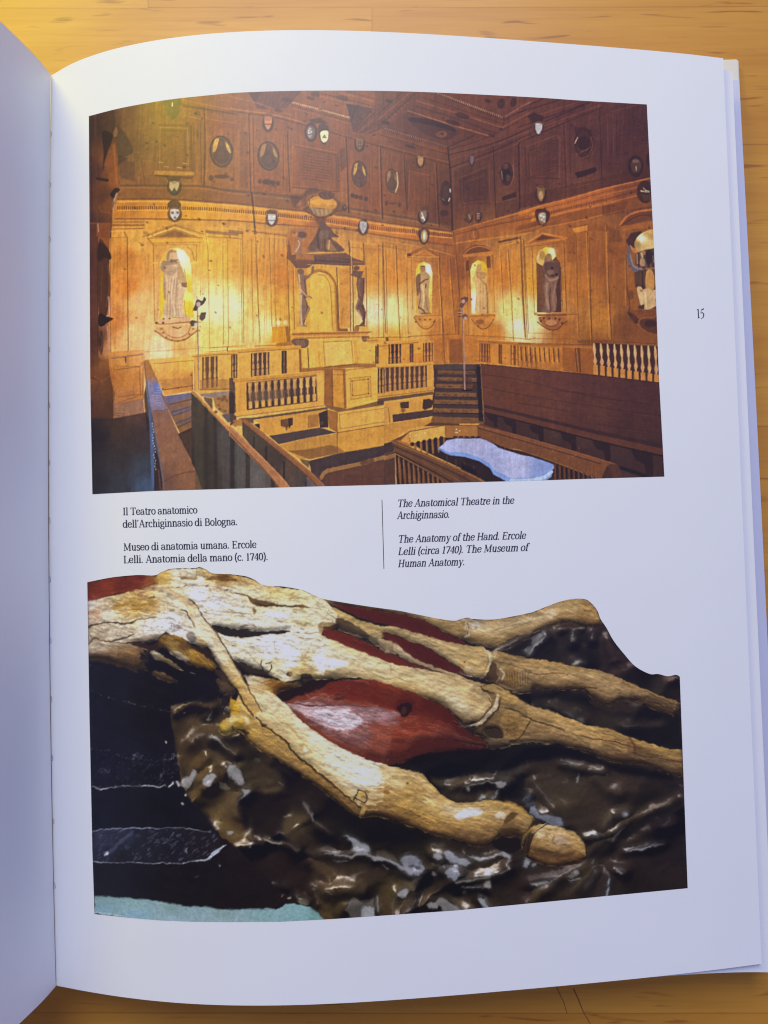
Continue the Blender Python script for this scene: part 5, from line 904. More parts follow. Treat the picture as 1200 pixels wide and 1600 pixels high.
    # partitions
    P([(-10,580),(10,600),(480,1050),(-10,1062)],k.grad([(30,850,(62,58,56)),(80,950,(72,68,64)),(200,950,(84,80,76)),(300,1000,(72,66,62)),(0,1000,(56,50,44)),(400,1040,(58,50,44))]),.97,4)
    for x,w,c in [(15,34,(34,28,22)),(75,50,(76,72,70)),(135,34,(36,31,23)),(220,90,(84,80,80)),(330,30,(34,29,24)),(390,60,(64,58,54))]: S([(x,640 + x * 1.0),(x + 2,1055)],w,c,.7,7)
    P([(90,530),(420,800),(600,950),(600,1048),(480,1048),(150,720),(95,650)],k.grad([(110,600,(64,54,40)),(200,680,(58,50,38)),(300,760,(56,46,36)),(380,850,(52,42,34)),(450,900,(74,56,44)),(520,980,(66,54,46)),(560,1000,(56,48,44))]),.97,4)
    for x,w in [(185,12),(280,20),(420,16),(590,10)]: S([(x,610 + (x - 120) * .82),(x - 2,650 + (x - 90) * 1.05)],w,(36,28,20),.75,4)
    P([(590,960),(720,1046),(600,1048)],(72,68,78),.9,5)
    P([(-10,580),(15,590),(490,1048),(400,1052),(-10,650)],(162,106,66),.97,4);S([(0,640),(400,1052)],10,(86,54,36),.7);S([(5,592),(480,1045)],6,(196,138,92),.6)
    P([(85,525),(130,530),(770,1040),(700,1044),(380,780),(90,548)],(128,80,46),.97,4);S([(90,548),(710,1044)],8,(66,40,24),.7);S([(110,530),(760,1038)],5,(166,112,66),.6);P([(20,530),(90,525),(95,580),(30,575)],(150,98,46),.8,6)
    # overall: grain,knots,print noise
    full()
    mid=k.mask([(172,345),(706,365),(706,545),(172,560)],6)
    k.mulnoise(k.noise(2.2,40,.02,3,11),.07);k.mulnoise(k.noise(2.2,2.2,0,2,12),.08);k.mulnoise(k.noise(8,8,0,3,14),.10)
    for _ in range(150):
        x,y=175 + k.rng.random() * 850,345 + k.rng.random() * 230
        if 268 < x < 300 and 390 < y < 500: continue
        r=.5 + k.rng.random() ** 2 * 1.6;E(x,y,r * 1.5,r,(96,52,18),.55,1.2,k.rng.random() * 60)
    for _ in range(160):
        x,y=210 + k.rng.random() * 810,175 + k.rng.random() * 190;r=.6 + k.rng.random() * 1.4;E(x,y,r * 1.4,r,(48,26,18),.5,1.2,k.rng.random() * 60)
    up=np.clip((330 - k.Y) / 30,0,1);k.wobble(.4,4.,21)
    k.clarity(.16);k.carve(.05,7,5,0,31,.2 + .4 * up)
    k.crisp(.6);k.a=k.a * .97 + 9 * np.array([1.2,.9,.6],np.float32)
    return k
# ---- lower print: the wax model of a dissected hand ------------------------------------------------
E1,F1,G1,H1=(130,880),(360,880),(590,880),(820,880,4.6154)
E2,F2,G2,H2=(130,1090),(360,1090),(590,1060),(820,1060,4.6154)
E3,F3,G3,H3=(130,1240),(360,1220),(590,1220),(820,1190,4.6154)
def paint_hand():
    k=Ink(128,880,1084,1448,8)
    P,S,E,G,t,rnd=k.P,k.S,k.E,k.G,k.tile,k.rng.random
    def at(tl,pts):
        o=(tl[0],tl[1],tl[2] if len(tl) > 2 else 5.)
        return [(x / o[2] + o[0],y / o[2] + o[1]) for x,y in pts]
    def px(): k.T=(0.,0.,1.)
    def resample(p,n=24):
        p=Ink.smooth(p,6);c=np.r_[0,np.cumsum(np.hypot(*np.diff(p,axis=0).T))];q=np.linspace(0,c[-1],n)
        return np.stack([np.interp(q,c,p[:,0]),np.interp(q,c,p[:,1])],1)
    # a rounded form between two contours,laid in as many fibres;cols[t][v]=colour along / across
    def form(U,L,cols,n=20,m=5,jit=14,w=1.35,base=True,pale=.2,rag=0.):
        px();u,l=resample(U,72),resample(L,72);cols=np.array(cols,float)
        if pale: cols=cols + (np.array([232,214,182.]) - cols) * np.clip((cols.mean(-1,keepdims=True) - 50) / 110.,0,1) * pale
        if cols.ndim == 2: cols=cols[None]
        nb=int(round(72 * (1 - rag * .85)))
        if base: P(list(u[:nb]) + list(l[:nb][::-1]),cols.reshape(-1,3).mean(0),1.,1.2)
        hgt=np.hypot(*(l - u).T).mean()
        def colour(a,v):
            a=a * (cols.shape[0] - 1);v=v * (cols.shape[1] - 1);i,j=int(min(a,cols.shape[0] - 1.001)),int(min(v,cols.shape[1] - 1.001))
            i,j=max(i,0),max(j,0);fa,fv=a - i,v - j;i2,j2=min(i + 1,cols.shape[0] - 1),min(j + 1,cols.shape[1] - 1)
            return (cols[i,j] * (1 - fa) + cols[i2,j] * fa) * (1 - fv) + (cols[i,j2] * (1 - fa) + cols[i2,j2] * fa) * fv
        for b in range(n):
            v=(b + .5) / n;path=u * (1 - v) + l * v;off=rnd() / m
            for q in range(m + 1):
                a0,a1=max(0,(q - off) / m),min(1,(q + 1.12 - off) / m)
                a1=min(a1,1 - rag * (rnd() ** 1.5))
                if a1 - a0 < .02: continue
                i0,i1=int(a0 * 71),min(72,int(math.ceil(a1 * 71)) + 1)
                c=colour((a0 + a1) / 2,v) * (1 + (rnd() - .5) * jit / 100.)
                if i1 - i0 >= 2: S(path[i0:i1:3] if i1 - i0 > 7 else path[i0:i1],hgt / n * w,c,.85,1.1,cv=False)
        return u,l
    def fibres(U,L,n,c0,c1,op=.5,w=.9,ln=(.08,.3),v0=0.,v1=1.):
        px();u,l=resample(U,40),resample(L,40)
        for _ in range(n):
            v=v0 + (v1 - v0) * rnd();a=rnd();b=min(1.,a + ln[0] + rnd() * (ln[1] - ln[0]));i0,i1=int(a * 39),int(b * 39) + 1
            if i1 - i0 < 2: continue
            vv=v + (rnd() - .5) * .06
            pa=u[i0:i1] * (1 - v) + l[i0:i1] * v;c=np.array(c0) + (np.array(c1) - np.array(c0)) * rnd()
            S(pa,[w * .4,w,w * .3],c,.55 * op * (.5 + .5 * rnd()),.9,cv=False)
    def specks(tl,x0,y0,x1,y1,n,c,r=(.4,1.1),op=.8):
        t(*tl)
        for _ in range(n):
            f=rnd();x=x0 + (x1 - x0) * f + (rnd() - .5) * 40;y=y0 + (y1 - y0) * f + (rnd() - .5) * 40
            q=r[0] + rnd() ** 2 * (r[1] - r[0]);E(x,y,q * 5,q * 4,c,op * (.4 + .6 * rnd()),3)
    px()
    k.a[:]=k.grad([(150,1080,(22,21,34)),(160,1180,(22,21,36)),(160,1280,(20,20,32)),(160,1360,(21,20,28)),(250,1250,(19,18,22)),(250,1100,(20,17,16)),(300,1380,(23,20,22)),(380,1390,(26,21,21)),
        (420,1340,(30,22,20)),(480,1270,(28,21,17)),(560,1290,(20,18,14)),(620,1290,(18,17,10)),(700,1220,(20,16,14)),(800,1180,(20,18,16)),(850,1250,(56,44,30)),(950,1220,(52,40,30)),(1000,1240,(54,43,31)),(1050,1240,(46,36,29)),
        (900,1290,(54,43,30)),(980,1290,(50,40,30)),(1040,1300,(26,21,20)),(1000,1360,(38,29,24)),(1060,1370,(36,27,24)),(900,1390,(44,34,27)),(820,1400,(42,32,25)),(700,1390,(46,36,24)),(640,1400,(56,44,26)),(560,1400,(54,42,28)),
        (900,1020,(38,28,24)),(850,1010,(36,29,24)),(980,1060,(34,25,22)),(1040,1080,(40,28,22)),(900,1110,(40,32,25)),(1000,1150,(26,22,20)),(860,1110,(42,34,28)),(960,1130,(44,35,28))])(k.X,k.Y)
    k.mulnoise(k.noise(26,14,.4,3,4),.16);k.mulnoise(k.noise(5,3,-.5,3,5),.08)
    # -------- cloth,left group
    t(*E2)
    P([(690,70),(760,45),(880,32),(980,50),(1060,0),(1200,100),(1400,330),(1500,480),(1300,640),(1200,800),(1240,1000),(1330,1100),(1280,1200),(1190,1150),(1090,1100),(1030,1020),(990,920),(890,860),(800,740),(760,660),(735,450),(710,280),(680,150)],
      k.grad([(760,120,(72,54,28)),(900,100,(78,60,36)),(800,350,(62,46,26)),(900,320,(46,34,20)),(1000,250,(66,50,28)),(850,650,(98,74,40)),(950,560,(88,64,28)),(950,760,(84,64,32)),(1050,800,(86,68,38)),(1050,950,(82,64,32)),(1150,700,(96,74,44)),(1150,1000,(84,62,32)),(1100,400,(70,54,34)),(1250,500,(56,44,28)),(1300,650,(76,58,34)),(1200,900,(70,54,34))]),.97,8)
    px();k.mulnoise(k.noise(7,5,.6,3,21),.12,k.mask(at(E2,[(690,70),(1060,0),(1400,330),(1300,640),(1280,1200),(990,920),(735,450)]),8));t(*E2)
    S([(860,350),(930,290),(1000,290)],26,(38,28,18),.8,14);P([(1090,300),(1140,280),(1250,330),(1330,420),(1200,400),(1100,340)],(34,26,18),.9,10,cv=True)
    S([(985,305),(1040,320),(1090,360)],[16,34,14],(196,192,196),.85,6);S([(1090,365),(1130,400),(1190,440)],[16,12,10],(206,198,190),.85,4);S([(945,580),(1020,550),(1110,530),(1230,480)],[6,16,26,40],(40,30,20),.95,6)
    S([(1010,480),(1050,490),(1100,500)],26,(140,120,84),.6,12);S([(905,540),(940,500),(965,470)],16,(132,108,70),.7,8);S([(955,570),(990,530)],12,(120,96,60),.6,8)
    P([(935,630),(990,590),(1035,600),(1020,650),(980,695),(945,680)],(206,206,220),.95,9,cv=True);P([(770,640),(830,600),(860,550),(885,570),(870,630),(820,700),(785,690)],(190,188,196),.92,8,cv=True);P([(1125,560),(1160,540),(1200,570),(1230,660),(1190,690),(1150,650)],(200,198,206),.92,9,cv=True);P([(1050,650),(1110,660),(1150,720),(1080,720)],(170,158,140),.7,12,cv=True)
    P([(1200,550),(1260,580),(1310,700),(1280,760),(1230,700)],(206,204,214),.9,10,cv=True)
    S([(975,165),(990,150),(1005,100)],[18,10,5],(206,200,196),.85,4);E(985,170,20,9,(196,190,186),.8,5);S([(740,510),(770,540),(800,560)],22,(110,92,84),.6,8);S([(735,660),(790,700),(800,720)],16,(176,166,164),.6,6)
    E(1140,1055,24,22,(196,188,180),.85,8);specks(E2,700,100,1050,250,30,(206,190,164),(.2,.8));specks(E2,730,500,850,750,24,(214,206,206),(.2,.8));specks(E2,900,400,1100,520,16,(206,196,180),(.2,.6));[E(x,y,10,9,(226,214,206),.85,4) for x,y in ((775,332),(650,345),(790,122),(910,42),(1050,215),(1125,95),(1105,130),(800,765),(780,830),(710,118))]
    S([(1170,870),(1190,920),(1230,960)],16,(150,106,62),.6,8);S([(1180,760),(1195,830)],8,(190,150,104),.6)
    # black board with its glints
    def glint(tl,pts,n,c=(196,200,216),r=(.25,.9),spread=14,op=.8):
        t(*tl);p=Ink.smooth(pts,10)
        for _ in range(n):
            x,y=p[int(rnd() * (len(p) - 1))];q=(r[0] + rnd() ** 2 * (r[1] - r[0])) * 5;S([(x + (rnd() - .5) * spread,y + (rnd() - .5) * spread),(x + q * 2.2,y - q * .6 + (rnd() - .5) * spread)],q,c,op * (.35 + .65 * rnd()),3)
    glint(E1,[(60,1000),(160,1030),(330,1085),(430,1110),(560,1130),(700,1165)],46);glint(E1,[(50,800),(150,790)],6,op=.3)
    glint(E2,[(60,400),(200,415),(330,470),(450,475),(560,490)],40,(150,156,176));glint(E2,[(380,480),(420,450),(480,480)],24,(130,140,170),(.4,1.2),40,.6);glint(E2,[(600,490),(690,470),(730,440)],20,(170,170,190),(.3,1.),40);glint(E2,[(80,600),(150,570),(200,580)],18,(130,136,160),(.3,.9),30);glint(E2,[(600,620),(640,570),(720,580)],20,(150,150,170),(.3,.9),50)
    for _ in range(150): t(*E2);x,y=70 + rnd() * 660,430 + rnd() * 250;q=2 + rnd() * 7;S([(x,y),(x + q * 2,y - q * 1.2)],q * .7,(74,74,92),.3 + .3 * rnd(),4)
    t(*E2);S([(65,690),(150,715),(280,695),(440,695),(480,690),(600,700),(640,672)],[6,12,5,4,10,9,7],(176,180,196),.9,4);S([(670,690),(700,665)],16,(206,206,216),.85,5);S([(730,660),(750,690)],16,(196,196,206),.8,5);glint(E2,[(65,690),(250,690),(440,690),(600,690),(740,665)],40,(206,208,220),(.2,.7),18)
    t(*E3);P([(75,295),(200,275),(450,268),(750,268),(880,285),(1030,300),(1080,350),(1060,420),(1000,490),(900,525),(750,540),(400,540),(80,525)],k.grad([(150,380,(44,46,68)),(300,320,(40,42,60)),(500,400,(30,30,40)),(700,400,(27,26,33)),(950,420,(32,26,29)),(300,500,(26,26,34)),(120,480,(35,37,52))]),.95,6)
    for _ in range(420): x,y=80 + rnd() * 950,285 + rnd() * 240;q=2 + rnd() ** 2 * 14;S([(x,y),(x + q * 1.8,y - q * 1.3)],q * .7,(110,116,146) if rnd() < .55 else (22,21,28),.25 + .4 * rnd(),4)
    S([(190,470),(240,430),(300,370),(380,300)],24,(84,90,122),.5,14);glint(E3,[(180,470),(240,440)],24,(196,200,220),(.3,1.),40);glint(E3,[(520,350),(600,370),(680,360)],24,(150,156,180),(.3,1.),60);glint(E3,[(800,440),(840,470)],14,(170,176,200),(.3,.8),50)
    S([(75,298),(160,280),(300,272),(450,266),(600,272),(750,268),(830,275),(880,290),(1000,298)],[8,6,7,9,4,5,6,5,3],(176,184,210),.85,4);S([(80,525),(140,535),(250,540),(440,538),(560,542),(760,540),(870,525),(960,515),(1020,470),(1070,430),(1115,398)],[7,7,4,5,6,4,8,14,30,22,4],(184,190,210),.9,5)
    glint(E3,[(80,530),(450,538),(760,540),(960,515),(1080,430)],40,(220,222,232),(.2,.7),10);glint(E3,[(1060,560),(1110,560)],10,(196,200,214));specks(E3,600,60,950,230,20,(120,116,120),(.15,.5),.6);S([(870,655),(910,640)],6,(90,90,96),.6)
    # pale turquoise border
    t(*E3);P([(90,793),(400,815),(600,838),(800,866),(1200,890),(1500,890),(1570,865),(1620,852),(1690,858),(1790,890),(1850,930),(1900,980),(1880,1020),(90,1020)],k.grad([(150,820,(116,157,165)),(150,880,(109,162,193)),(400,850,(123,170,182)),(400,920,(116,168,209)),(700,900,(116,159,165)),(700,970,(136,172,209)),(1100,920,(120,159,167)),(1100,990,(132,172,200)),(1500,920,(118,170,182)),(1700,900,(116,177,187)),(1800,960,(94,157,160))]),.98,4)
    S([(90,793),(400,815),(600,838),(800,866),(1200,890),(1480,892)],8,(40,66,70),.6,4);P([(85,900),(250,930),(420,962),(590,985),(400,985),(85,945)],(48,32,44),.95,4);S([(90,898),(250,922),(400,955),(560,980)],6,(196,214,226),.8);k.mulnoise(k.noise(14,3,.08,3,31),.04)
    # -------- cloth under the thumb
    t(*F3)
    P([(640,1075),(745,1076),(690,1020),(610,975),(560,955),(520,940),(500,900),(600,600),(700,560),(1200,600),(1500,800),(1600,1100)],k.grad([(700,700,(66,50,34)),(800,800,(70,54,32)),(1000,700,(52,40,28)),(760,980,(80,62,34)),(900,900,(72,56,32)),(1100,800,(56,44,30)),(1150,650,(44,34,26)),(620,900,(34,25,20))]),.9,10)
    P([(190,440),(270,430),(480,500),(600,560),(650,750),(600,900),(500,860),(350,760),(200,580)],(34,24,20),.9,20);P([(400,400),(480,200),(560,210),(640,330),(760,420),(900,480),(960,550),(700,540),(560,510)],k.grad([(560,330,(70,56,34)),(500,220,(52,42,28)),(700,450,(44,33,24)),(850,510,(52,40,28)),(600,480,(48,38,26))]),.92,12,cv=True);P([(640,360),(760,430),(860,480),(830,540),(700,500)],(32,24,19),.8,14,cv=True)
    P([(60,160),(160,110),(420,60),(420,100),(400,300),(350,400),(220,420),(110,320)],(26,20,17),.9,12,cv=True)
    P([(0,150),(60,90),(120,60),(300,100),(420,50),(380,-60),(200,-140),(20,-120)],(76,60,36),.9,14,cv=True);P([(-20,-110),(30,-130),(90,-60),(110,20),(60,30),(0,-40)],(190,188,196),.9,10,cv=True);S([(130,85),(110,110),(80,140),(50,190)],[30,24,14,8],(196,194,200),.85,6);S([(60,200),(60,260),(100,310)],10,(150,128,96),.7,5);S([(120,520),(150,500),(160,300)],18,(70,56,38),.6,12);S([(385,10),(420,40)],[16,5],(196,188,180),.8,4);S([(200,55),(300,90),(395,70)],12,(104,88,62),.5,8)
    S([(0,-240),(50,-200)],8,(196,190,190),.7);E(210,-160,26,20,(150,142,132),.7,10);S([(365,20 - 130),(440,-80),(480,-40)],[6,12,6],(110,96,104),.7,6)
    E(10,410,18,22,(196,186,180),.7,8);P([(80,500),(130,460),(160,480),(160,530),(110,520)],(120,106,90),.7,10,cv=True);S([(160,500),(150,525)],12,(206,200,196),.8)
    S([(190,435),(260,450),(330,475),(440,490),(480,505),(530,545)],[10,34,38,26,24,40],(150,132,106),.85,8);S([(270,465),(320,478),(400,488)],[12,18,10],(226,218,210),.9,6);S([(200,435),(235,448)],10,(206,196,180),.8,5);S([(360,398),(410,405),(460,445)],[5,9,4],(206,196,182),.85,4);specks(F3,480,500,600,560,26,(206,190,160),(.2,.8));
    S([(565,175),(590,210),(625,260),(640,310)],[12,16,14,18],(196,188,182),.9,4);S([(640,310),(690,345),(740,380),(800,420)],[16,20,12,6],(160,144,122),.85,5);specks(F3,690,340,820,460,18,(196,180,150),(.2,.7))
    P([(880,420),(950,440),(1050,490),(1100,550),(1040,560),(970,550),(950,490)],(196,200,214),.9,10,cv=True,rough=5);specks(F3,890,410,1080,540,30,(226,228,236),(.2,.8));S([(730,570),(830,575),(900,590),(940,600),(980,575),(1050,570),(1120,600),(1230,630)],[16,22,22,26,30,26,30,30],(186,182,184),.92,5);S([(600,555),(720,575)],[26,20],(110,94,74),.8,6);S([(800,620),(850,628),(910,625)],[8,12,8],(206,202,200),.9,4);S([(720,590),(850,600),(900,610)],12,(44,36,30),.7,6)
    P([(890,990),(960,900),(1050,940),(1160,900),(1170,960),(1140,1060),(980,1065),(920,1020)],(150,142,136),.85,14,cv=True,rough=6);P([(1030,980),(1100,970),(1150,1000),(1140,1060),(1040,1060)],(214,214,226),.9,10,cv=True);S([(900,860),(960,875),(1040,860)],20,(120,106,88),.7,10);S([(750,860),(790,880)],10,(206,196,176),.8);S([(815,820),(880,845)],6,(160,140,110),.7);S([(650,860),(670,900),(690,955)],[5,9,14],(184,160,116),.8,4);P([(520,925),(560,910),(610,940),(600,965),(560,960)],(150,142,116),.85,6,cv=True);E(460,912,20,10,(176,170,160),.8,4);S([(515,855),(535,885)],[4,10],(196,190,180),.8);S([(330,795),(355,790)],8,(170,168,166),.8);S([(400,900),(415,885)],10,(150,120,110),.7);specks(F3,420,800,640,950,40,(176,160,140),(.15,.6));specks(F3,660,600,960,800,30,(176,150,104),(.15,.55));specks(F3,0,560,360,900,16,(110,104,100),(.15,.4),.6)
    # -------- cloth,centre bottom
    t(*G3)
    P([(-20,560),(60,555),(150,620),(200,580),(280,580),(340,610),(370,680),(360,730),(280,850),(180,900),(120,1000),(60,1050),(-20,1050)],k.grad([(50,700,(52,40,26)),(150,780,(58,46,24)),(60,850,(70,54,28)),(250,680,(150,146,150)),(30,960,(66,50,28)),(200,860,(90,74,46))]),.92,8)
    P([(190,590),(240,575),(310,595),(350,640),(372,690),(320,740),(270,735),(220,690),(180,640)],(170,172,190),.9,8,cv=True,rough=6);[E(230 + rnd() * 110,600 + rnd() * 90,14,12,(104,102,116),.6,5) for _ in range(7)];S([(-20,600),(60,620),(140,650),(200,690),(260,725)],[40,30,26,24,30],(190,190,200),.92,6);S([(40,655),(85,690)],[8,14],(206,204,206),.9,4);S([(375,720),(330,780),(280,850)],[8,14,16],(186,184,188),.85,5);P([(145,890),(190,850),(230,840),(235,890),(190,905)],(206,208,218),.92,6,cv=True);S([(140,890),(115,960),(120,1040)],[8,16,10],(150,138,116),.85,5);S([(290,890),(270,950),(220,1000),(190,1045)],[10,12,10,16],(196,192,186),.85,4);S([(0,900),(10,1000)],22,(176,172,172),.8,8);S([(30,1020),(35,1050)],8,(206,206,206),.8);specks(G3,30,850,60,1040,26,(150,124,70),(.2,.6));P([(300,800),(380,720),(420,790),(360,900),(290,1000),(230,1030),(270,940)],(24,19,17),.9,12,cv=True)
    P([(380,520),(480,540),(600,560),(700,590),(770,640),(850,720),(700,800),(600,800),(520,740),(470,680)],k.grad([(430,560,(70,56,36)),(600,650,(120,116,122)),(550,600,(70,58,44)),(750,680,(62,48,32)),(560,750,(120,112,108))]),.9,10,cv=True)
    P([(430,570),(480,560),(510,600),(470,615),(440,600)],(206,208,220),.92,8,cv=True);P([(515,560),(570,540),(620,590),(690,610),(730,640),(700,665),(620,650),(560,620)],(196,200,216),.92,8,cv=True,rough=5);P([(530,700),(600,670),(640,730),(610,780),(550,750)],(176,180,198),.9,10,cv=True,rough=5);S([(690,575),(750,600),(820,615),(890,605)],[6,26,30,16],(196,198,210),.92,6);P([(760,595),(820,600),(830,640),(800,640)],(210,212,222),.9,6,cv=True);S([(880,610),(940,585),(1000,570),(1030,600),(1010,650)],[14,26,30,26,20],(170,164,160),.9,6);E(1010,580,34,22,(206,206,214),.85,8);E(1030,678,18,14,(214,210,206),.9,5);P([(845,740),(870,705),(905,705),(900,735),(870,750)],(196,194,196),.9,5,cv=True);E(775,740,26,11,(190,188,190),.85,5);S([(610,800),(700,780),(790,765),(850,750),(940,730),(1020,690)],[16,24,16,20,18,10],(176,168,160),.85,6);S([(660,825),(740,835),(830,830)],[12,18,12],(180,176,178),.85,5);P([(830,800),(880,765),(890,810),(875,845),(840,830)],(196,192,190),.9,6,cv=True)
    P([(880,610),(1010,620),(960,690),(860,710),(800,680),(760,650)],(66,50,34),.8,12,cv=True);P([(720,850),(870,860),(900,900),(780,900),(720,890)],(22,18,16),.9,10,cv=True);P([(900,760),(1020,720),(1060,640),(1100,560),(1150,620),(1200,760),(1200,900),(1000,930),(930,860)],(40,30,24),.85,20,cv=True);P([(400,700),(520,760),(620,850),(680,900),(500,880),(420,800)],(34,26,21),.8,16,cv=True)
    P([(340,900),(500,870),(680,920),(760,990),(400,1020),(330,960)],(82,68,50),.8,18,cv=True);P([(380,960),(440,930),(470,960),(450,985)],(206,208,216),.9,10,cv=True);P([(450,920),(520,910),(640,970),(680,990),(600,1005),(500,990)],(176,172,172),.85,12,cv=True,rough=6);P([(780,905),(820,900),(870,950),(920,980),(860,985),(810,940)],(196,200,216),.92,6,cv=True);E(680,865,22,16,(150,138,130),.8,8);S([(400,680),(460,690),(490,660)],16,(150,140,130),.7,8);E(440,730,22,18,(190,180,176),.8,8);specks(G3,400,560,720,720,34,(226,228,236),(.2,.7));specks(G3,900,900,1150,800,20,(206,196,180),(.2,.6));specks(G3,60,840,220,760,18,(196,170,110),(.2,.5));S([(1000,960),(1200,935)],8,(60,34,28),.7)
    S([(1040,915),(1060,940)],8,(150,120,90),.6);P([(1140,600),(1170,620),(1190,650),(1160,670),(1145,640)],(206,206,214),.9,6,cv=True)
    # -------- cloth,right
    t(*G2)
    P([(400,760),(560,780),(800,740),(960,720),(1150,660),(1200,700),(1200,1080),(1080,990),(900,955),(620,965),(500,900)],k.grad([(500,830,(54,44,30)),(650,870,(66,54,36)),(800,880,(62,50,34)),(1000,850,(30,24,20)),(1100,800,(44,36,28)),(1000,760,(62,54,44)),(1150,950,(44,36,32))]),.92,14)
    P([(940,900),(1030,820),(1180,740),(1200,900),(1120,950),(1000,950)],(20,17,17),.9,10,cv=True);S([(690,840),(760,825),(850,805),(920,810),(960,850)],[8,16,14,16,20],(186,184,186),.92,4);P([(915,805),(1010,810),(1010,840),(960,865),(930,840)],(190,188,190),.9,6,cv=True);S([(940,880),(920,920),(895,945)],[12,18,10],(196,194,194),.9,5);P([(780,950),(820,910),(850,920),(840,945)],(206,204,200),.9,6,cv=True);E(706,865,14,22,(206,204,206),.9,5);specks(G2,450,830,720,800,60,(170,164,160),(.2,.9));specks(G2,700,830,900,790,20,(196,190,184),(.2,.7));specks(G2,900,770,1180,690,90,(150,146,146),(.3,1.1),.7);specks(G2,1150,1000,1200,880,40,(170,176,190),(.3,1.2));P([(1150,960),(1200,900),(1210,1060),(1160,1010)],(110,112,122),.7,12)
    t(*H2)
    P([(0,600),(200,585),(450,610),(620,680),(800,700),(1000,700),(1145,770),(1160,850),(1050,910),(800,1030),(640,1150),(430,1180),(330,1080),(250,950),(0,800)],k.grad([(100,650,(52,41,30)),(300,750,(62,50,36)),(500,850,(58,46,33)),(300,900,(60,48,32)),(700,850,(52,40,31)),(900,800,(47,37,30)),(1050,780,(44,35,29)),(800,950,(62,50,33)),(600,1000,(58,46,32)),(450,1100,(52,42,30)),(950,900,(54,42,30))]),.9,14)
    P([(720,1080),(840,1010),(1000,930),(1140,860),(1150,920),(1000,1000),(880,1060),(760,1140),(560,1250),(430,1330),(500,1220)],(20,17,16),.92,14)
    S([(70,750),(110,810),(160,870),(215,925)],[10,16,12,6],(150,142,136),.85,4);S([(225,920),(270,1010),(290,1060)],8,(24,19,16),.8,5);P([(20,960),(60,910),(110,970),(200,990),(270,1010),(275,1070),(200,1070),(120,1020),(60,1000)],(150,156,176),.92,8,cv=True,rough=6);specks(H2,30,930,270,1040,60,(220,226,240),(.3,1.2));specks(H2,20,830,60,960,40,(150,160,180),(.3,1.));E(40,870,26,44,(84,88,104),.7,14)
    S([(378,740),(383,690),(392,675)],[18,10,6],(206,204,200),.9,4);S([(260,748),(310,745),(290,718)],[8,10,6],(150,144,138),.85,4);S([(150,710),(260,745)],6,(96,84,70),.7);S([(270,620),(380,628)],[14,8],(150,150,156),.85,4);E(310,595,14,14,(130,130,140),.8,5);S([(340,660),(460,690),(560,690)],[8,16,8],(22,18,17),.9,5);S([(400,620),(470,645),(560,670)],22,(84,72,60),.7,8);E(470,655,20,10,(206,200,190),.85,5);E(590,695,12,14,(150,132,112),.8,5);S([(530,730),(560,770),(580,795)],[6,12,6],(104,90,74),.8,5);S([(580,795),(680,825)],5,(104,88,70),.6)
    E(725,980,34,26,(150,150,160),.85,12);E(730,978,14,12,(220,222,236),.9,6);specks(H2,560,1060,630,1000,30,(150,142,130),(.3,1.));P([(560,1040),(620,980),(640,1020),(580,1080)],(92,80,62),.6,14,cv=True);P([(450,1150),(540,1110),(560,1140),(480,1170)],(110,106,102),.7,14,cv=True);S([(630,1170),(680,1110),(730,1070)],[22,20,8],(150,146,140),.85,7);S([(905,985),(940,960),(975,930)],8,(24,18,16),.8);S([(1010,900),(1060,880)],5,(26,20,18),.7);specks(H2,800,980,860,970,8,(176,156,130),(.2,.6));S([(930,1000),(955,1005)],7,(140,136,136),.7);P([(1020,1100),(1070,1060),(1110,1070),(1080,1120)],(84,76,76),.6,14,cv=True);S([(1115,765),(1140,772)],10,(170,176,190),.8)
    t(*H3)
    P([(540,780),(640,720),(760,640),(1000,580),(1160,560),(1170,900),(780,950),(520,960),(400,900)],k.grad([(700,760,(44,33,28)),(900,800,(36,27,23)),(1100,850,(38,28,25)),(850,650,(44,34,29)),(600,880,(46,36,32)),(1100,650,(26,21,20)),(950,720,(28,22,20))]),.9,16)
    S([(720,655),(770,640),(860,620),(940,605),(1000,600)],[10,24,30,30,12],(150,150,154),.9,8);S([(730,645),(800,635),(900,608)],[6,10,12],(206,208,216),.85,5);specks(H3,990,590,1090,530,30,(110,108,112),(.2,.7));S([(1000,480),(1060,460)],26,(70,64,62),.6,14)
    P([(580,970),(590,880),(600,825),(618,840),(615,900),(605,965)],(190,196,212),.95,5);S([(575,915),(620,880)],5,(30,26,26),.8);P([(560,970),(580,930),(610,965)],(170,172,186),.8,5);P([(650,780),(665,760),(690,780),(725,795),(700,810),(665,800)],(170,166,164),.9,6,cv=True);S([(430,900),(460,860),(510,795)],[20,30,14],(110,104,102),.8,9);[S([(x,965),(x + 6,940)],7,(190,190,196),.8) for x in (655,672)]
    P([(20,1010),(60,930),(200,870),(330,790),(430,740),(520,680),(600,600),(640,620),(540,720),(400,900),(200,990)],k.grad([(100,970,(70,56,36)),(250,850,(62,48,34)),(400,770,(70,56,38)),(550,650,(64,52,36))]),.9,10);P([(340,940),(430,850),(520,740),(560,720),(480,840),(400,930)],(22,18,17),.85,10)
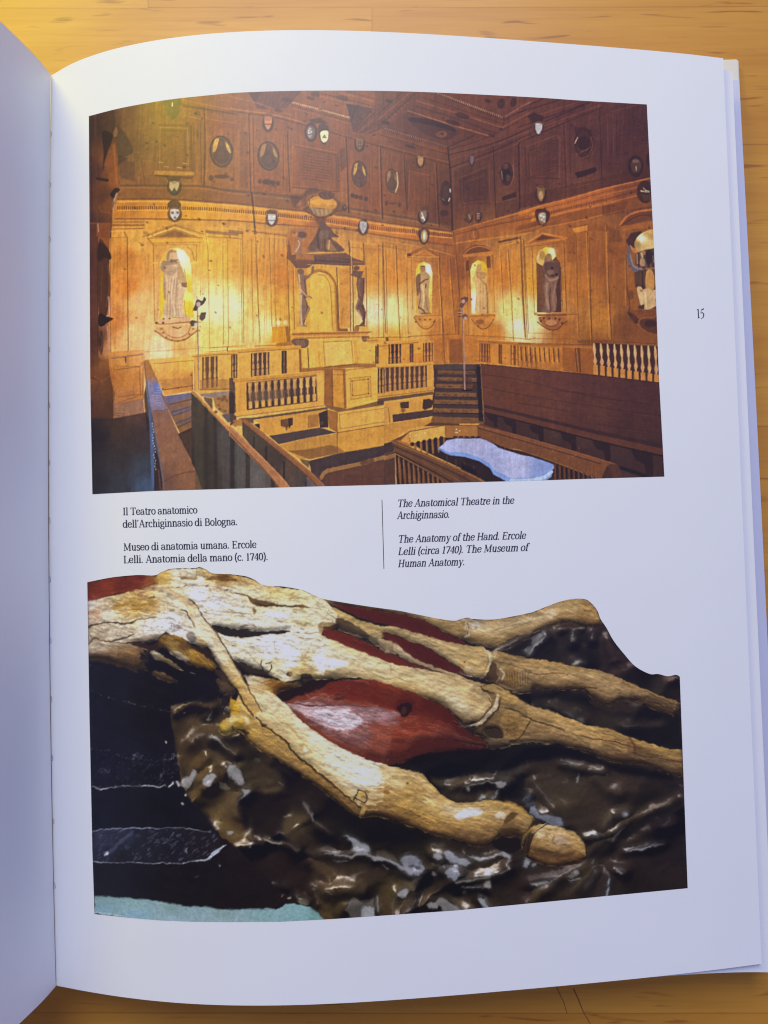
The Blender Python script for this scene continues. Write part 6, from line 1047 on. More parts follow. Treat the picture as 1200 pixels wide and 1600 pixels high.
    S([(40,875),(80,885),(140,870),(230,845)],[16,28,26,22],(176,174,172),.9,6);S([(55,880),(90,885),(200,855)],[10,14,8],(216,216,218),.85,4);P([(300,830),(340,800),(380,780),(390,800),(350,840)],(160,154,148),.85,7,cv=True);P([(305,850),(350,845),(405,830),(400,845),(330,865)],(190,186,184),.9,4,cv=True);E(395,735,16,10,(206,200,196),.85,4);P([(465,740),(495,705),(515,700),(490,750)],(150,146,146),.85,6);E(365,795,26,16,(184,180,176),.8,8);[E(x,y,24,18,(176,180,190),.85,8) for x,y in ((20,720),(70,745),(10,750))];specks(H3,40,800,300,760,16,(176,150,130),(.15,.5));S([(150,970),(200,930),(240,900)],7,(150,132,110),.6)
    P([(0,830),(120,790),(200,760),(300,760),(330,790),(200,860),(30,860)],(36,26,23),.7,14)
    # shadows below fingers
    t(*G2);P([(200,640),(320,590),(600,555),(840,555),(1200,530),(1600,540),(1560,620),(1200,640),(1000,720),(800,745),(560,785),(430,770),(350,720)],(16,14,14),.96,14)
    t(*H2);P([(0,480),(200,470),(400,510),(600,600),(800,640),(980,680),(1100,720),(1145,710),(1000,730),(700,690),(520,620),(300,570),(0,600)],(17,14,13),.96,10);P([(0,100),(300,90),(460,120),(480,180),(640,250),(900,250),(1120,260),(1135,515),(900,470),(760,400),(600,350),(860,330),(700,290),(560,230),(420,180),(200,150),(60,170),(0,160)],(20,17,16),.9,10);P([(60,180),(200,150),(420,185),(640,260),(1000,300),(980,340),(760,350),(560,340),(330,280)],(44,35,27),.9,14,cv=True);S([(150,200),(240,215)],8,(140,134,124),.7);S([(275,240),(330,262),(360,285),(420,300)],[8,16,8,26],(150,144,140),.85,6);[E(x,y,14,7,(170,156,134),.8,5) for x,y in ((365,218),(400,222),(752,290),(60,182))];S([(705,340),(780,335),(830,332)],[14,10,8],(150,148,146),.8,5);S([(830,335),(980,325)],14,(62,52,42),.8,8)
    # cloth behind the ring finger
    t(*H1);P([(0,600),(60,520),(200,440),(540,400),(590,470),(640,560),(720,660),(800,745),(900,798),(1117,815),(1125,1010),(1000,960),(740,860),(600,790),(300,730),(0,690)],k.grad([(200,620,(34,28,24)),(350,600,(40,32,26)),(450,650,(20,17,16)),(600,650,(52,38,34)),(650,720,(58,42,36)),(750,780,(40,27,23)),(850,830,(28,20,18)),(1050,850,(50,32,24)),(980,900,(38,34,24)),(560,500,(48,36,30))]),.97,8)
    S([(640,700),(620,620),(600,560)],30,(66,50,44),.6,16);P([(10,660),(20,580),(60,530),(140,512),(160,530),(110,580),(60,650),(30,680)],(112,108,110),.92,7,cv=True);S([(35,650),(80,590),(150,530)],[10,22,8],(214,212,216),.9,6);S([(0,640),(10,610)],18,(150,146,146),.8,6);P([(50,680),(130,580),(210,530),(240,600),(180,690)],(26,21,19),.9,12,cv=True);P([(195,470),(215,448),(240,470),(240,520),(200,510)],(110,88,70),.9,8,cv=True);E(210,462,14,12,(206,180,160),.8,5);S([(345,560),(355,520),(350,495)],[26,20,10],(176,170,166),.9,6);S([(310,560),(340,585),(370,580)],12,(26,22,22),.8);S([(485,540),(488,510)],[22,12],(170,166,160),.9,7);E(322,600,18,12,(140,132,124),.85,5);E(435,592,20,8,(132,120,110),.8,5);P([(300,600),(360,600),(420,640),(340,650)],(18,15,15),.9,8,cv=True);S([(350,745),(380,720),(440,708)],[20,16,6],(150,142,130),.85,6);S([(240,480),(260,460),(420,470)],10,(72,60,46),.7,6);E(670,642,12,14,(120,104,98),.8,6);S([(710,770),(690,720)],[14,6],(120,92,80),.7,6)
    # the cloth as a relief: fold crests,lit from above,with a wet sheen on their upper sides
    px();sea=np.clip((1400 - k.Y) / 8,0,1)
    cm=k.mask([(266,1103),(277,1180),(290,1240),(330,1290),(372,1325),(440,1392),(530,1440),(1084,1446),(1084,1040),(1000,1030),(900,950),(820,1000),(700,1150),(420,1150),(330,1085)],6) * np.clip((1425 - k.Y + (k.X > 520) * 40) / 6,0,1)
    paint=k.a.copy();lum=paint.mean(-1,keepdims=True)
    k.a=paint * np.minimum(1,62 / (lum + 1));[k.soften(.3) for _ in range(14)];base=k.a
    pad=base.mean(-1);lit=np.clip((pad - 23) / 22,0,1.1);h=np.zeros_like(pad)
    folds=[(E2,[[(985,305),(1040,320),(1130,400),(1190,440)],[(740,510),(800,590),(830,640),(780,690)],[(905,540),(965,470)],[(930,640),(1000,600),(1030,650),(960,690)],[(1125,560),(1200,560),(1230,660)],[(1230,560),(1310,700),(1250,760)],[(990,150),(1005,100)],[(860,350),(930,290),(1000,290)],[(720,120),(860,60),(960,90)]]),
        (F3,[[(-10,-60),(60,0),(110,80),(80,140),(50,190),(60,260)],[(190,435),(330,475),(440,490),(530,545),(720,570),(900,590),(980,575),(1050,570),(1230,630)],[(360,398),(460,445),(530,520)],[(565,175),(625,260),(640,310),(740,380),(900,470)],[(880,420),(1000,480),(1100,550)],[(650,860),(690,955)],[(900,980),(1050,940),(1160,990)],[(750,860),(900,850),(1040,860)],[(520,925),(600,950)],[(620,640),(760,760),(800,900)]]),
        (G3,[[(-20,600),(140,650),(260,725),(375,720)],[(375,720),(280,850)],[(190,600),(310,600),(370,690)],[(140,890),(115,960),(120,1040)],[(290,890),(270,950),(190,1045)],[(145,890),(235,850)],[(430,570),(510,600)],[(515,570),(620,600),(730,640)],[(530,700),(640,740)],[(690,575),(820,615),(890,605),(1000,570),(1040,620),(1010,660)],[(610,800),(790,765),(940,730),(1020,690)],[(660,825),(830,830)],[(380,960),(540,930),(680,990)],[(780,905),(870,950),(920,980)],[(400,680),(490,660)]]),
        (G2,[[(690,840),(850,805),(960,850)],[(920,810),(1010,820)],[(940,880),(895,945)],[(450,830),(600,840),(720,800)],[(900,780),(1180,690)],[(1150,960),(1200,900)]]),
        (H2,[[(70,750),(160,870),(290,1060)],[(20,920),(110,970),(270,1020)],[(270,620),(460,655),(560,670)],[(530,730),(590,800),(680,825)],[(560,1080),(640,1000),(740,975)],[(440,1150),(640,1110),(740,1040),(900,960),(1100,870)],[(180,200),(330,262),(430,310)]]),
        (H3,[[(720,655),(860,620),(1000,600)],[(580,970),(605,840)],[(650,780),(725,795)],[(430,900),(510,795)],[(20,1010),(200,880),(430,740),(600,600)],[(40,875),(230,845)],[(990,480),(1090,450)]]),
        (H1,[[(35,650),(80,590),(150,530)],[(345,560),(355,500)],[(485,550),(488,510)],[(350,745),(440,708)],[(600,560),(650,700)],[(240,480),(420,470)]])]
    for tl,cs in folds:
        for c in cs:
            t(*tl);q=k.smooth(k.pt(c),5);wd=7 + 8 * rnd();am=wd * (.42 + .3 * rnd());best=np.full_like(pad,1e9)
            sl=k.box(q.min(0),q.max(0),4 * wd)
            if sl is None: continue
            X,Y,b=k.X[sl],k.Y[sl],best[sl]
            for f in range(len(q) - 1):
                e=q[f + 1] - q[f];u=np.clip(((X - q[f][0]) * e[0] + (Y - q[f][1]) * e[1]) / (e @ e + 1e-9),0,1);b=np.minimum(b,(X - q[f][0] - e[0] * u) ** 2 + (Y - q[f][1] - e[1] * u) ** 2)
            h[sl]=np.maximum(h[sl],am * np.exp(-b / wd ** 2)) * .75 + .25 * (h[sl] + am * np.exp(-b / wd ** 2))
    px();X0,Y0=k.X,k.Y;k.X,k.Y=X0 + k.noise(60,40,.3,2,71) * 20,Y0 + k.noise(55,45,-.4,2,72) * 16
    h=h + (1 - np.sqrt(k.noise(120,56,-.6,1,73) ** 2 + .01) * 1.6) * 14 + k.noise(36,20,-.4,2,75) * 1.3;k.X,k.Y=X0,Y0
    gy,gx=np.gradient(h);nz=1 / np.sqrt(1 + gx * gx + gy * gy);sh=np.clip((.78 + .72 * gy + .2 * gx) * nz / .78,.3,1.7)
    hz=(.94 + .40 * gy + .10 * gx) * nz / 1.027;sp=np.clip(hz,0,1) ** 110 * np.clip(gy * 3 - .3,0,1)
    wet=base * sh[...,None] + (np.clip(sp,0,1) * lit * (.85 + .3 * k.noise(5,4,0,2,77)))[...,None] * np.array([190,188,194],np.float32)
    hl=np.clip((lum - 85) / 70,0,1) * .55;k.a=paint * 1.12;k.soften(.25);k.soften(.3);k.soften(.3);wet=wet + (k.a - wet) * hl
    k.a=paint + (wet - paint) * cm[...,None];k.shift(k.noise(9,7,.5,2,61) * 1.2 * sea * cm,k.noise(14,12,.2,2,62) * 1.2 * sea * cm);k.mulnoise(k.noise(3,2,.3,2,78),.07)
    bare=k.a.copy()
    # ======================= flesh and bone =====================
    bone=(206,176,128);wht=(224,212,204);gold=(186,138,62);dkb=(96,66,34)
    red,redd,redl=(124,44,30),(74,25,20),(176,92,72)
    # muscles between the metacarpals
    U=at(F1,[(780,300),(900,318),(1060,345),(1200,372)]) + at(G1,[(200,392),(330,425),(430,480),(540,550),(650,600),(690,635)])
    Lc=at(F1,[(780,310),(900,370),(1080,445),(1200,470)]) + at(G1,[(150,505),(300,545),(430,585),(560,622),(690,640)])
    form(U,Lc,[[(110,52,30),(98,38,26),(84,32,24)],[(96,38,26),(92,36,26),(80,30,24)],[(90,40,30),(86,34,27),(74,28,24)],[(86,36,30),(78,30,26),(70,27,25)]],14,5,16,pale=0)
    U=at(G1,[(0,520),(100,555),(280,612),(400,670),(520,745),(620,810),(720,880)]);Lc=at(G1,[(0,560),(60,592),(140,640),(210,695),(330,765),(500,825),(700,880)])
    form(U,Lc,[[(96,42,28),(90,36,28)],[(92,36,27),(84,32,26)],[(82,32,27),(76,29,25)],[(100,48,44),(80,34,28)]],14,5,16,pale=0)
    U=at(F1,[(712,500),(800,520),(950,565),(1050,620),(1200,680)]) + at(G1,[(60,700),(150,720),(260,775),(420,835)]);Lc=at(F1,[(715,545),(800,600),(930,665),(1100,720),(1200,755)]) + at(G1,[(60,760),(160,792),(300,825),(420,835)])
    form(U,Lc,[[(120,48,30),(100,38,26)],[(110,42,28),(104,38,26)],[(110,46,36),(98,36,26)],[(84,36,30),(80,32,26)]],12,5,18,pale=0)
    # fourth metacarpal along the top edge
    form(at(F1,[(600,225),(730,280),(900,310),(1060,335),(1200,355)]) + at(G1,[(160,370),(330,405),(480,435),(600,448),(690,440)]),at(F1,[(620,255),(760,305),(900,330),(1060,350),(1200,375)]) + at(G1,[(160,388),(330,425),(430,475),(540,545),(640,590),(700,560)]),
        [[(190,160,110),(176,140,80),(150,110,60)],[(150,116,76),(120,80,46),(100,60,34)],[(160,124,78),(150,116,66),(120,84,40)],[(176,142,84),(196,164,104),(166,128,62)],[(150,120,74),(170,134,70),(176,140,84)]],10,6,18)
    # ring finger
    u,l=form(at(G1,[(700,430),(740,436),(900,441),(1060,416),(1200,386)]) + at(H1,[(100,335),(230,285),(330,260),(420,257),(480,288),(530,360),(545,420)]),at(G1,[(665,590),(740,620),(880,655),(960,650),(1060,590),(1200,545)]) + at(H1,[(60,500),(150,460),(260,440),(380,450),(460,462),(500,460),(540,440)]),
        [[(150,132,112),(200,176,140),(150,116,66),(120,92,56)],[(140,110,66),(206,178,130),(186,150,90),(120,90,52)],[(156,124,76),(200,172,128),(176,140,84),(120,92,62)],[(150,116,62),(196,166,122),(186,150,96),(130,100,66)],[(172,132,66),(190,150,84),(170,128,66),(90,64,40)],[(160,116,54),(170,122,56),(130,88,40),(56,38,24)]],22,6,14)
    fibres(u,l,130,(110,80,44),(220,196,156),.35,1.)
    t(*G1);S([(680,580),(705,560),(712,520),(710,480),(700,460)],[14,20,16,10,6],(206,190,164),.85,4);S([(700,560),(714,510),(700,465)],6,(70,50,28),.7,3);P([(610,450),(660,430),(710,425),(740,445),(720,470),(690,460)],(170,148,120),.9,5,cv=True);E(765,490,34,30,(206,196,186),.7,12);E(770,505,16,12,(150,124,90),.6,6);S([(900,690),(1000,650),(1100,600),(1200,560)],[26,44,40,30],(126,106,92),.9,6);S([(910,685),(1000,645),(1090,605)],10,(200,186,176),.6,5);S([(870,660),(960,640),(1060,590),(1160,560)],7,(60,42,26),.7);S([(900,530),(1000,500),(1200,455)],9,(150,124,90),.6,5);P([(1010,700),(1100,640),(1200,590),(1200,640),(1080,700)],(30,25,24),.85,8)
    t(*H1);P([(240,440),(280,415),(360,430),(390,450),(300,460)],(60,42,26),.7,10,cv=True);S([(430,340),(480,350),(510,380)],7,(120,80,40),.6);E(200,370,40,14,(220,206,190),.5,12,-20)
    # middle finger
    u,l=form(at(G1,[(860,690),(920,688),(1050,718),(1200,746)]) + at(H1,[(150,702),(350,740),(500,766),(620,800),(740,862),(850,900),(1000,962),(1117,1012)]),at(G1,[(850,910),(960,965),(1080,1000),(1200,965)]) + at(H1,[(150,915),(300,912),(430,912),(490,975),(590,1030),(700,990),(800,1005),(960,1062),(1070,1105)]),
        [[(176,136,76),(150,116,66),(130,100,58),(70,48,30)],[(186,146,84),(176,140,84),(140,110,66),(96,72,44)],[(186,140,66),(186,146,88),(166,130,80),(120,90,54)],[(190,146,74),(196,156,96),(150,116,70),(130,98,58)],[(176,136,76),(190,150,92),(150,114,68),(96,68,38)],[(176,134,76),(176,140,92),(130,98,62),(50,36,26)],[(170,126,64),(120,88,52),(110,80,46),(70,50,30)],[(140,104,58),(120,88,50),(84,58,34),(140,106,62)]],24,7,16)
    fibres(u,l,220,(86,58,30),(214,180,124),.4,1.)
    t(*H1);S([(0,770),(100,800),(250,790),(310,805)],6,(84,56,28),.7,3);S([(120,915),(250,905),(400,895),(520,905)],8,(60,40,22),.8,4);[S([(80 + i * 13,830),(90 + i * 12,905)],4,(96,68,38),.2,3) for i in range(20)];E(725,930,30,36,(196,160,110),.5,14);S([(700,860),(750,880)],12,(104,70,36),.6,6);S([(780,950),(900,1000),(1060,1050)],10,(54,36,24),.7,5);S([(860,920),(1000,985),(1100,1030)],6,(70,48,28),.6);P([(480,985),(590,1030),(700,1000),(760,1060),(600,1070),(480,1020)],(48,36,26),.8,14,cv=True)
    t(*G1);P([(860,780),(930,790),(940,930),(870,910),(840,880)],(84,60,36),.8,8,cv=True);S([(935,790),(932,860),(945,900),(925,930)],7,(190,164,126),.7,3);S([(960,830),(985,870),(965,910)],14,(206,190,164),.7,6);P([(1000,870),(1050,820),(1090,870),(1080,960),(1010,960)],(150,112,60),.8,10,cv=True);[S([(1000 + i * 22,840 + (i % 3) * 9),(1015 + i * 20,950 + (i % 2) * 12)],6,(76,52,28),.5,3) for i in range(9)];S([(920,770),(1050,800),(1200,840)],6,(84,60,34),.6,3);S([(950,950),(1060,985),(1130,960)],8,(206,180,140),.5,4);P([(1020,990),(1100,985),(1200,960),(1200,1030),(1100,1020)],(150,118,74),.7,6);S([(1060,1005),(1200,985)],8,(206,176,130),.6,4);P([(1060,1020),(1200,1010),(1200,1095),(1130,1060)],(18,15,15),.95,5)
    # third metacarpal
    u,l=form(at(F1,[(600,262),(700,290),(800,340),(1000,440),(1130,478),(1200,495)]) + at(G1,[(150,502),(300,542),(430,582),(560,622),(700,642),(820,655),(880,700)]),at(F1,[(640,300),(800,410),(950,500),(1080,560),(1200,580)]) + at(G1,[(0,535),(100,552),(280,612),(400,662),(520,740),(620,800),(700,862),(760,888),(830,888),(870,830)]),
        [[(206,184,140),(214,190,140),(190,160,110)],[(186,152,76),(206,172,98),(150,112,62)],[(176,140,66),(206,170,100),(170,130,66)],[(176,142,86),(196,160,96),(186,150,84)],[(186,154,100),(206,176,120),(196,164,116)],[(176,144,90),(200,170,116),(206,180,140)],[(190,156,96),(206,170,100),(190,150,84)],[(150,116,66),(176,136,72),(170,130,70)]],22,7,14)
    fibres(u,l,200,(110,84,44),(232,210,166),.35,1.)
    t(*G1);S([(760,890),(830,885),(865,820),(880,760),(870,700),(830,665)],[10,16,16,18,30,14],(206,186,150),.92,4);S([(745,895),(820,900),(870,850),(905,760),(905,720)],6,(60,42,24),.7,3);S([(840,830),(862,770),(862,720)],6,(120,84,40),.6,4);S([(640,855),(700,870),(760,880)],8,(214,196,176),.7,4);S([(350,560),(480,650),(380,630)],5,(110,80,44),.4);E(680,778,7,8,(50,36,22),.8);E(720,830,44,26,(214,196,160),.5,14);S([(920,700),(900,740)],34,(190,166,126),.7,8)
    # tendon strip over the second muscle
    form(at(G1,[(0,570),(60,605),(130,622),(200,680),(300,748),(420,805),(600,862),(760,925),(850,950)]),at(G1,[(20,660),(90,700),(150,712),(260,772),(400,830),(600,890),(720,950),(820,1000)]),[[(150,124,86),(120,96,62)],[(206,182,146),(170,144,110)],[(176,146,100),(150,120,84)],[(190,160,110),(176,144,96)],[(190,156,106),(150,116,74)]],9,6,18)
    t(*G1);S([(150,715),(260,775),(420,832),(600,890),(720,950),(820,1010)],9,(48,34,24),.8,4);E(75,690,18,14,(206,190,160),.7,5)
    # index finger
    u,l=form(at(G1,[(820,945),(950,960),(1060,1030),(1200,1112)]) + at(H2,[(150,225),(330,292),(480,342),(620,366),(750,422),(900,470),(1030,505),(1137,515)]),at(G2,[(760,440),(880,465),(1000,500),(1100,505),(1200,496)]) + at(H2,[(100,470),(200,470),(350,505),(480,545),(600,592),(720,612),(850,620),(980,662),(1080,708),(1138,700)]),
        [[(170,136,84),(120,90,52),(110,82,48),(60,44,30)],[(190,150,84),(130,98,54),(140,106,60),(90,68,42)],[(196,156,92),(160,122,66),(140,106,62),(150,120,84)],[(200,156,84),(196,152,84),(146,110,64),(110,82,52)],[(190,146,72),(200,156,88),(166,128,76),(110,80,48)],[(190,148,76),(196,148,74),(150,114,68),(70,48,30)],[(180,136,66),(160,112,52),(130,96,60),(70,48,30)],[(190,144,66),(110,78,42),(104,78,48),(50,36,24)],[(196,150,70),(180,134,66),(130,98,60),(100,74,44)]],28,8,16)
    fibres(u,l,330,(80,54,28),(220,182,118),.4,1.1)
    t(*H2);S([(0,270),(60,300),(150,325),(290,375)],[6,10,12,5],(58,38,22),.85,4);S([(330,395),(480,430),(620,455),(760,490)],[4,7,8,8],(70,46,24),.8,4);S([(270,490),(400,505),(480,520)],[5,10,16],(40,28,20),.85,5);[S([(30 + i * 15,320 + i * 4),(24 + i * 17,440 + i * 5)],4,(84,58,32),.2,3) for i in range(16)];S([(0,465),(100,458),(200,462)],9,(206,180,140),.7,4);S([(760,430),(790,480),(800,560)],16,(96,58,34),.55,10);E(700,560,70,22,(96,64,40),.5,16,8);S([(810,550),(960,570),(1130,600)],7,(70,46,28),.7,4);S([(930,630),(1050,650),(1135,655)],5,(70,48,30),.6);S([(490,400),(480,350)],10,(214,176,110),.5,6);E(485,490,12,18,(196,170,120),.6,6)
    t(*G2);S([(990,235),(1080,250),(1130,290),(1200,310)],[8,12,10,6],(50,34,22),.85,4);P([(960,340),(1000,270),(1080,260),(1140,300),(1160,400),(1080,480),(1000,460)],(166,128,72),.85,14,cv=True);[S([(960 + rnd() * 180,290 + rnd() * 160),(985 + rnd() * 160,310 + rnd() * 150)],4,(84,58,30),.35,3) for _ in range(30)];S([(1030,480),(1100,470),(1160,400),(1190,330)],10,(64,44,28),.7,6);P([(820,410),(920,390),(980,440),(940,470),(860,450)],(44,32,22),.85,10,cv=True);P([(830,470),(980,465),(1040,510),(980,540),(850,545)],(150,124,90),.75,8,cv=True);[S([(830 + i * 12,475),(850 + i * 14,540)],4,(60,44,30),.5,3) for i in range(14)];S([(1050,505),(1200,500)],12,(170,146,110),.7,5)
    # second metacarpal
    u,l=form(at(F1,[(600,560),(700,560),(800,602),(950,662),(1100,722),(1200,760)]) + at(G1,[(160,792),(400,840),(560,872),(680,915),(800,985),(880,1040),(890,1100)]),at(F1,[(560,905),(700,905),(850,895),(1000,890),(1200,945)]) + at(G1,[(100,952),(250,1000),(400,1060),(520,1120),(600,1190)]) + at(G2,[(620,310),(670,340),(740,345),(800,310)]),
        [[(226,214,206),(232,222,214),(206,186,146),(170,132,74)],[(220,196,146),(226,214,200),(206,190,150),(150,116,62)],[(214,188,130),(222,206,176),(206,180,132),(150,118,70)],[(216,196,148),(222,204,164),(210,184,136),(176,146,96)],[(206,182,132),(216,190,136),(206,174,110),(170,132,66)],[(200,174,124),(216,188,132),(206,170,104),(140,104,50)],[(190,158,104),(206,176,120),(212,186,140),(130,100,54)],[(176,144,90),(206,172,110),(216,196,160),(120,90,52)],[(150,114,66),(186,146,80),(190,150,84),(110,80,44)]],34,8,12)
    fibres(u,l,420,(140,108,62),(240,228,200),.32,1.)
    t(*G1);[S([(100 + q,800),(110 + q,840),(100 + q,870)],5,(130,104,66),.5,3) for q in (0,190)];S([(0,850),(100,880),(200,910)],6,(150,132,110),.5,4);E(640,1110,90,40,(222,204,168),.5,26,25)
    t(*G2);S([(600,300),(640,350),(690,375),(740,375),(800,350),(860,290),(920,220),(945,130)],[10,14,12,14,24,30,34,20],(206,186,154),.95,4);S([(620,310),(680,355),(740,355),(800,320),(880,240),(890,200),(870,160)],7,(70,48,26),.75,4);S([(720,395),(810,375),(880,310),(940,230),(965,150)],[8,12,14,10,14],(48,34,22),.8,5);P([(800,50),(850,40),(900,60),(950,100),(920,120),(860,100),(815,80)],(190,154,92),.9,5,cv=True);S([(800,60),(815,90),(870,110),(920,115)],[5,10,14,6],(48,32,20),.85,4);S([(810,60),(850,50)],6,(60,40,24),.7,3);P([(950,110),(1000,90),(1060,120),(1100,160),(1000,200),(960,180)],(190,152,84),.6,14,cv=True)
    # big red muscle of the thumb web
    U=at(F1,[(420,1085),(520,1050),(600,1000),(700,945),(900,912),(1100,908),(1200,942)]) + at(G1,[(100,952),(250,1002),(400,1062),(520,1122),(600,1190)]) + at(G2,[(680,400),(820,470),(850,510)])
    Lc=at(F2,[(420,70),(490,115),(560,192),(700,292),(830,378),(1000,455),(1200,525)]) + at(G2,[(60,670),(200,660),(320,600),(600,565),(850,550)])
    u,l=form(U,Lc,[[(130,62,38),(140,76,60),(190,164,160),(140,78,58),(120,60,40)],[(78,31,22),(136,62,46),(204,178,180),(176,128,120),(112,44,28)],[(122,42,25),(112,37,22),(186,142,138),(206,172,172),(108,40,25)],[(134,47,28),(106,34,22),(160,90,74),(190,152,150),(96,33,22)],[(140,54,34),(108,35,22),(142,64,46),(150,86,72),(78,27,20)],[(118,42,26),(96,32,21),(134,52,35),(112,44,30),(68,25,19)],[(78,31,21),(100,35,24),(122,46,33),(96,35,26),(52,21,17)],[(58,26,20),(86,33,24),(92,36,28),(74,29,23),(34,18,15)],[(56,33,23),(74,36,27),(68,33,26),(58,29,23),(26,16,14)]],40,9,16,pale=0)
    fibres(u,l,420,(64,20,16),(110,38,28),.5,1.)
    fibres(u,l,260,(214,190,192),(176,110,92),.38,.9,(.05,.18),.3,.7)
    t(*F2);P([(480,75),(640,60),(900,55),(1100,70),(1230,100),(1330,135),(1200,175),(1050,200),(950,250),(880,245),(760,240),(640,180),(540,120)],(206,196,214),.45,24,cv=True);P([(640,110),(800,90),(960,120),(1030,180),(960,240),(860,240),(740,190)],(222,218,232),.6,20,cv=True);S([(420,30),(540,50),(650,62),(850,62),(1100,70)],[6,9,12,6,4],(70,26,20),.8,4);S([(500,40),(620,40)],10,(206,180,180),.6,6);S([(480,125),(560,200),(700,290),(830,375),(1000,450)],7,(206,164,150),.5,5);S([(520,110),(620,190),(760,250),(860,265)],9,(110,40,28),.6,5)
    for _ in range(170):
        x,y=560 + rnd() * 600,70 + rnd() * 180;S([(x,y),(x + 30 + rnd() * 60,y + 6 + rnd() * 12)],3,(110,46,40) if rnd() < .6 else (236,230,238),.45,3)
    t(*F1);P([(380,1010),(500,985),(600,940),(700,910),(760,930),(680,990),(560,1030),(430,1060)],(34,20,15),.92,10,cv=True);[S([(560 + rnd() * 300,1000 + rnd() * 80),(620 + rnd() * 300,1000 + rnd() * 80)],3,(226,196,190),.5,3) for _ in range(14)];S([(870,910),(980,915),(1080,935)],9,(206,172,160),.5,6);specks(F1,700,980,960,960,30,(226,190,176),(.2,.6));t(*F1);E(850,1060,60,14,(70,22,16),.6,10)
    t(*G2);P([(150,235),(180,205),(240,195),(280,215),(260,260),(230,290),(190,290),(165,265)],(34,18,16),.92,7,cv=True);E(205,250,24,24,(84,44,32),.85,7);specks(G2,20,420,300,300,40,(226,176,166),(.2,.6));specks(G2,300,350,560,400,20,(206,150,136),(.2,.5));P([(0,290),(60,290),(140,320),(180,370),(80,370),(0,350)],(196,150,150),.5,20,cv=True);S([(590,340),(660,370),(720,380)],10,(176,110,96),.6,5);P([(200,640),(340,590),(640,560),(860,555),(860,600),(500,620),(300,680)],(22,15,14),.7,20);specks(G2,0,610,220,700,18,(206,170,150),(.2,.7))
    # ---- dorsum and wrist: overlapping pale sheets
    t(*E1)
    wrist=[(33,297),(150,272),(380,215),(590,160),(570,95),(620,65),(700,42),(870,38),(905,30),(950,45),(1000,75),(1050,83),(1140,85),(1200,95),(1280,110),(1340,130),(1400,165),(1560,185),(1700,210),(1800,250),(1900,300),(1990,400),(1990,470),(1880,500),(1860,560),(1900,700),(1880,880),(1720,900),(1560,930),(1450,870),(1300,860),(1180,760),(1060,620),(1000,640),(880,640),(780,590),(640,540),(580,590),(400,615),(200,625),(38,650)]
    P(wrist,k.grad([(60,330,(206,196,190)),(200,420,(206,190,176)),(100,380,(190,160,134)),(300,340,(196,164,110)),(420,330,(190,148,76)),(520,330,(196,156,90)),(100,560,(190,170,146)),(300,520,(206,194,180)),(520,500,(220,214,216)),(650,460,(226,224,232)),(640,240,(206,190,162)),(720,300,(216,200,174)),(620,120,(196,160,84)),(750,75,(220,206,186)),(850,60,(216,202,180)),(960,70,(196,164,104)),(1100,110,(150,110,50)),(1200,110,(176,140,80)),(900,230,(226,222,226)),(1050,320,(224,222,228)),(1180,240,(220,206,184)),(1150,440,(220,206,182)),(1200,330,(216,204,190)),
        (1300,130,(196,164,110)),(1500,230,(206,180,120)),(1640,230,(210,186,128)),(1700,300,(222,206,160)),(1300,250,(220,206,170)),(1500,330,(222,208,172)),(1560,400,(222,212,190)),(1400,400,(220,206,170)),(1300,470,(224,216,206)),(1500,480,(222,212,196)),(1700,450,(214,196,150)),(1800,400,(216,202,172)),(1650,560,(224,216,206)),(1250,620,(224,212,190)),(1450,650,(230,226,228)),(1550,620,(228,222,214)),(1650,720,(230,228,234)),(1350,760,(222,208,182)),(1500,800,(216,200,164)),(1720,750,(206,182,134)),(1860,770,(226,222,226)),(1780,860,(196,166,110))]),1.,6)
    m=k.mask(wrist,6);px();k.mulnoise(k.noise(22,3.,.12,4,41),.13,m);k.mulnoise(k.noise(3.,2.5,0,3,42),.16,m);k.mulnoise(k.noise(12,7,.3,3,43),.10,m)
    t(*E1)
    for _ in range(520):      # fine wrinkles of the pale sheets
        x,y=40 + rnd() * 1840,60 + rnd() * 800
        px_,py_=x / 5 + 130,y / 5 + 880
        i,j=int(py_ - k.y0),int(px_ - k.x0)
        if not (0 <= i < k.h and 0 <= j < k.w) or m[i,j] < .9: continue
        L_=15 + rnd() * 70;dy=(rnd() - .35) * .5 * L_;S([(x,y),(x + L_ * .5,y + dy * .5 + (rnd() - .5) * 8),(x + L_,y + dy)],[2,4,2],(130,104,76) if rnd() < .55 else (244,240,240),.25 + .3 * rnd(),3)
    P([(30,148),(200,115),(320,100),(440,92),(560,95),(600,130),(590,158),(380,215),(250,238),(150,270),(33,298)],k.grad([(60,180,(112,42,32)),(200,170,(124,48,34)),(400,150,(120,44,30)),(300,130,(104,36,28)),(520,150,(140,76,40)),(100,260,(120,46,36)),(450,120,(96,36,26)),(560,130,(160,104,46))]),.97,4)
    for _ in range(90): x,y=60 + rnd() * 480,120 + rnd() * 130;S([(x,y),(x + 30 + rnd() * 60,y - 5 - rnd() * 14)],3.5,(86,28,22) if rnd() < .6 else (176,92,72),.4,3)
    specks(E1,70,250,130,240,12,(206,150,140),(.3,.8));specks(E1,240,130,380,130,16,(206,140,126),(.2,.7))
    P([(560,100),(640,70),(700,90),(660,150),(580,160)],(200,162,86),.6,14,cv=True);S([(690,100),(800,110),(880,100),(880,40)],[4,8,8,4],(150,116,62),.7,4);S([(770,120),(850,125),(880,115)],12,(120,84,36),.7,6);P([(950,130),(1020,105),(1120,100),(1200,140),(1120,145),(1030,135)],(120,78,30),.8,8,cv=True);P([(895,130),(920,100),(950,120),(920,140)],(232,232,240),.8,6,cv=True)
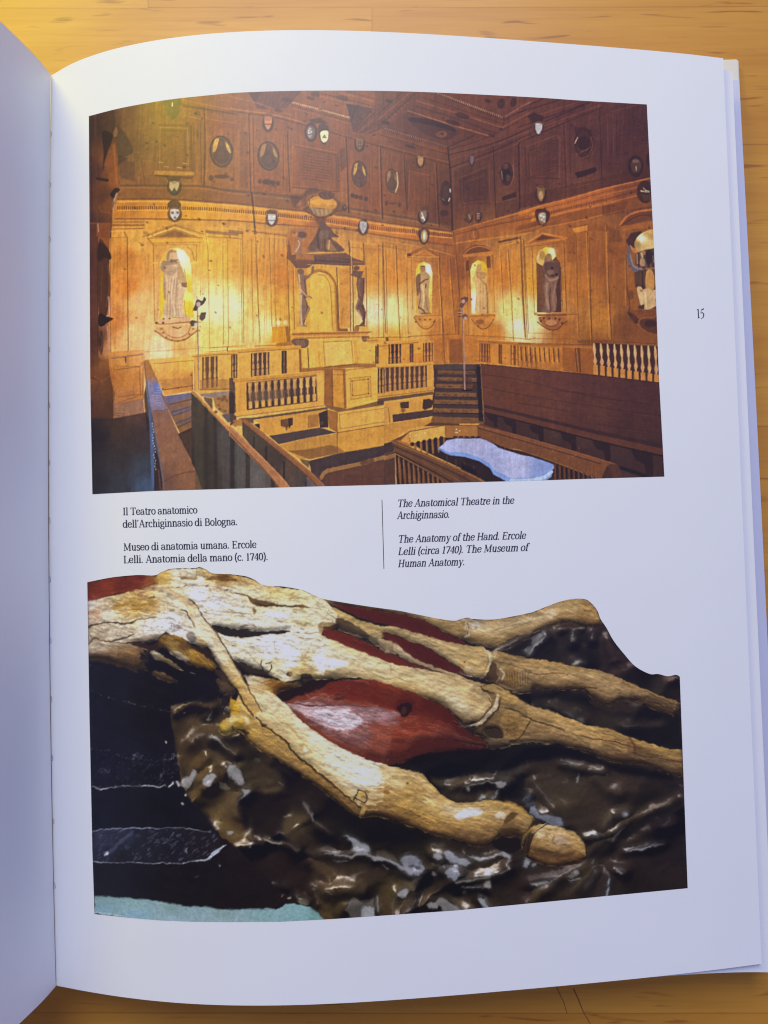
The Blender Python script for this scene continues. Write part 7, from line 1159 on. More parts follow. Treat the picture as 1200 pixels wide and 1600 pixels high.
    S([(570,180),(700,165),(900,150),(1000,170),(1200,215)],[5,10,6,10,8],(226,218,206),.7,6);S([(600,195),(720,185),(800,180),(960,180),(1000,215)],4,(120,92,60),.6,3);[S([(x,y),(x + 26,y - 8)],7,(84,64,54),.7,3) for x,y in ((725,188),(780,182),(955,182),(1110,215))]
    S([(240,345),(330,320),(450,320),(560,310)],30,(190,146,66),.7,16);S([(250,330),(360,320)],7,(130,90,40),.6);S([(510,275),(555,268)],[6,14],(96,64,34),.8,4);S([(330,370),(420,355),(520,340)],6,(140,98,44),.5,4);S([(250,398),(300,388)],6,(120,84,50),.6);P([(40,370),(110,360),(140,390),(60,410)],(196,150,120),.6,12,cv=True)
    S([(38,500),(100,475),(220,465),(300,470),(385,465),(420,445),(520,430),(570,420)],[10,9,10,14,12,5,5,4],(64,46,34),.9,4);S([(490,440),(480,490),(470,550)],9,(190,150,96),.6,6)
    P([(640,230),(660,220),(740,270),(700,290),(650,260)],(150,140,130),.5,12,cv=True);S([(660,215),(740,260),(800,300)],5,(120,100,84),.5,3);E(690,370,22,14,(120,104,92),.6,7);S([(600,370),(680,360),(760,400),(780,470)],5,(150,138,130),.5,4);P([(680,490),(720,470),(760,500),(740,540),(690,520)],(170,166,176),.6,10,cv=True);[S([(660 + rnd() * 130,450 + rnd() * 100),(690 + rnd() * 130,460 + rnd() * 100)],3,(104,92,96),.5,3) for _ in range(16)];P([(800,560),(850,540),(885,570),(875,620),(830,610)],(130,116,116),.8,8,cv=True,rough=6)
    S([(40,640),(90,580),(130,600),(220,610),(330,580),(400,560)],[6,12,8,16,12,6],(76,56,40),.8,5);S([(50,545),(70,580),(130,610)],6,(90,68,48),.6,4);P([(300,600),(420,590),(480,560),(560,560),(620,560),(560,600),(440,625)],(176,150,126),.7,8,cv=True)
    # lower wrist bundle sinking into the shadow
    u,l=form(at(E1,[(40,650),(120,640),(250,625),(380,630),(470,670),(520,690)]),at(E1,[(45,770),(150,770),(260,800),(360,830),(440,860),(500,875)]),[[(176,160,146),(160,134,116),(96,70,54),(24,20,24)],[(206,194,184),(176,150,130),(104,76,60),(30,24,24)],[(190,166,140),(150,112,76),(110,78,50),(50,36,28)],[(170,136,96),(132,92,52),(96,66,40),(60,44,34)],[(140,104,62),(120,82,44),(84,58,34),(110,82,60)]],16,6,20,rag=.25)
    fibres(u,l,160,(60,42,30),(190,160,130),.45,1.,v1=.8)
    t(*E1);P([(380,630),(450,615),(520,640),(600,600),(620,640),(560,690),(480,670)],(48,32,22),.9,8,cv=True)
    P([(590,590),(640,555),(720,560),(800,600),(860,660),(960,730),(1040,800),(1010,840),(900,810),(840,790),(760,740),(660,680),(600,640)],k.grad([(640,590,(150,110,50)),(750,600,(150,108,46)),(780,650,(120,84,36)),(900,720,(170,124,46)),(980,780,(176,130,50)),(700,670,(190,156,90)),(860,740,(186,140,50))]),.97,8,rough=4)
    [S([(620 + rnd() * 380,580 + rnd() * 60 + 0),(660 + rnd() * 360,640 + rnd() * 160)],4,(104,72,30) if rnd() < .6 else (206,164,84),.3,3) for _ in range(0)]
    for _ in range(90): f=rnd();x=620 + 390 * f + (rnd() - .5) * 60;y=590 + 190 * f + (rnd() - .5) * 70;S([(x,y),(x + 40,y + 26 + rnd() * 14)],4,(96,66,28) if rnd() < .6 else (214,176,96),.4,3)
    P([(680,690),(740,690),(820,740),(840,790),(800,770),(720,725)],(226,206,176),.9,6,cv=True,rough=4);P([(800,770),(830,760),(845,800),(815,790)],(60,42,26),.9,5,cv=True)
    P([(830,660),(920,650),(1000,700),(1060,780),(1080,830),(1000,760),(920,700)],(44,30,20),.92,8,cv=True)
    P([(525,700),(560,685),(620,720),(700,770),(785,830),(730,820),(640,780),(560,745),(530,720)],k.grad([(560,710,(206,190,164)),(650,750,(176,146,100)),(740,810,(196,160,110))]),.95,6,cv=True);P([(535,860),(580,845),(680,890),(750,935),(700,935),(600,900)],k.grad([(560,860,(150,116,76)),(680,910,(130,96,56))]),.9,7,cv=True,rough=4);P([(590,660),(680,700),(800,790),(1020,850),(1030,900),(860,870),(700,770),(600,700)],(22,17,14),.9,8);S([(830,855),(870,870)],6,(190,160,130),.7)
    P([(1030,920),(1080,910),(1160,960),(1180,1020),(1100,1000),(1040,950)],(110,84,56),.9,8,cv=True);P([(1050,960),(1150,1020),(1150,1050),(1090,1020)],(130,110,90),.85,6,cv=True);P([(1030,840),(1100,850),(1150,930),(1060,900)],(84,62,44),.8,10,cv=True,rough=5)
    P([(1080,1040),(1140,1010),(1150,1120),(1140,1180),(1080,1130)],(34,26,22),.9,8);specks(E1,1060,1050,1140,1150,26,(196,180,160),(.2,.8));E(1128,1140,16,20,(206,190,160),.8,6)
    # folds of the dorsum
    P([(1010,490),(1100,505),(1200,512),(1400,530),(1560,520),(1620,525),(1560,545),(1440,552),(1330,578),(1200,575),(1050,545)],(32,25,20),.96,6,cv=True);S([(1240,500),(1290,485),(1350,495)],7,(96,70,44),.6,4);S([(1600,535),(1700,545),(1850,540)],6,(150,120,84),.6,4)
    P([(1270,250),(1330,275),(1420,290),(1520,320),(1600,330),(1700,325),(1780,345),(1700,345),(1560,338),(1400,335),(1320,310)],(120,84,44),.9,6,cv=True);S([(1340,310),(1420,325),(1580,335),(1700,338)],[5,12,8,4],(50,36,24),.85,4);S([(1150,225),(1250,250),(1330,280)],7,(130,98,56),.7,4);S([(1180,230),(1300,270)],6,(104,76,46),.6,3);S([(1150,200),(1280,225),(1500,290),(1750,320)],7,(232,222,196),.6,5)
    S([(950,390),(1000,370),(1150,385),(1330,400),(1350,370),(1340,340)],[4,5,5,6,10,6],(140,112,72),.7,3);P([(1330,340),(1350,360),(1345,400),(1330,405)],(120,90,48),.7,4);S([(1000,420),(1140,405)],5,(190,164,110),.6);P([(1380,400),(1460,380),(1600,395),(1700,400),(1690,415),(1500,425),(1400,430)],(228,224,228),.7,8,cv=True);S([(1340,405),(1440,370)],4,(130,104,70),.6);[S([(x,y),(x + 30,y + 4)],5,(84,62,44),.6,3) for x,y in ((1640,380),(1690,510),(1560,505),(1260,480),(1540,585),(1690,580),(1360,600),(1380,690))]
    S([(1170,640),(1300,720),(1380,800),(1440,840),(1560,900)],5,(150,122,84),.5,4);P([(1160,740),(1200,760),(1300,800),(1380,830),(1450,860),(1400,880),(1280,860),(1200,800)],(38,28,20),.95,6,cv=True);S([(1390,765),(1385,800),(1410,840),(1450,850),(1475,820),(1475,795)],9,(56,40,30),.9,3);S([(1430,785),(1470,775)],7,(64,46,34),.8,3);P([(1490,610),(1560,605),(1620,650),(1590,690),(1520,670)],(236,236,244),.85,8,cv=True);S([(1510,600),(1495,660),(1540,680)],5,(110,90,70),.6,3);E(1615,865,24,18,(66,44,32),.9,5);P([(1600,830),(1700,800),(1720,740),(1740,800),(1700,880),(1640,900)],(196,164,96),.6,16,cv=True);P([(1700,880),(1760,870),(1800,900),(1730,930)],(72,50,34),.85,8,cv=True);P([(1850,820),(1880,760),(1960,740),(2080,780),(2000,820),(1920,830)],(232,230,238),.7,14,cv=True);P([(1840,480),(1900,460),(1990,470),(1970,500),(1880,520),(1850,560)],(150,110,56),.6,12,cv=True);P([(1970,440),(2020,430),(2120,480),(2220,560),(2180,590),(2060,540),(1990,500)],(96,76,52),.9,8,cv=True);S([(2000,520),(2140,560),(2280,620),(2330,660)],8,(196,170,150),.6,5);S([(1900,380),(1980,440),(2040,470)],6,(120,90,54),.6);P([(2230,560),(2300,550),(2300,640),(2230,610)],(150,132,96),.8,8,cv=True)
    specks(F1,960,590,1170,660,30,(206,170,160),(.2,.7))
    # yellow crest below the dorsum,above the thumb
    t(*F1);P([(100,880),(200,880),(300,900),(400,930),(540,930),(560,950),(460,980),(380,1000),(350,1060),(280,1040),(160,980)],k.grad([(150,900,(206,190,160)),(230,930,(206,180,136)),(330,960,(160,108,36)),(450,950,(150,110,40)),(280,1000,(196,160,96)),(530,940,(176,140,70))]),.95,8,rough=5);S([(240,940),(300,920),(350,905)],7,(130,90,40),.7,4);S([(110,890),(170,880)],6,(120,90,56),.6);P([(340,960),(400,940),(480,960),(400,990),(360,1040),(330,1000)],(104,62,22),.7,12,cv=True)
    # thumb,first and last joints
    u,l=form(at(F2,[(1000,462),(1100,500)]) + at(G2,[(-20,655),(90,682),(200,712),(330,742),(400,802),(460,872),(520,922),(600,966),(700,972),(800,960),(900,955),(1000,970),(1080,990),(1150,1040),(1200,1080)]) + at(H3,[(60,410)]),at(F3,[(740,90),(900,220),(1000,285),(1100,275)]) + at(G3,[(0,275),(150,315),(300,372),(450,422),(600,465),(700,495),(800,520),(880,500),(950,450),(1000,440),(1120,450)]),
        [[(232,222,206),(226,210,184),(210,180,124),(160,116,56),(90,60,30)],[(222,200,156),(220,196,150),(200,162,100),(150,110,60),(70,48,28)],[(206,172,116),(206,170,104),(196,150,76),(150,108,50),(70,46,26)],[(196,156,86),(200,156,82),(196,150,70),(176,128,54),(84,56,30)],[(200,156,82),(206,170,104),(206,160,76),(180,130,54),(120,82,40)],[(200,156,84),(222,200,170),(206,160,80),(150,106,50),(120,84,46)],[(200,156,76),(206,164,90),(196,152,78),(140,100,54),(84,58,34)],[(186,138,56),(196,160,96),(150,110,56),(110,78,44),(44,30,22)],[(190,146,66),(160,116,54),(140,104,60),(96,68,40),(30,22,20)]],34,9,16)
    fibres(u,l,460,(96,64,28),(230,196,130),.4,1.1)
    t(*G3);P([(600,270),(640,245),(720,210),(770,205),(820,235),(800,265),(740,280),(660,300),(620,305)],(226,218,222),.75,14,cv=True,rough=5);P([(910,265),(950,245),(1000,260),(980,295),(930,295)],(220,206,190),.75,14,cv=True);P([(1010,270),(1060,250),(1100,270),(1060,300),(1020,330),(990,330)],(96,66,34),.75,12,cv=True);P([(940,390),(1000,370),(1100,380),(1100,410),(980,420)],(84,56,32),.7,14,cv=True);P([(930,450),(1000,440),(1110,455),(1120,520),(1060,560),(950,540),(900,500)],(26,20,19),.95,8,cv=True);[S([(30 + rnd() * 300,200 + rnd() * 120),(120 + rnd() * 330,240 + rnd() * 150)],4,(96,64,30),.3,3) for _ in range(24)];[S([(180 + rnd() * 180,10 + rnd() * 150),(230 + rnd() * 180,60 + rnd() * 120)],4,(150,110,56),.35,3) for _ in range(26)];E(235,18,14,10,(110,80,40),.7,5);E(345,150,12,14,(170,150,130),.7,6);E(75,90,22,16,(130,80,36),.6,8);S([(80,-110),(95,-60),(60,0),(20,30)],[8,14,12,8],(214,184,140),.8,4);[S([(260 + i * 12,-80 + i * 8),(300 + i * 14,10 + i * 12)],4,(220,184,160),.4,3) for i in range(8)];S([(1000,160),(1100,200),(1150,240)],14,(150,104,36),.5,10);E(150,20,60,40,(224,200,160),.4,24)
    # thumb metacarpal
    cut=at(F2,[(60,-20),(100,20),(160,90),(240,195),(300,245),(430,345),(500,432),(640,552),(800,672),(900,762),(1020,855)])
    u,l=form(at(F1,[(140,960),(280,1000),(380,1060)]) + at(F2,[(440,60),(490,115),(560,192),(700,292),(830,378),(1000,455),(1200,525)]) + at(G2,[(40,670)]),cut + at(F2,[(1100,880),(1210,870)]),[[(190,150,80),(206,180,130),(190,144,70)],[(214,194,160),(220,200,160),(206,164,96)],[(222,204,170),(214,186,132),(206,170,104)],[(226,212,182),(222,200,150),(206,172,110)],[(228,218,196),(226,214,190),(200,164,96)],[(230,222,206),(230,220,206),(190,150,80)],[(230,222,210),(226,212,190),(180,138,70)]],30,8,12,rag=.16)
    fibres(u,l,300,(150,118,66),(244,236,214),.32,1.)
    t(*F2);S([(440,200),(520,290),(570,360),(640,430)],10,(196,156,86),.6,8);E(555,375,20,14,(190,160,100),.7,6);E(580,410,20,18,(232,218,190),.7,6);[E(x,y,12,10,(232,222,206),.7,5) for x,y in ((710,505),(740,530),(770,550))];[S([(x,y),(x + 12,y + 18)],5,(150,120,76),.7,3) for x,y in ((698,490),(720,520))];S([(1060,680),(1130,685),(1180,660),(1240,610)],[5,10,10,8],(206,180,150),.8,4);S([(1070,690),(1150,695),(1200,670)],4,(140,108,66),.6,3);P([(1000,560),(1100,540),(1180,570),(1180,640),(1110,680),(1010,650)],(236,228,218),.5,24,cv=True)
    u,l=form(cut,at(F2,[(0,130),(20,240),(140,330),(260,430),(400,505),(560,612),(700,705),(850,812),(940,890),(1000,940)]),[[(206,176,110),(206,160,60),(190,140,50)],[(206,170,90),(200,152,60),(186,136,48)],[(190,146,66),(186,142,66),(150,108,50)],[(180,136,60),(176,134,70),(140,100,52)],[(176,128,52),(160,116,58),(110,76,36)],[(150,106,44),(130,90,42),(90,60,28)],[(130,88,36),(150,108,52),(100,68,32)]],22,8,18,rag=.12)
    fibres(u,l,280,(96,64,26),(220,184,112),.42,1.1)
    px();S(cut[2:],[1.2,2.,2.4,3.,2.6,2.4,2.,1.6],(48,32,18),.92,1.)
    t(*F2);E(265,215,22,12,(50,34,20),.8,5);P([(0,150),(60,140),(140,165),(140,210),(60,215),(0,200)],(226,206,170),.8,8,cv=True);P([(0,220),(60,230),(120,270),(130,310),(60,260),(0,260)],(34,25,18),.9,8,cv=True);E(125,280,24,14,(60,40,22),.8,6);S([(0,130),(20,110),(60,100)],8,(150,110,46),.6);[S([(120 + rnd() * 30,30 + rnd() * 40),(190 + rnd() * 40,140 + rnd() * 50)],4,(240,220,180),.5,3) for _ in range(8)]
    S([(205,360),(260,430),(300,440)],5,(206,176,130),.6,3);P([(1000,930),(1020,870),(1060,840),(1050,890),(1020,940)],(196,160,90),.9,5,cv=True)
    t(*E2);P([(1055,240),(1080,190),(1130,160),(1200,145),(1260,170),(1260,240),(1200,250),(1140,280),(1090,285)],k.grad([(1100,220,(206,166,60)),(1160,180,(214,190,140)),(1200,210,(196,150,50)),(1120,270,(200,170,90))]),.95,6,cv=True,rough=5);P([(1140,0),(1200,20),(1230,130),(1160,130),(1140,80)],(206,160,50),.9,8);S([(1165,225),(1180,255)],9,(60,42,24),.7)
    # inked letters on the bone
    t(*F3);S([(965,145),(985,95),(1000,70)],[12,7,6],(40,28,16),.95,3);S([(995,65),(1040,80),(1065,115),(1060,150),(1045,165)],[6,8,10,8,10],(44,30,18),.95,3);S([(965,120),(1000,140),(1050,170)],8,(48,32,18),.9,3);P([(985,90),(1040,85),(1055,130),(1000,125)],(200,150,50),.6,8,cv=True)
    # thumb tip with its nail
    u,l=form(at(H3,[(60,480),(110,450),(180,455),(270,480),(350,510),(400,550),(430,610),(442,680)]),at(H3,[(10,680),(60,710),(120,735),(200,748),(270,748),(330,742),(400,722),(440,690)]),[[(176,136,72),(150,110,56),(120,84,44),(80,54,32)],[(206,176,122),(196,150,86),(150,108,54),(110,72,36)],[(206,170,110),(206,170,112),(130,94,50),(130,84,44)],[(200,160,92),(196,156,96),(120,84,46),(120,78,42)],[(196,150,80),(186,140,72),(120,80,40),(110,70,36)],[(180,134,66),(150,106,50),(110,72,34),(90,60,32)]],20,6,16)
    fibres(u,l,200,(90,58,28),(220,186,124),.4,1.)
    t(*H3);E(255,560,48,42,(196,164,130),.9,8,20);S([(215,530),(205,570),(240,600),(290,595)],6,(120,90,64),.7,3);S([(235,525),(280,540),(300,580)],5,(150,118,84),.6,3);P([(60,620),(150,640),(260,660),(360,650),(340,680),(200,690),(90,670)],(70,46,28),.5,14,cv=True);S([(10,660),(30,590),(60,530),(100,490),(180,445)],[14,14,12,8,6],(44,30,20),.92,4);S([(0,570),(40,530),(80,480)],14,(190,150,90),.7,6);E(110,520,40,34,(220,200,160),.6,14)
    t(*G3);S([(1120,540),(1130,470),(1170,410),(1230,350)],[12,20,24,26],(190,148,80),.85,5);S([(1150,550),(1160,480),(1200,420)],14,(60,40,24),.85,5);S([(1180,590),(1200,540)],20,(150,108,56),.8,6)
    # strap tendon across the wrist
    sl,sr=at(E1,[(650,205),(720,260),(780,310),(850,430),(890,560),(990,680),(1080,820),(1150,930),(1240,1060),(1330,1200)]),at(E1,[(680,200),(800,255),(870,310),(940,420),(1010,510),(1090,620),(1150,720),(1210,830),(1290,980),(1400,1160)])
    u,l=form(sr,sl,[[(206,186,150),(196,170,130)],[(206,180,140),(200,164,110)],[(206,190,166),(222,206,190)],[(206,184,156),(224,212,206)],[(210,190,160),(220,204,180)],[(206,174,120),(206,164,90)],[(200,156,80),(196,144,50)],[(206,170,100),(190,140,56)]],12,8,12)
    fibres(u,l,90,(130,96,54),(240,230,214),.4,.9)
    px();S(sr[2:],[1.,1.6,2.2,2.4,2.2,2.,1.4],(70,50,32),.7,1.);S(sl[5:],[1.,2.2,2.6,2.],(44,32,22),.8,1.);t(*E1);S([(765,360),(800,380),(850,450),(870,500)],[8,16,12,5],(104,76,46),.8,4);S([(825,275),(870,310)],[6,16],(70,50,34),.7,4);S([(945,570),(990,580),(1050,590)],4,(130,104,76),.6);S([(1010,690),(1080,690),(1120,670)],5,(120,92,60),.6);P([(890,560),(940,600),(980,660),(900,640)],(206,176,120),.8,6,cv=True)
    # overall print texture
    for _ in range(260):
        t(*E1);x,y=50 + rnd() * 1820,70 + rnd() * 780;px_,py_=x / 5 + 130,y / 5 + 880;i,j=int(py_ - k.y0),int(px_ - k.x0)
        if not (0 <= i < k.h and 0 <= j < k.w) or m[i,j] < .9 or k.a[i,j].mean() < 130: continue
        L_=25 + rnd() ** 2 * 130;dy=(rnd() * .5 - .06) * L_;S([(x,y),(x + L_ * .5,y + dy * .5 + (rnd() - .5) * 16),(x + L_,y + dy)],[2,5 + 4 * rnd(),2],(104,76,46) if rnd() < .7 else (160,120,60),.2 + .3 * rnd(),3)
    px();ref=k.a.copy();fl=np.clip((k.a.mean(-1) - 46) / 40,0,1);k.wobble(1.3,5.,81);k.wobble(1.6,14.,83);fl=fl * np.clip(np.abs(k.a - bare).mean(-1) / 8 - .4,0,1);k.carve(.04,11,4,.38,85,fl);k.carve(.05,5,2.4,.38,86,fl);k.carve(.09,24,12,.4,87,fl);bo=fl * np.clip((k.a[...,1] / (k.a[...,0] + 1) - .5) / .15,0,1);k.a *= 1 + bo[...,None] * (.99 * (np.clip(k.a.mean(-1,keepdims=True),20,215) / 178) ** .3 - 1)
    # rounding: every form darkens towards its lower edge
    mk=np.clip(np.abs(ref - bare).mean(-1) / 14 - .5,0,1) * np.clip((ref.mean(-1) - 40) / 30,0,1)
    e=mk.copy()
    for _ in range(26): e[1:-1,1:-1]=(e[:-2,1:-1] + e[2:,1:-1] + e[1:-1,:-2] + e[1:-1,2:] + e[1:-1,1:-1]) / 5
    dn=np.roll(e,-5,0);dn[-5:]=1;k.a *= 1 - (mk * np.clip(1 - dn,0,.7) * .75)[...,None]
    rd=np.clip((k.a[...,0] / (k.a[...,1] + 1) - 1.6) / .6,0,1)[...,None] * mk[...,None];k.a *= 1 + rd * (np.array([1.05,1.08,.9],np.float32) - 1)
    ed=np.clip((k.Y - 1392) / 6,0,1) * np.clip((k.a[...,2] - k.a[...,0]) / 20,0,1) * .38;k.a += (k.a.mean(-1,keepdims=True) * np.array([1.,1.02,1.],np.float32) - k.a) * ed[...,None]
    cl=(cm * (1 - mk))[...,None];g_=k.a.mean(-1,keepdims=True);k.a += (g_ * np.array([1.06,1.,.9],np.float32) - k.a) * .12 * cl
    k.mulnoise(k.noise(16,8,.4,3,88),.07,fl);k.mulnoise(k.noise(2.,2.,0,2,51),.06);k.mulnoise(k.noise(4.,3.,.4,3,52),.06);k.crisp(.6)
    return k
# =============================== lettering ===========================================================
# a small serif alphabet drawn as pen strokes: L line, A arc, C bezier, S serif, D dot (x-height 10, capitals 14)
GL = {
'I': (6.4, 'L3.2 0 3.2 14|S3.2 .4 5|S3.2 13.6 5'), 'l': (5.2, 'L2.6 0 2.6 14.6|S2.6 .3 4.6|S1.9 14.3 2.4'), 'i': (5.2, 'L2.6 0 2.6 10|S2.6 .3 4.6|S1.9 9.7 2.4|D2.5 13.5 1.15'),
'T': (12.4, 'L6.2 0 6.2 14|S6.2 .4 5.2|S6.2 13.6 11|V.9 13.6 .9 10.8|V11.5 13.6 11.5 10.8'), 'e': (9.2, 'A4.6 5 3.7 4.7 20 330|V1.4 5.3 8 5.3|V8 5.3 8 6.2'), 'a': (9.6, 'A4.2 7 3 2.7 20 165|D1.7 7.2 .9|L7 7 7 1.6|V7 1.4 9.2 .5|A3.9 2.7 3 2.5 70 330|V4.6 5.4 7 6'),
't': (6.4, 'L2.8 12.4 2.8 2|C2.8 2 3 -.1 4.8 -.1 6 1.4|S3.4 9.7 5.4'), 'r': (7.4, 'L2.6 0 2.6 10|S2.6 .3 4.6|S1.8 9.7 2.4|C2.8 6.4 3.6 9.4 5 10 6.6 9.4|D6.4 8.8 1.1'), 'o': (9.4, 'A4.7 5 3.7 4.8 0 360'),
'n': (10.8, 'L2.6 0 2.6 10|S2.6 .3 4.6|S1.8 9.7 2.4|C2.8 7 4 10.3 8.2 11.2 8.2 6.4|L8.2 6.4 8.2 0|S8.2 .3 4.4'), 'm': (16.2, 'L2.6 0 2.6 10|S2.6 .3 4.6|S1.8 9.7 2.4|C2.8 7 4 10.3 8 11.2 8 6.4|L8 6.4 8 0|S8 .3 4|C8.2 7 9.4 10.3 13.4 11.2 13.4 6.4|L13.4 6.4 13.4 0|S13.4 .3 4'),
'h': (10.8, 'L2.6 0 2.6 14.6|S2.6 .3 4.6|S1.8 14.3 2.4|C2.8 7 4 10.3 8.2 11.2 8.2 6.4|L8.2 6.4 8.2 0|S8.2 .3 4.4'), 'c': (8.4, 'A4.6 5 3.6 4.8 45 318|D7 7.7 1.1'), 'd': (10.4, 'A4.4 5 3.4 4.8 0 360|L8 0 8 14.6|S7.2 14.3 2.4|S8.8 .3 2.6'),
'g': (9.2, 'A4.2 6.7 2.9 3.1 0 360|V6.6 9 8.6 9.6|C2.6 3.8 1.2 2.6 2 1.4 5 1.2|A4.5 -1.5 3.6 2.5 0 360'), 's': (7.8, 'C6.4 8 5.6 10.6 1.4 10.4 1.5 7.6|C1.5 7.6 1.7 5 6.8 5.4 6.6 2.5|C6.6 2.5 6.4 -.8 1.6 -.6 1.2 2.2|V6.5 9.6 6.5 7.4|V1.1 .4 1.1 2.6'),
'B': (12, 'L3 0 3 14|V1 13.6 7 13.6|V1 .4 7 .4|V3 7.2 7 7.2|A6.6 10.4 3 3.2 -90 90|A6.8 3.8 3.6 3.4 -90 90'), 'u': (10.8, 'L2.6 10 2.6 3.6|C2.6 3.6 2.8 -.8 6.8 -.6 7.9 3|L8 10 8 0|S1.8 9.7 2.6|S7.2 9.7 2.6|S8.8 .3 2.6'),
'M': (16.4, 'V2.6 0 2.6 14|L2.8 14 8 1|V8 1 13.4 14|L13.4 0 13.4 14|S2.6 .4 4.2|S13.4 .4 4.8|S2.2 13.6 3|S13.8 13.6 3.4'), 'E': (11.8, 'L3 0 3 14|V1 13.6 10 13.6|V1 .4 10.6 .4|V3 7.2 8 7.2|V10 13.6 10 11|V10.6 .4 10.6 3.2|V8 8.6 8 5.8'), 'L': (11.2, 'L3 0 3 14|S3 13.6 5|V1 .4 10.2 .4|V10.4 .4 10.4 3.6'),
'A': (13, 'V1.8 0 6.4 14.2|L6.4 14.2 11.2 0|V3.6 4.8 9.4 4.8|S1.8 .4 3.8|S11 .4 4.6'), "'": (3.6, 'D1.8 13.2 1.2|V2.2 13.4 1.2 10.8'), '.': (4.2, 'D1.8 1 1.25'), '(': (5.6, 'C4.6 15 .6 11 .6 1 4.6 -3'), ')': (5.6, 'C1 15 5 11 5 1 1 -3'),
'1': (8, 'L4.2 0 4.2 13.6|S4.2 .4 4.8|V4.2 13.4 1.9 12'), '7': (8.6, 'S4.5 13 7|L8 13 3.8 0|V1 13.4 1 10.6'), '4': (9.2, 'L6.6 0 6.6 13.6|V6.6 13.6 .9 4.2|S5 4.2 8.2|S6.6 .4 4.2'), '0': (9.2, 'A4.6 6.8 3.4 6.6 0 360'),
'H': (14, 'L3 0 3 14|L11 0 11 14|S3 .4 4.8|S3 13.6 4.8|S11 .4 4.8|S11 13.6 4.8|V3 7.2 11 7.2'), 'y': (9.8, 'L1.8 9.8 5.2 .4|V8.4 9.8 5.2 .4|C5.2 .4 4.2 -3.4 2.6 -4.8 1.2 -3.8|D1.6 -3.4 1|S1.8 9.7 3.8|S8.4 9.7 3'), 'f': (6.4, 'L3 0 3 11|C3 11 3 15 5.4 15.6 6.8 13.8|D6.6 13.4 1|S3.2 9.7 5.2|S3 .3 4.6'), ' ': (4.6, '')}
def strokes(ch):
    out = []
    for c in GL[ch][1].split('|'):
        if not c: continue
        k, a = c[0], [float(q) for q in c[1:].split()]
        if k in 'LV': out.append((np.array([a[:2], a[2:]]), k == 'V'))
        elif k == 'A':
            t = np.radians(np.linspace(a[4], a[5], 17)); out.append((np.stack([a[0] + a[2] * np.cos(t), a[1] + a[3] * np.sin(t)], 1), False))
        elif k == 'C':
            t = np.linspace(0, 1, 9)[:, None]; p = np.array(a).reshape(4, 2); out.append((p[0] * (1 - t) ** 3 + 3 * p[1] * t * (1 - t) ** 2 + 3 * p[2] * t * t * (1 - t) + p[3] * t ** 3, False))
        elif k == 'S': out.append((np.array([[a[0] - a[2] / 2, a[1]], [a[0] + a[2] / 2, a[1]]]), True))
        elif k == 'D':
            t = np.linspace(0, 2 * np.pi, 9)[:-1]; out.append((np.stack([a[0] + a[2] * np.cos(t), a[1] + a[2] * np.sin(t)], 1), None))
    return out
def lettering(name, lines, parent, weight=1., label=None):
    # lines: (text, x0, y0, x1, y1, height scale, slant) -- baseline from (x0, y0) to (x1, y1) on the sheet
    P_, F = [], []
    for text, x0, y0, x1, y1, sc_, slant in lines:
        W = sum(GL[c][0] for c in text); d = np.array([x1 - x0, y1 - y0]) / W; up = np.array([-.012 + d[1] / d[0] * .3, -1.]) * sc_; pen = 0.
        rx, ry = .92 * weight, .42 * weight
        def place(p): return np.array([x0, y0]) + np.outer(pen + p[:, 0] + slant * p[:, 1], d) + np.outer(p[:, 1], up)
        for c in text:
            for p, thin in strokes(c):
                b = len(P_)
                if thin is None: P_.extend(place(p)); F.append(tuple(range(b, b + len(p)))); continue
                t = np.gradient(p, axis=0); t /= np.linalg.norm(t, axis=1, keepdims=True) + 1e-9; n = np.stack([-t[:, 1], t[:, 0]], 1)
                hw = np.full(len(p), ry * 1.05) if thin else np.sqrt((rx * n[:, 0]) ** 2 + (ry * n[:, 1]) ** 2)
                P_.extend(place(p + n * hw[:, None])); P_.extend(place(p - n * hw[:, None])); k = len(p)
                F.extend((b + i, b + k + i, b + k + i + 1, b + i + 1) for i in range(k - 1))
            pen += GL[c][0]
    P_ = np.array(P_); u, v = on_page(P_[:, 0], P_[:, 1]); V = page(u, v) + normal(u, v) * .00006
    o = mesh_obj(name, V, F, INK, parent, smooth=False); tag(o, label); return o
K = .82
lettering('caption', [('Il Teatro anatomico', 192, 805, 308.5, 802, K, 0), ("dell'Archiginnasio di Bologna.", 192, 824.5, 371.5, 820.3, K, 0), ('Museo di anatomia umana. Ercole', 193, 860.5, 401, 856, K, 0), ('Lelli. Anatomia della mano (c. 1740).', 193, 880, 419, 875, K, 0)], right_page, 1.3, 'Italian caption in upright serif type')
lettering('caption', [('The Anatomical Theatre in the', 620.5, 792.3, 803, 787, K, .2), ('Archiginnasio.', 620, 810.8, 702.5, 808.8, K, .2), ('The Anatomy of the Hand. Ercole', 621.5, 848, 821.5, 841.8, K, .2), ('Lelli (circa 1740). The Museum of', 621.5, 867.2, 825, 860.6, K, .2), ('Human Anatomy.', 621.5, 886.2, 726, 883, K, .2)], right_page, 1.3, 'English caption in italic type')
def flat_marks(name, polys, label=None):
    P_, F = [], []
    for p in polys:
        b = len(P_); n = len(p) // 2; P_.extend(p); F.extend((b + i, b + i + 1, b + 2 * n - 2 - i, b + 2 * n - 1 - i) for i in range(n - 1))
    P_ = np.array(P_, float); u, v = on_page(P_[:, 0], P_[:, 1]); return tag(mesh_obj(name, page(u, v) + normal(u, v) * .00006, F, INK, right_page, smooth=False), label)
yy = np.linspace(781, 889, 12); xx = np.interp(yy, [781, 889], [596.8, 599.8])
flat_marks('divider_rule', [[(x - .5, y) for x, y in zip(xx, yy)] + [(x + .5, y) for x, y in zip(xx[::-1], yy[::-1])]], 'thin upright rule between the two captions')
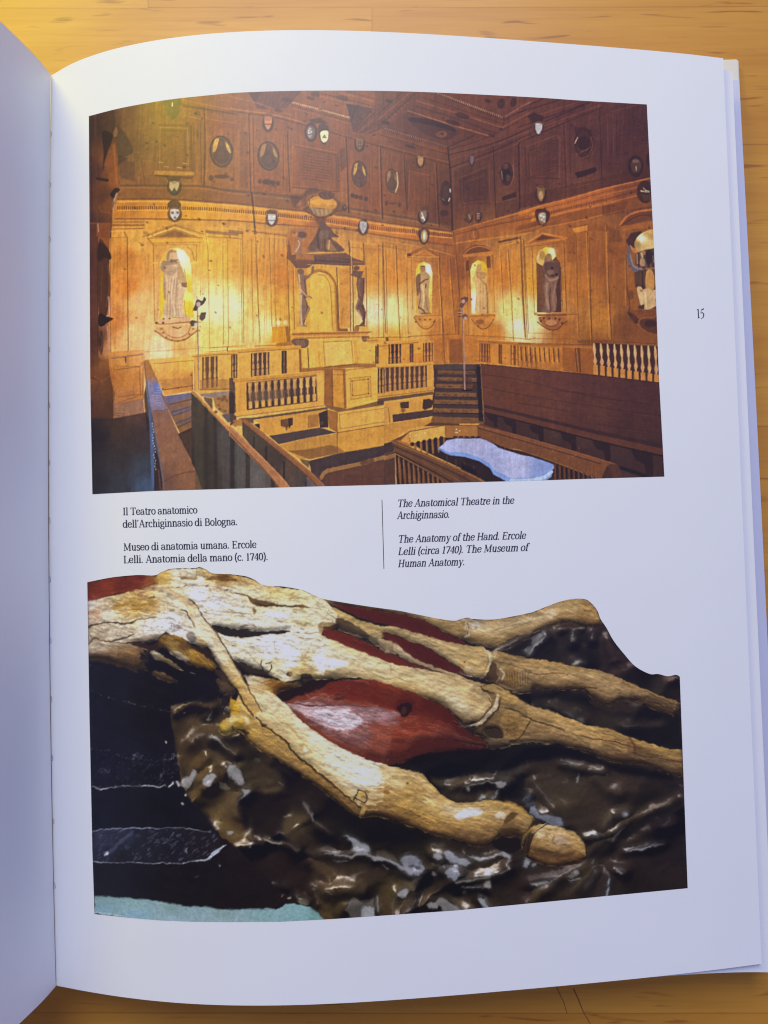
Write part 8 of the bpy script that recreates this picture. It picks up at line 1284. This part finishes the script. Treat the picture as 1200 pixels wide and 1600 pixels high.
def pen_path(p, w):
    p = Ink.smooth(p, 4); w = np.interp(np.linspace(0, 1, len(p)), np.linspace(0, 1, len(w)), w); t = np.gradient(p, axis=0); t /= np.linalg.norm(t, axis=1, keepdims=True); n = np.stack([-t[:, 1], t[:, 0]], 1) * w[:, None] / 2
    return list(p + n) + list((p - n)[::-1])
flat_marks('page_number', [pen_path([(1090.8, 483.2), (1091, 490), (1091.6, 496.6)], [1.5, 1.5, 1.5]), pen_path([(1088.6, 484.2), (1090, 483.6), (1091.2, 483)], [.8, .9, .8]), pen_path([(1089.8, 496.9), (1091.6, 496.7), (1093.2, 496.5)], [.7, .8, .7]),
    pen_path([(1099.4, 482.2), (1097.6, 483.4), (1095.4, 484.2)], [1.9, 1.6, .8]), pen_path([(1095.6, 484.2), (1095.2, 487), (1094.9, 489.4)], [.8, .8, .8]), pen_path([(1094.9, 489.4), (1097.6, 488.6), (1099.4, 491.5), (1098.6, 495.6), (1095.4, 497.9)], [.8, 1.2, 1.6, 1.3, .7])], 'page number 15 in thin numerals')

# =============================== the two printed photographs ======================================
WHITE = lin((204, 206, 223)) / .80          # how white paper shows: turns tones of the print into ink reflectance
def printed(name, ink_, left, right, top, bottom, nu, nv, label):
    left, right, top, bottom = [np.array(q, float) for q in (left, right, top, bottom)]
    A, B = np.meshgrid(np.linspace(0, 1, nu), np.linspace(0, 1, nv), indexing='ij'); X = left[:, 0].mean() + (right[:, 0].mean() - left[:, 0].mean()) * A; Y = 0 * X
    for _ in range(12):
        yt, yb = np.interp(X, top[:, 0], top[:, 1]), np.interp(X, bottom[:, 0], bottom[:, 1]); Y = yt + (yb - yt) * B
        xl, xr = np.interp(Y, left[:, 1], left[:, 0]), np.interp(Y, right[:, 1], right[:, 0]); X = xl + (xr - xl) * A
    u, v = on_page(X.ravel(), Y.ravel()); V = (page(u, v) + normal(u, v) * .00005).astype(np.float32)
    fx, fy = np.clip(X.ravel() - ink_.x0 - .5, 0, ink_.w - 1.01), np.clip((Y - 6 * B ** 30).ravel() - ink_.y0 - .5, 0, ink_.h - 1.01); i, j = fx.astype(int), fy.astype(int); fx, fy = (fx - i)[:, None], (fy - j)[:, None]; a = ink_.a
    c = (a[j, i] * (1 - fx) + a[j, i + 1] * fx) * (1 - fy) + (a[j + 1, i] * (1 - fx) + a[j + 1, i + 1] * fx) * fy
    c = np.clip(lin(np.clip(c, 0, 255)) / WHITE * INKGAIN - .004, .002, .85)
    F = grid_faces(nu, nv, 0, True); me = bpy.data.meshes.new(name); n = len(F)
    me.vertices.add(len(V)); me.vertices.foreach_set('co', V.ravel()); me.loops.add(n * 4); me.loops.foreach_set('vertex_index', F.ravel().astype(np.int32)); me.polygons.add(n); me.polygons.foreach_set('loop_start', np.arange(0, n * 4, 4, dtype=np.int32)); me.polygons.foreach_set('use_smooth', np.ones(n, bool)); me.update(calc_edges=True)
    at = me.color_attributes.new('print_ink', 'FLOAT_COLOR', 'POINT'); at.data.foreach_set('color', np.concatenate([c, np.ones((len(c), 1))], 1).astype(np.float32).ravel())
    me.materials.append(PRINT); o = bpy.data.objects.new(name, me); COL.objects.link(o); o.parent = right_page; return tag(o, label)
INKGAIN = 1.0
printed('printed_photograph', paint_theatre(), [(139, 181), (140, 350), (141, 590), (144.5, 772)], [(1010.5, 163), (1016, 276), (1021, 370), (1025, 470), (1029.5, 590), (1038, 744.6)],
    Ink.smooth([(139, 181.6), (180, 171), (220, 163), (270, 155), (330, 148.6), (370, 145), (440, 142.4), (520, 141.6), (600, 142.2), (690, 145), (830, 152), (910, 157.4), (1012, 163.4)], 8), [(144, 772.3), (240, 767), (370, 763.4), (480, 760.3), (600, 757.4), (710, 754), (830, 751), (920, 748), (1038, 744.6)], 900, 620, 'printed colour photograph of a panelled wooden anatomy theatre')
printed('printed_photograph', paint_hand(), [(136.5, 909), (140, 1120), (144.5, 1330), (147.8, 1428)], [(1062, 1056), (1067, 1190), (1071.8, 1320), (1074.4, 1387.6)],
    Ink.smooth([(136, 909.8), (170, 903), (194, 900), (218, 898.4), (242, 899), (254, 893), (270, 888.4), (304, 887.6), (311, 886), (320, 889), (330, 895), (340, 896.6), (358, 897), (375, 899), (386, 901), (398, 906), (409, 913), (426, 916), (442, 916.4), (472, 922), (490, 930), (506, 936), (540, 942), (572, 947), (600, 951), (622, 954), (656, 961), (686, 967), (710, 970), (720, 967), (732, 965), (738, 967), (770, 968), (802, 963), (830, 957), (842, 952.6), (870, 941.7), (891.5, 936.3), (911, 935.7), (922, 940.6), (933, 953.6), (938, 966.6), (948, 981.8), (958.6, 1001), (976, 1023), (993, 1041.4), (1015, 1053), (1028, 1053), (1043, 1056.6), (1056, 1054.4), (1062.5, 1057.6)], 4), [(147, 1428), (200, 1433.8), (250, 1438), (300, 1440), (350, 1440.6), (440, 1440), (520, 1435.8), (590, 1431), (710, 1422.6), (830, 1411.2), (950, 1399.7), (1075, 1387.6)], 940, 540, 'printed colour photograph of a wax model of a dissected hand')
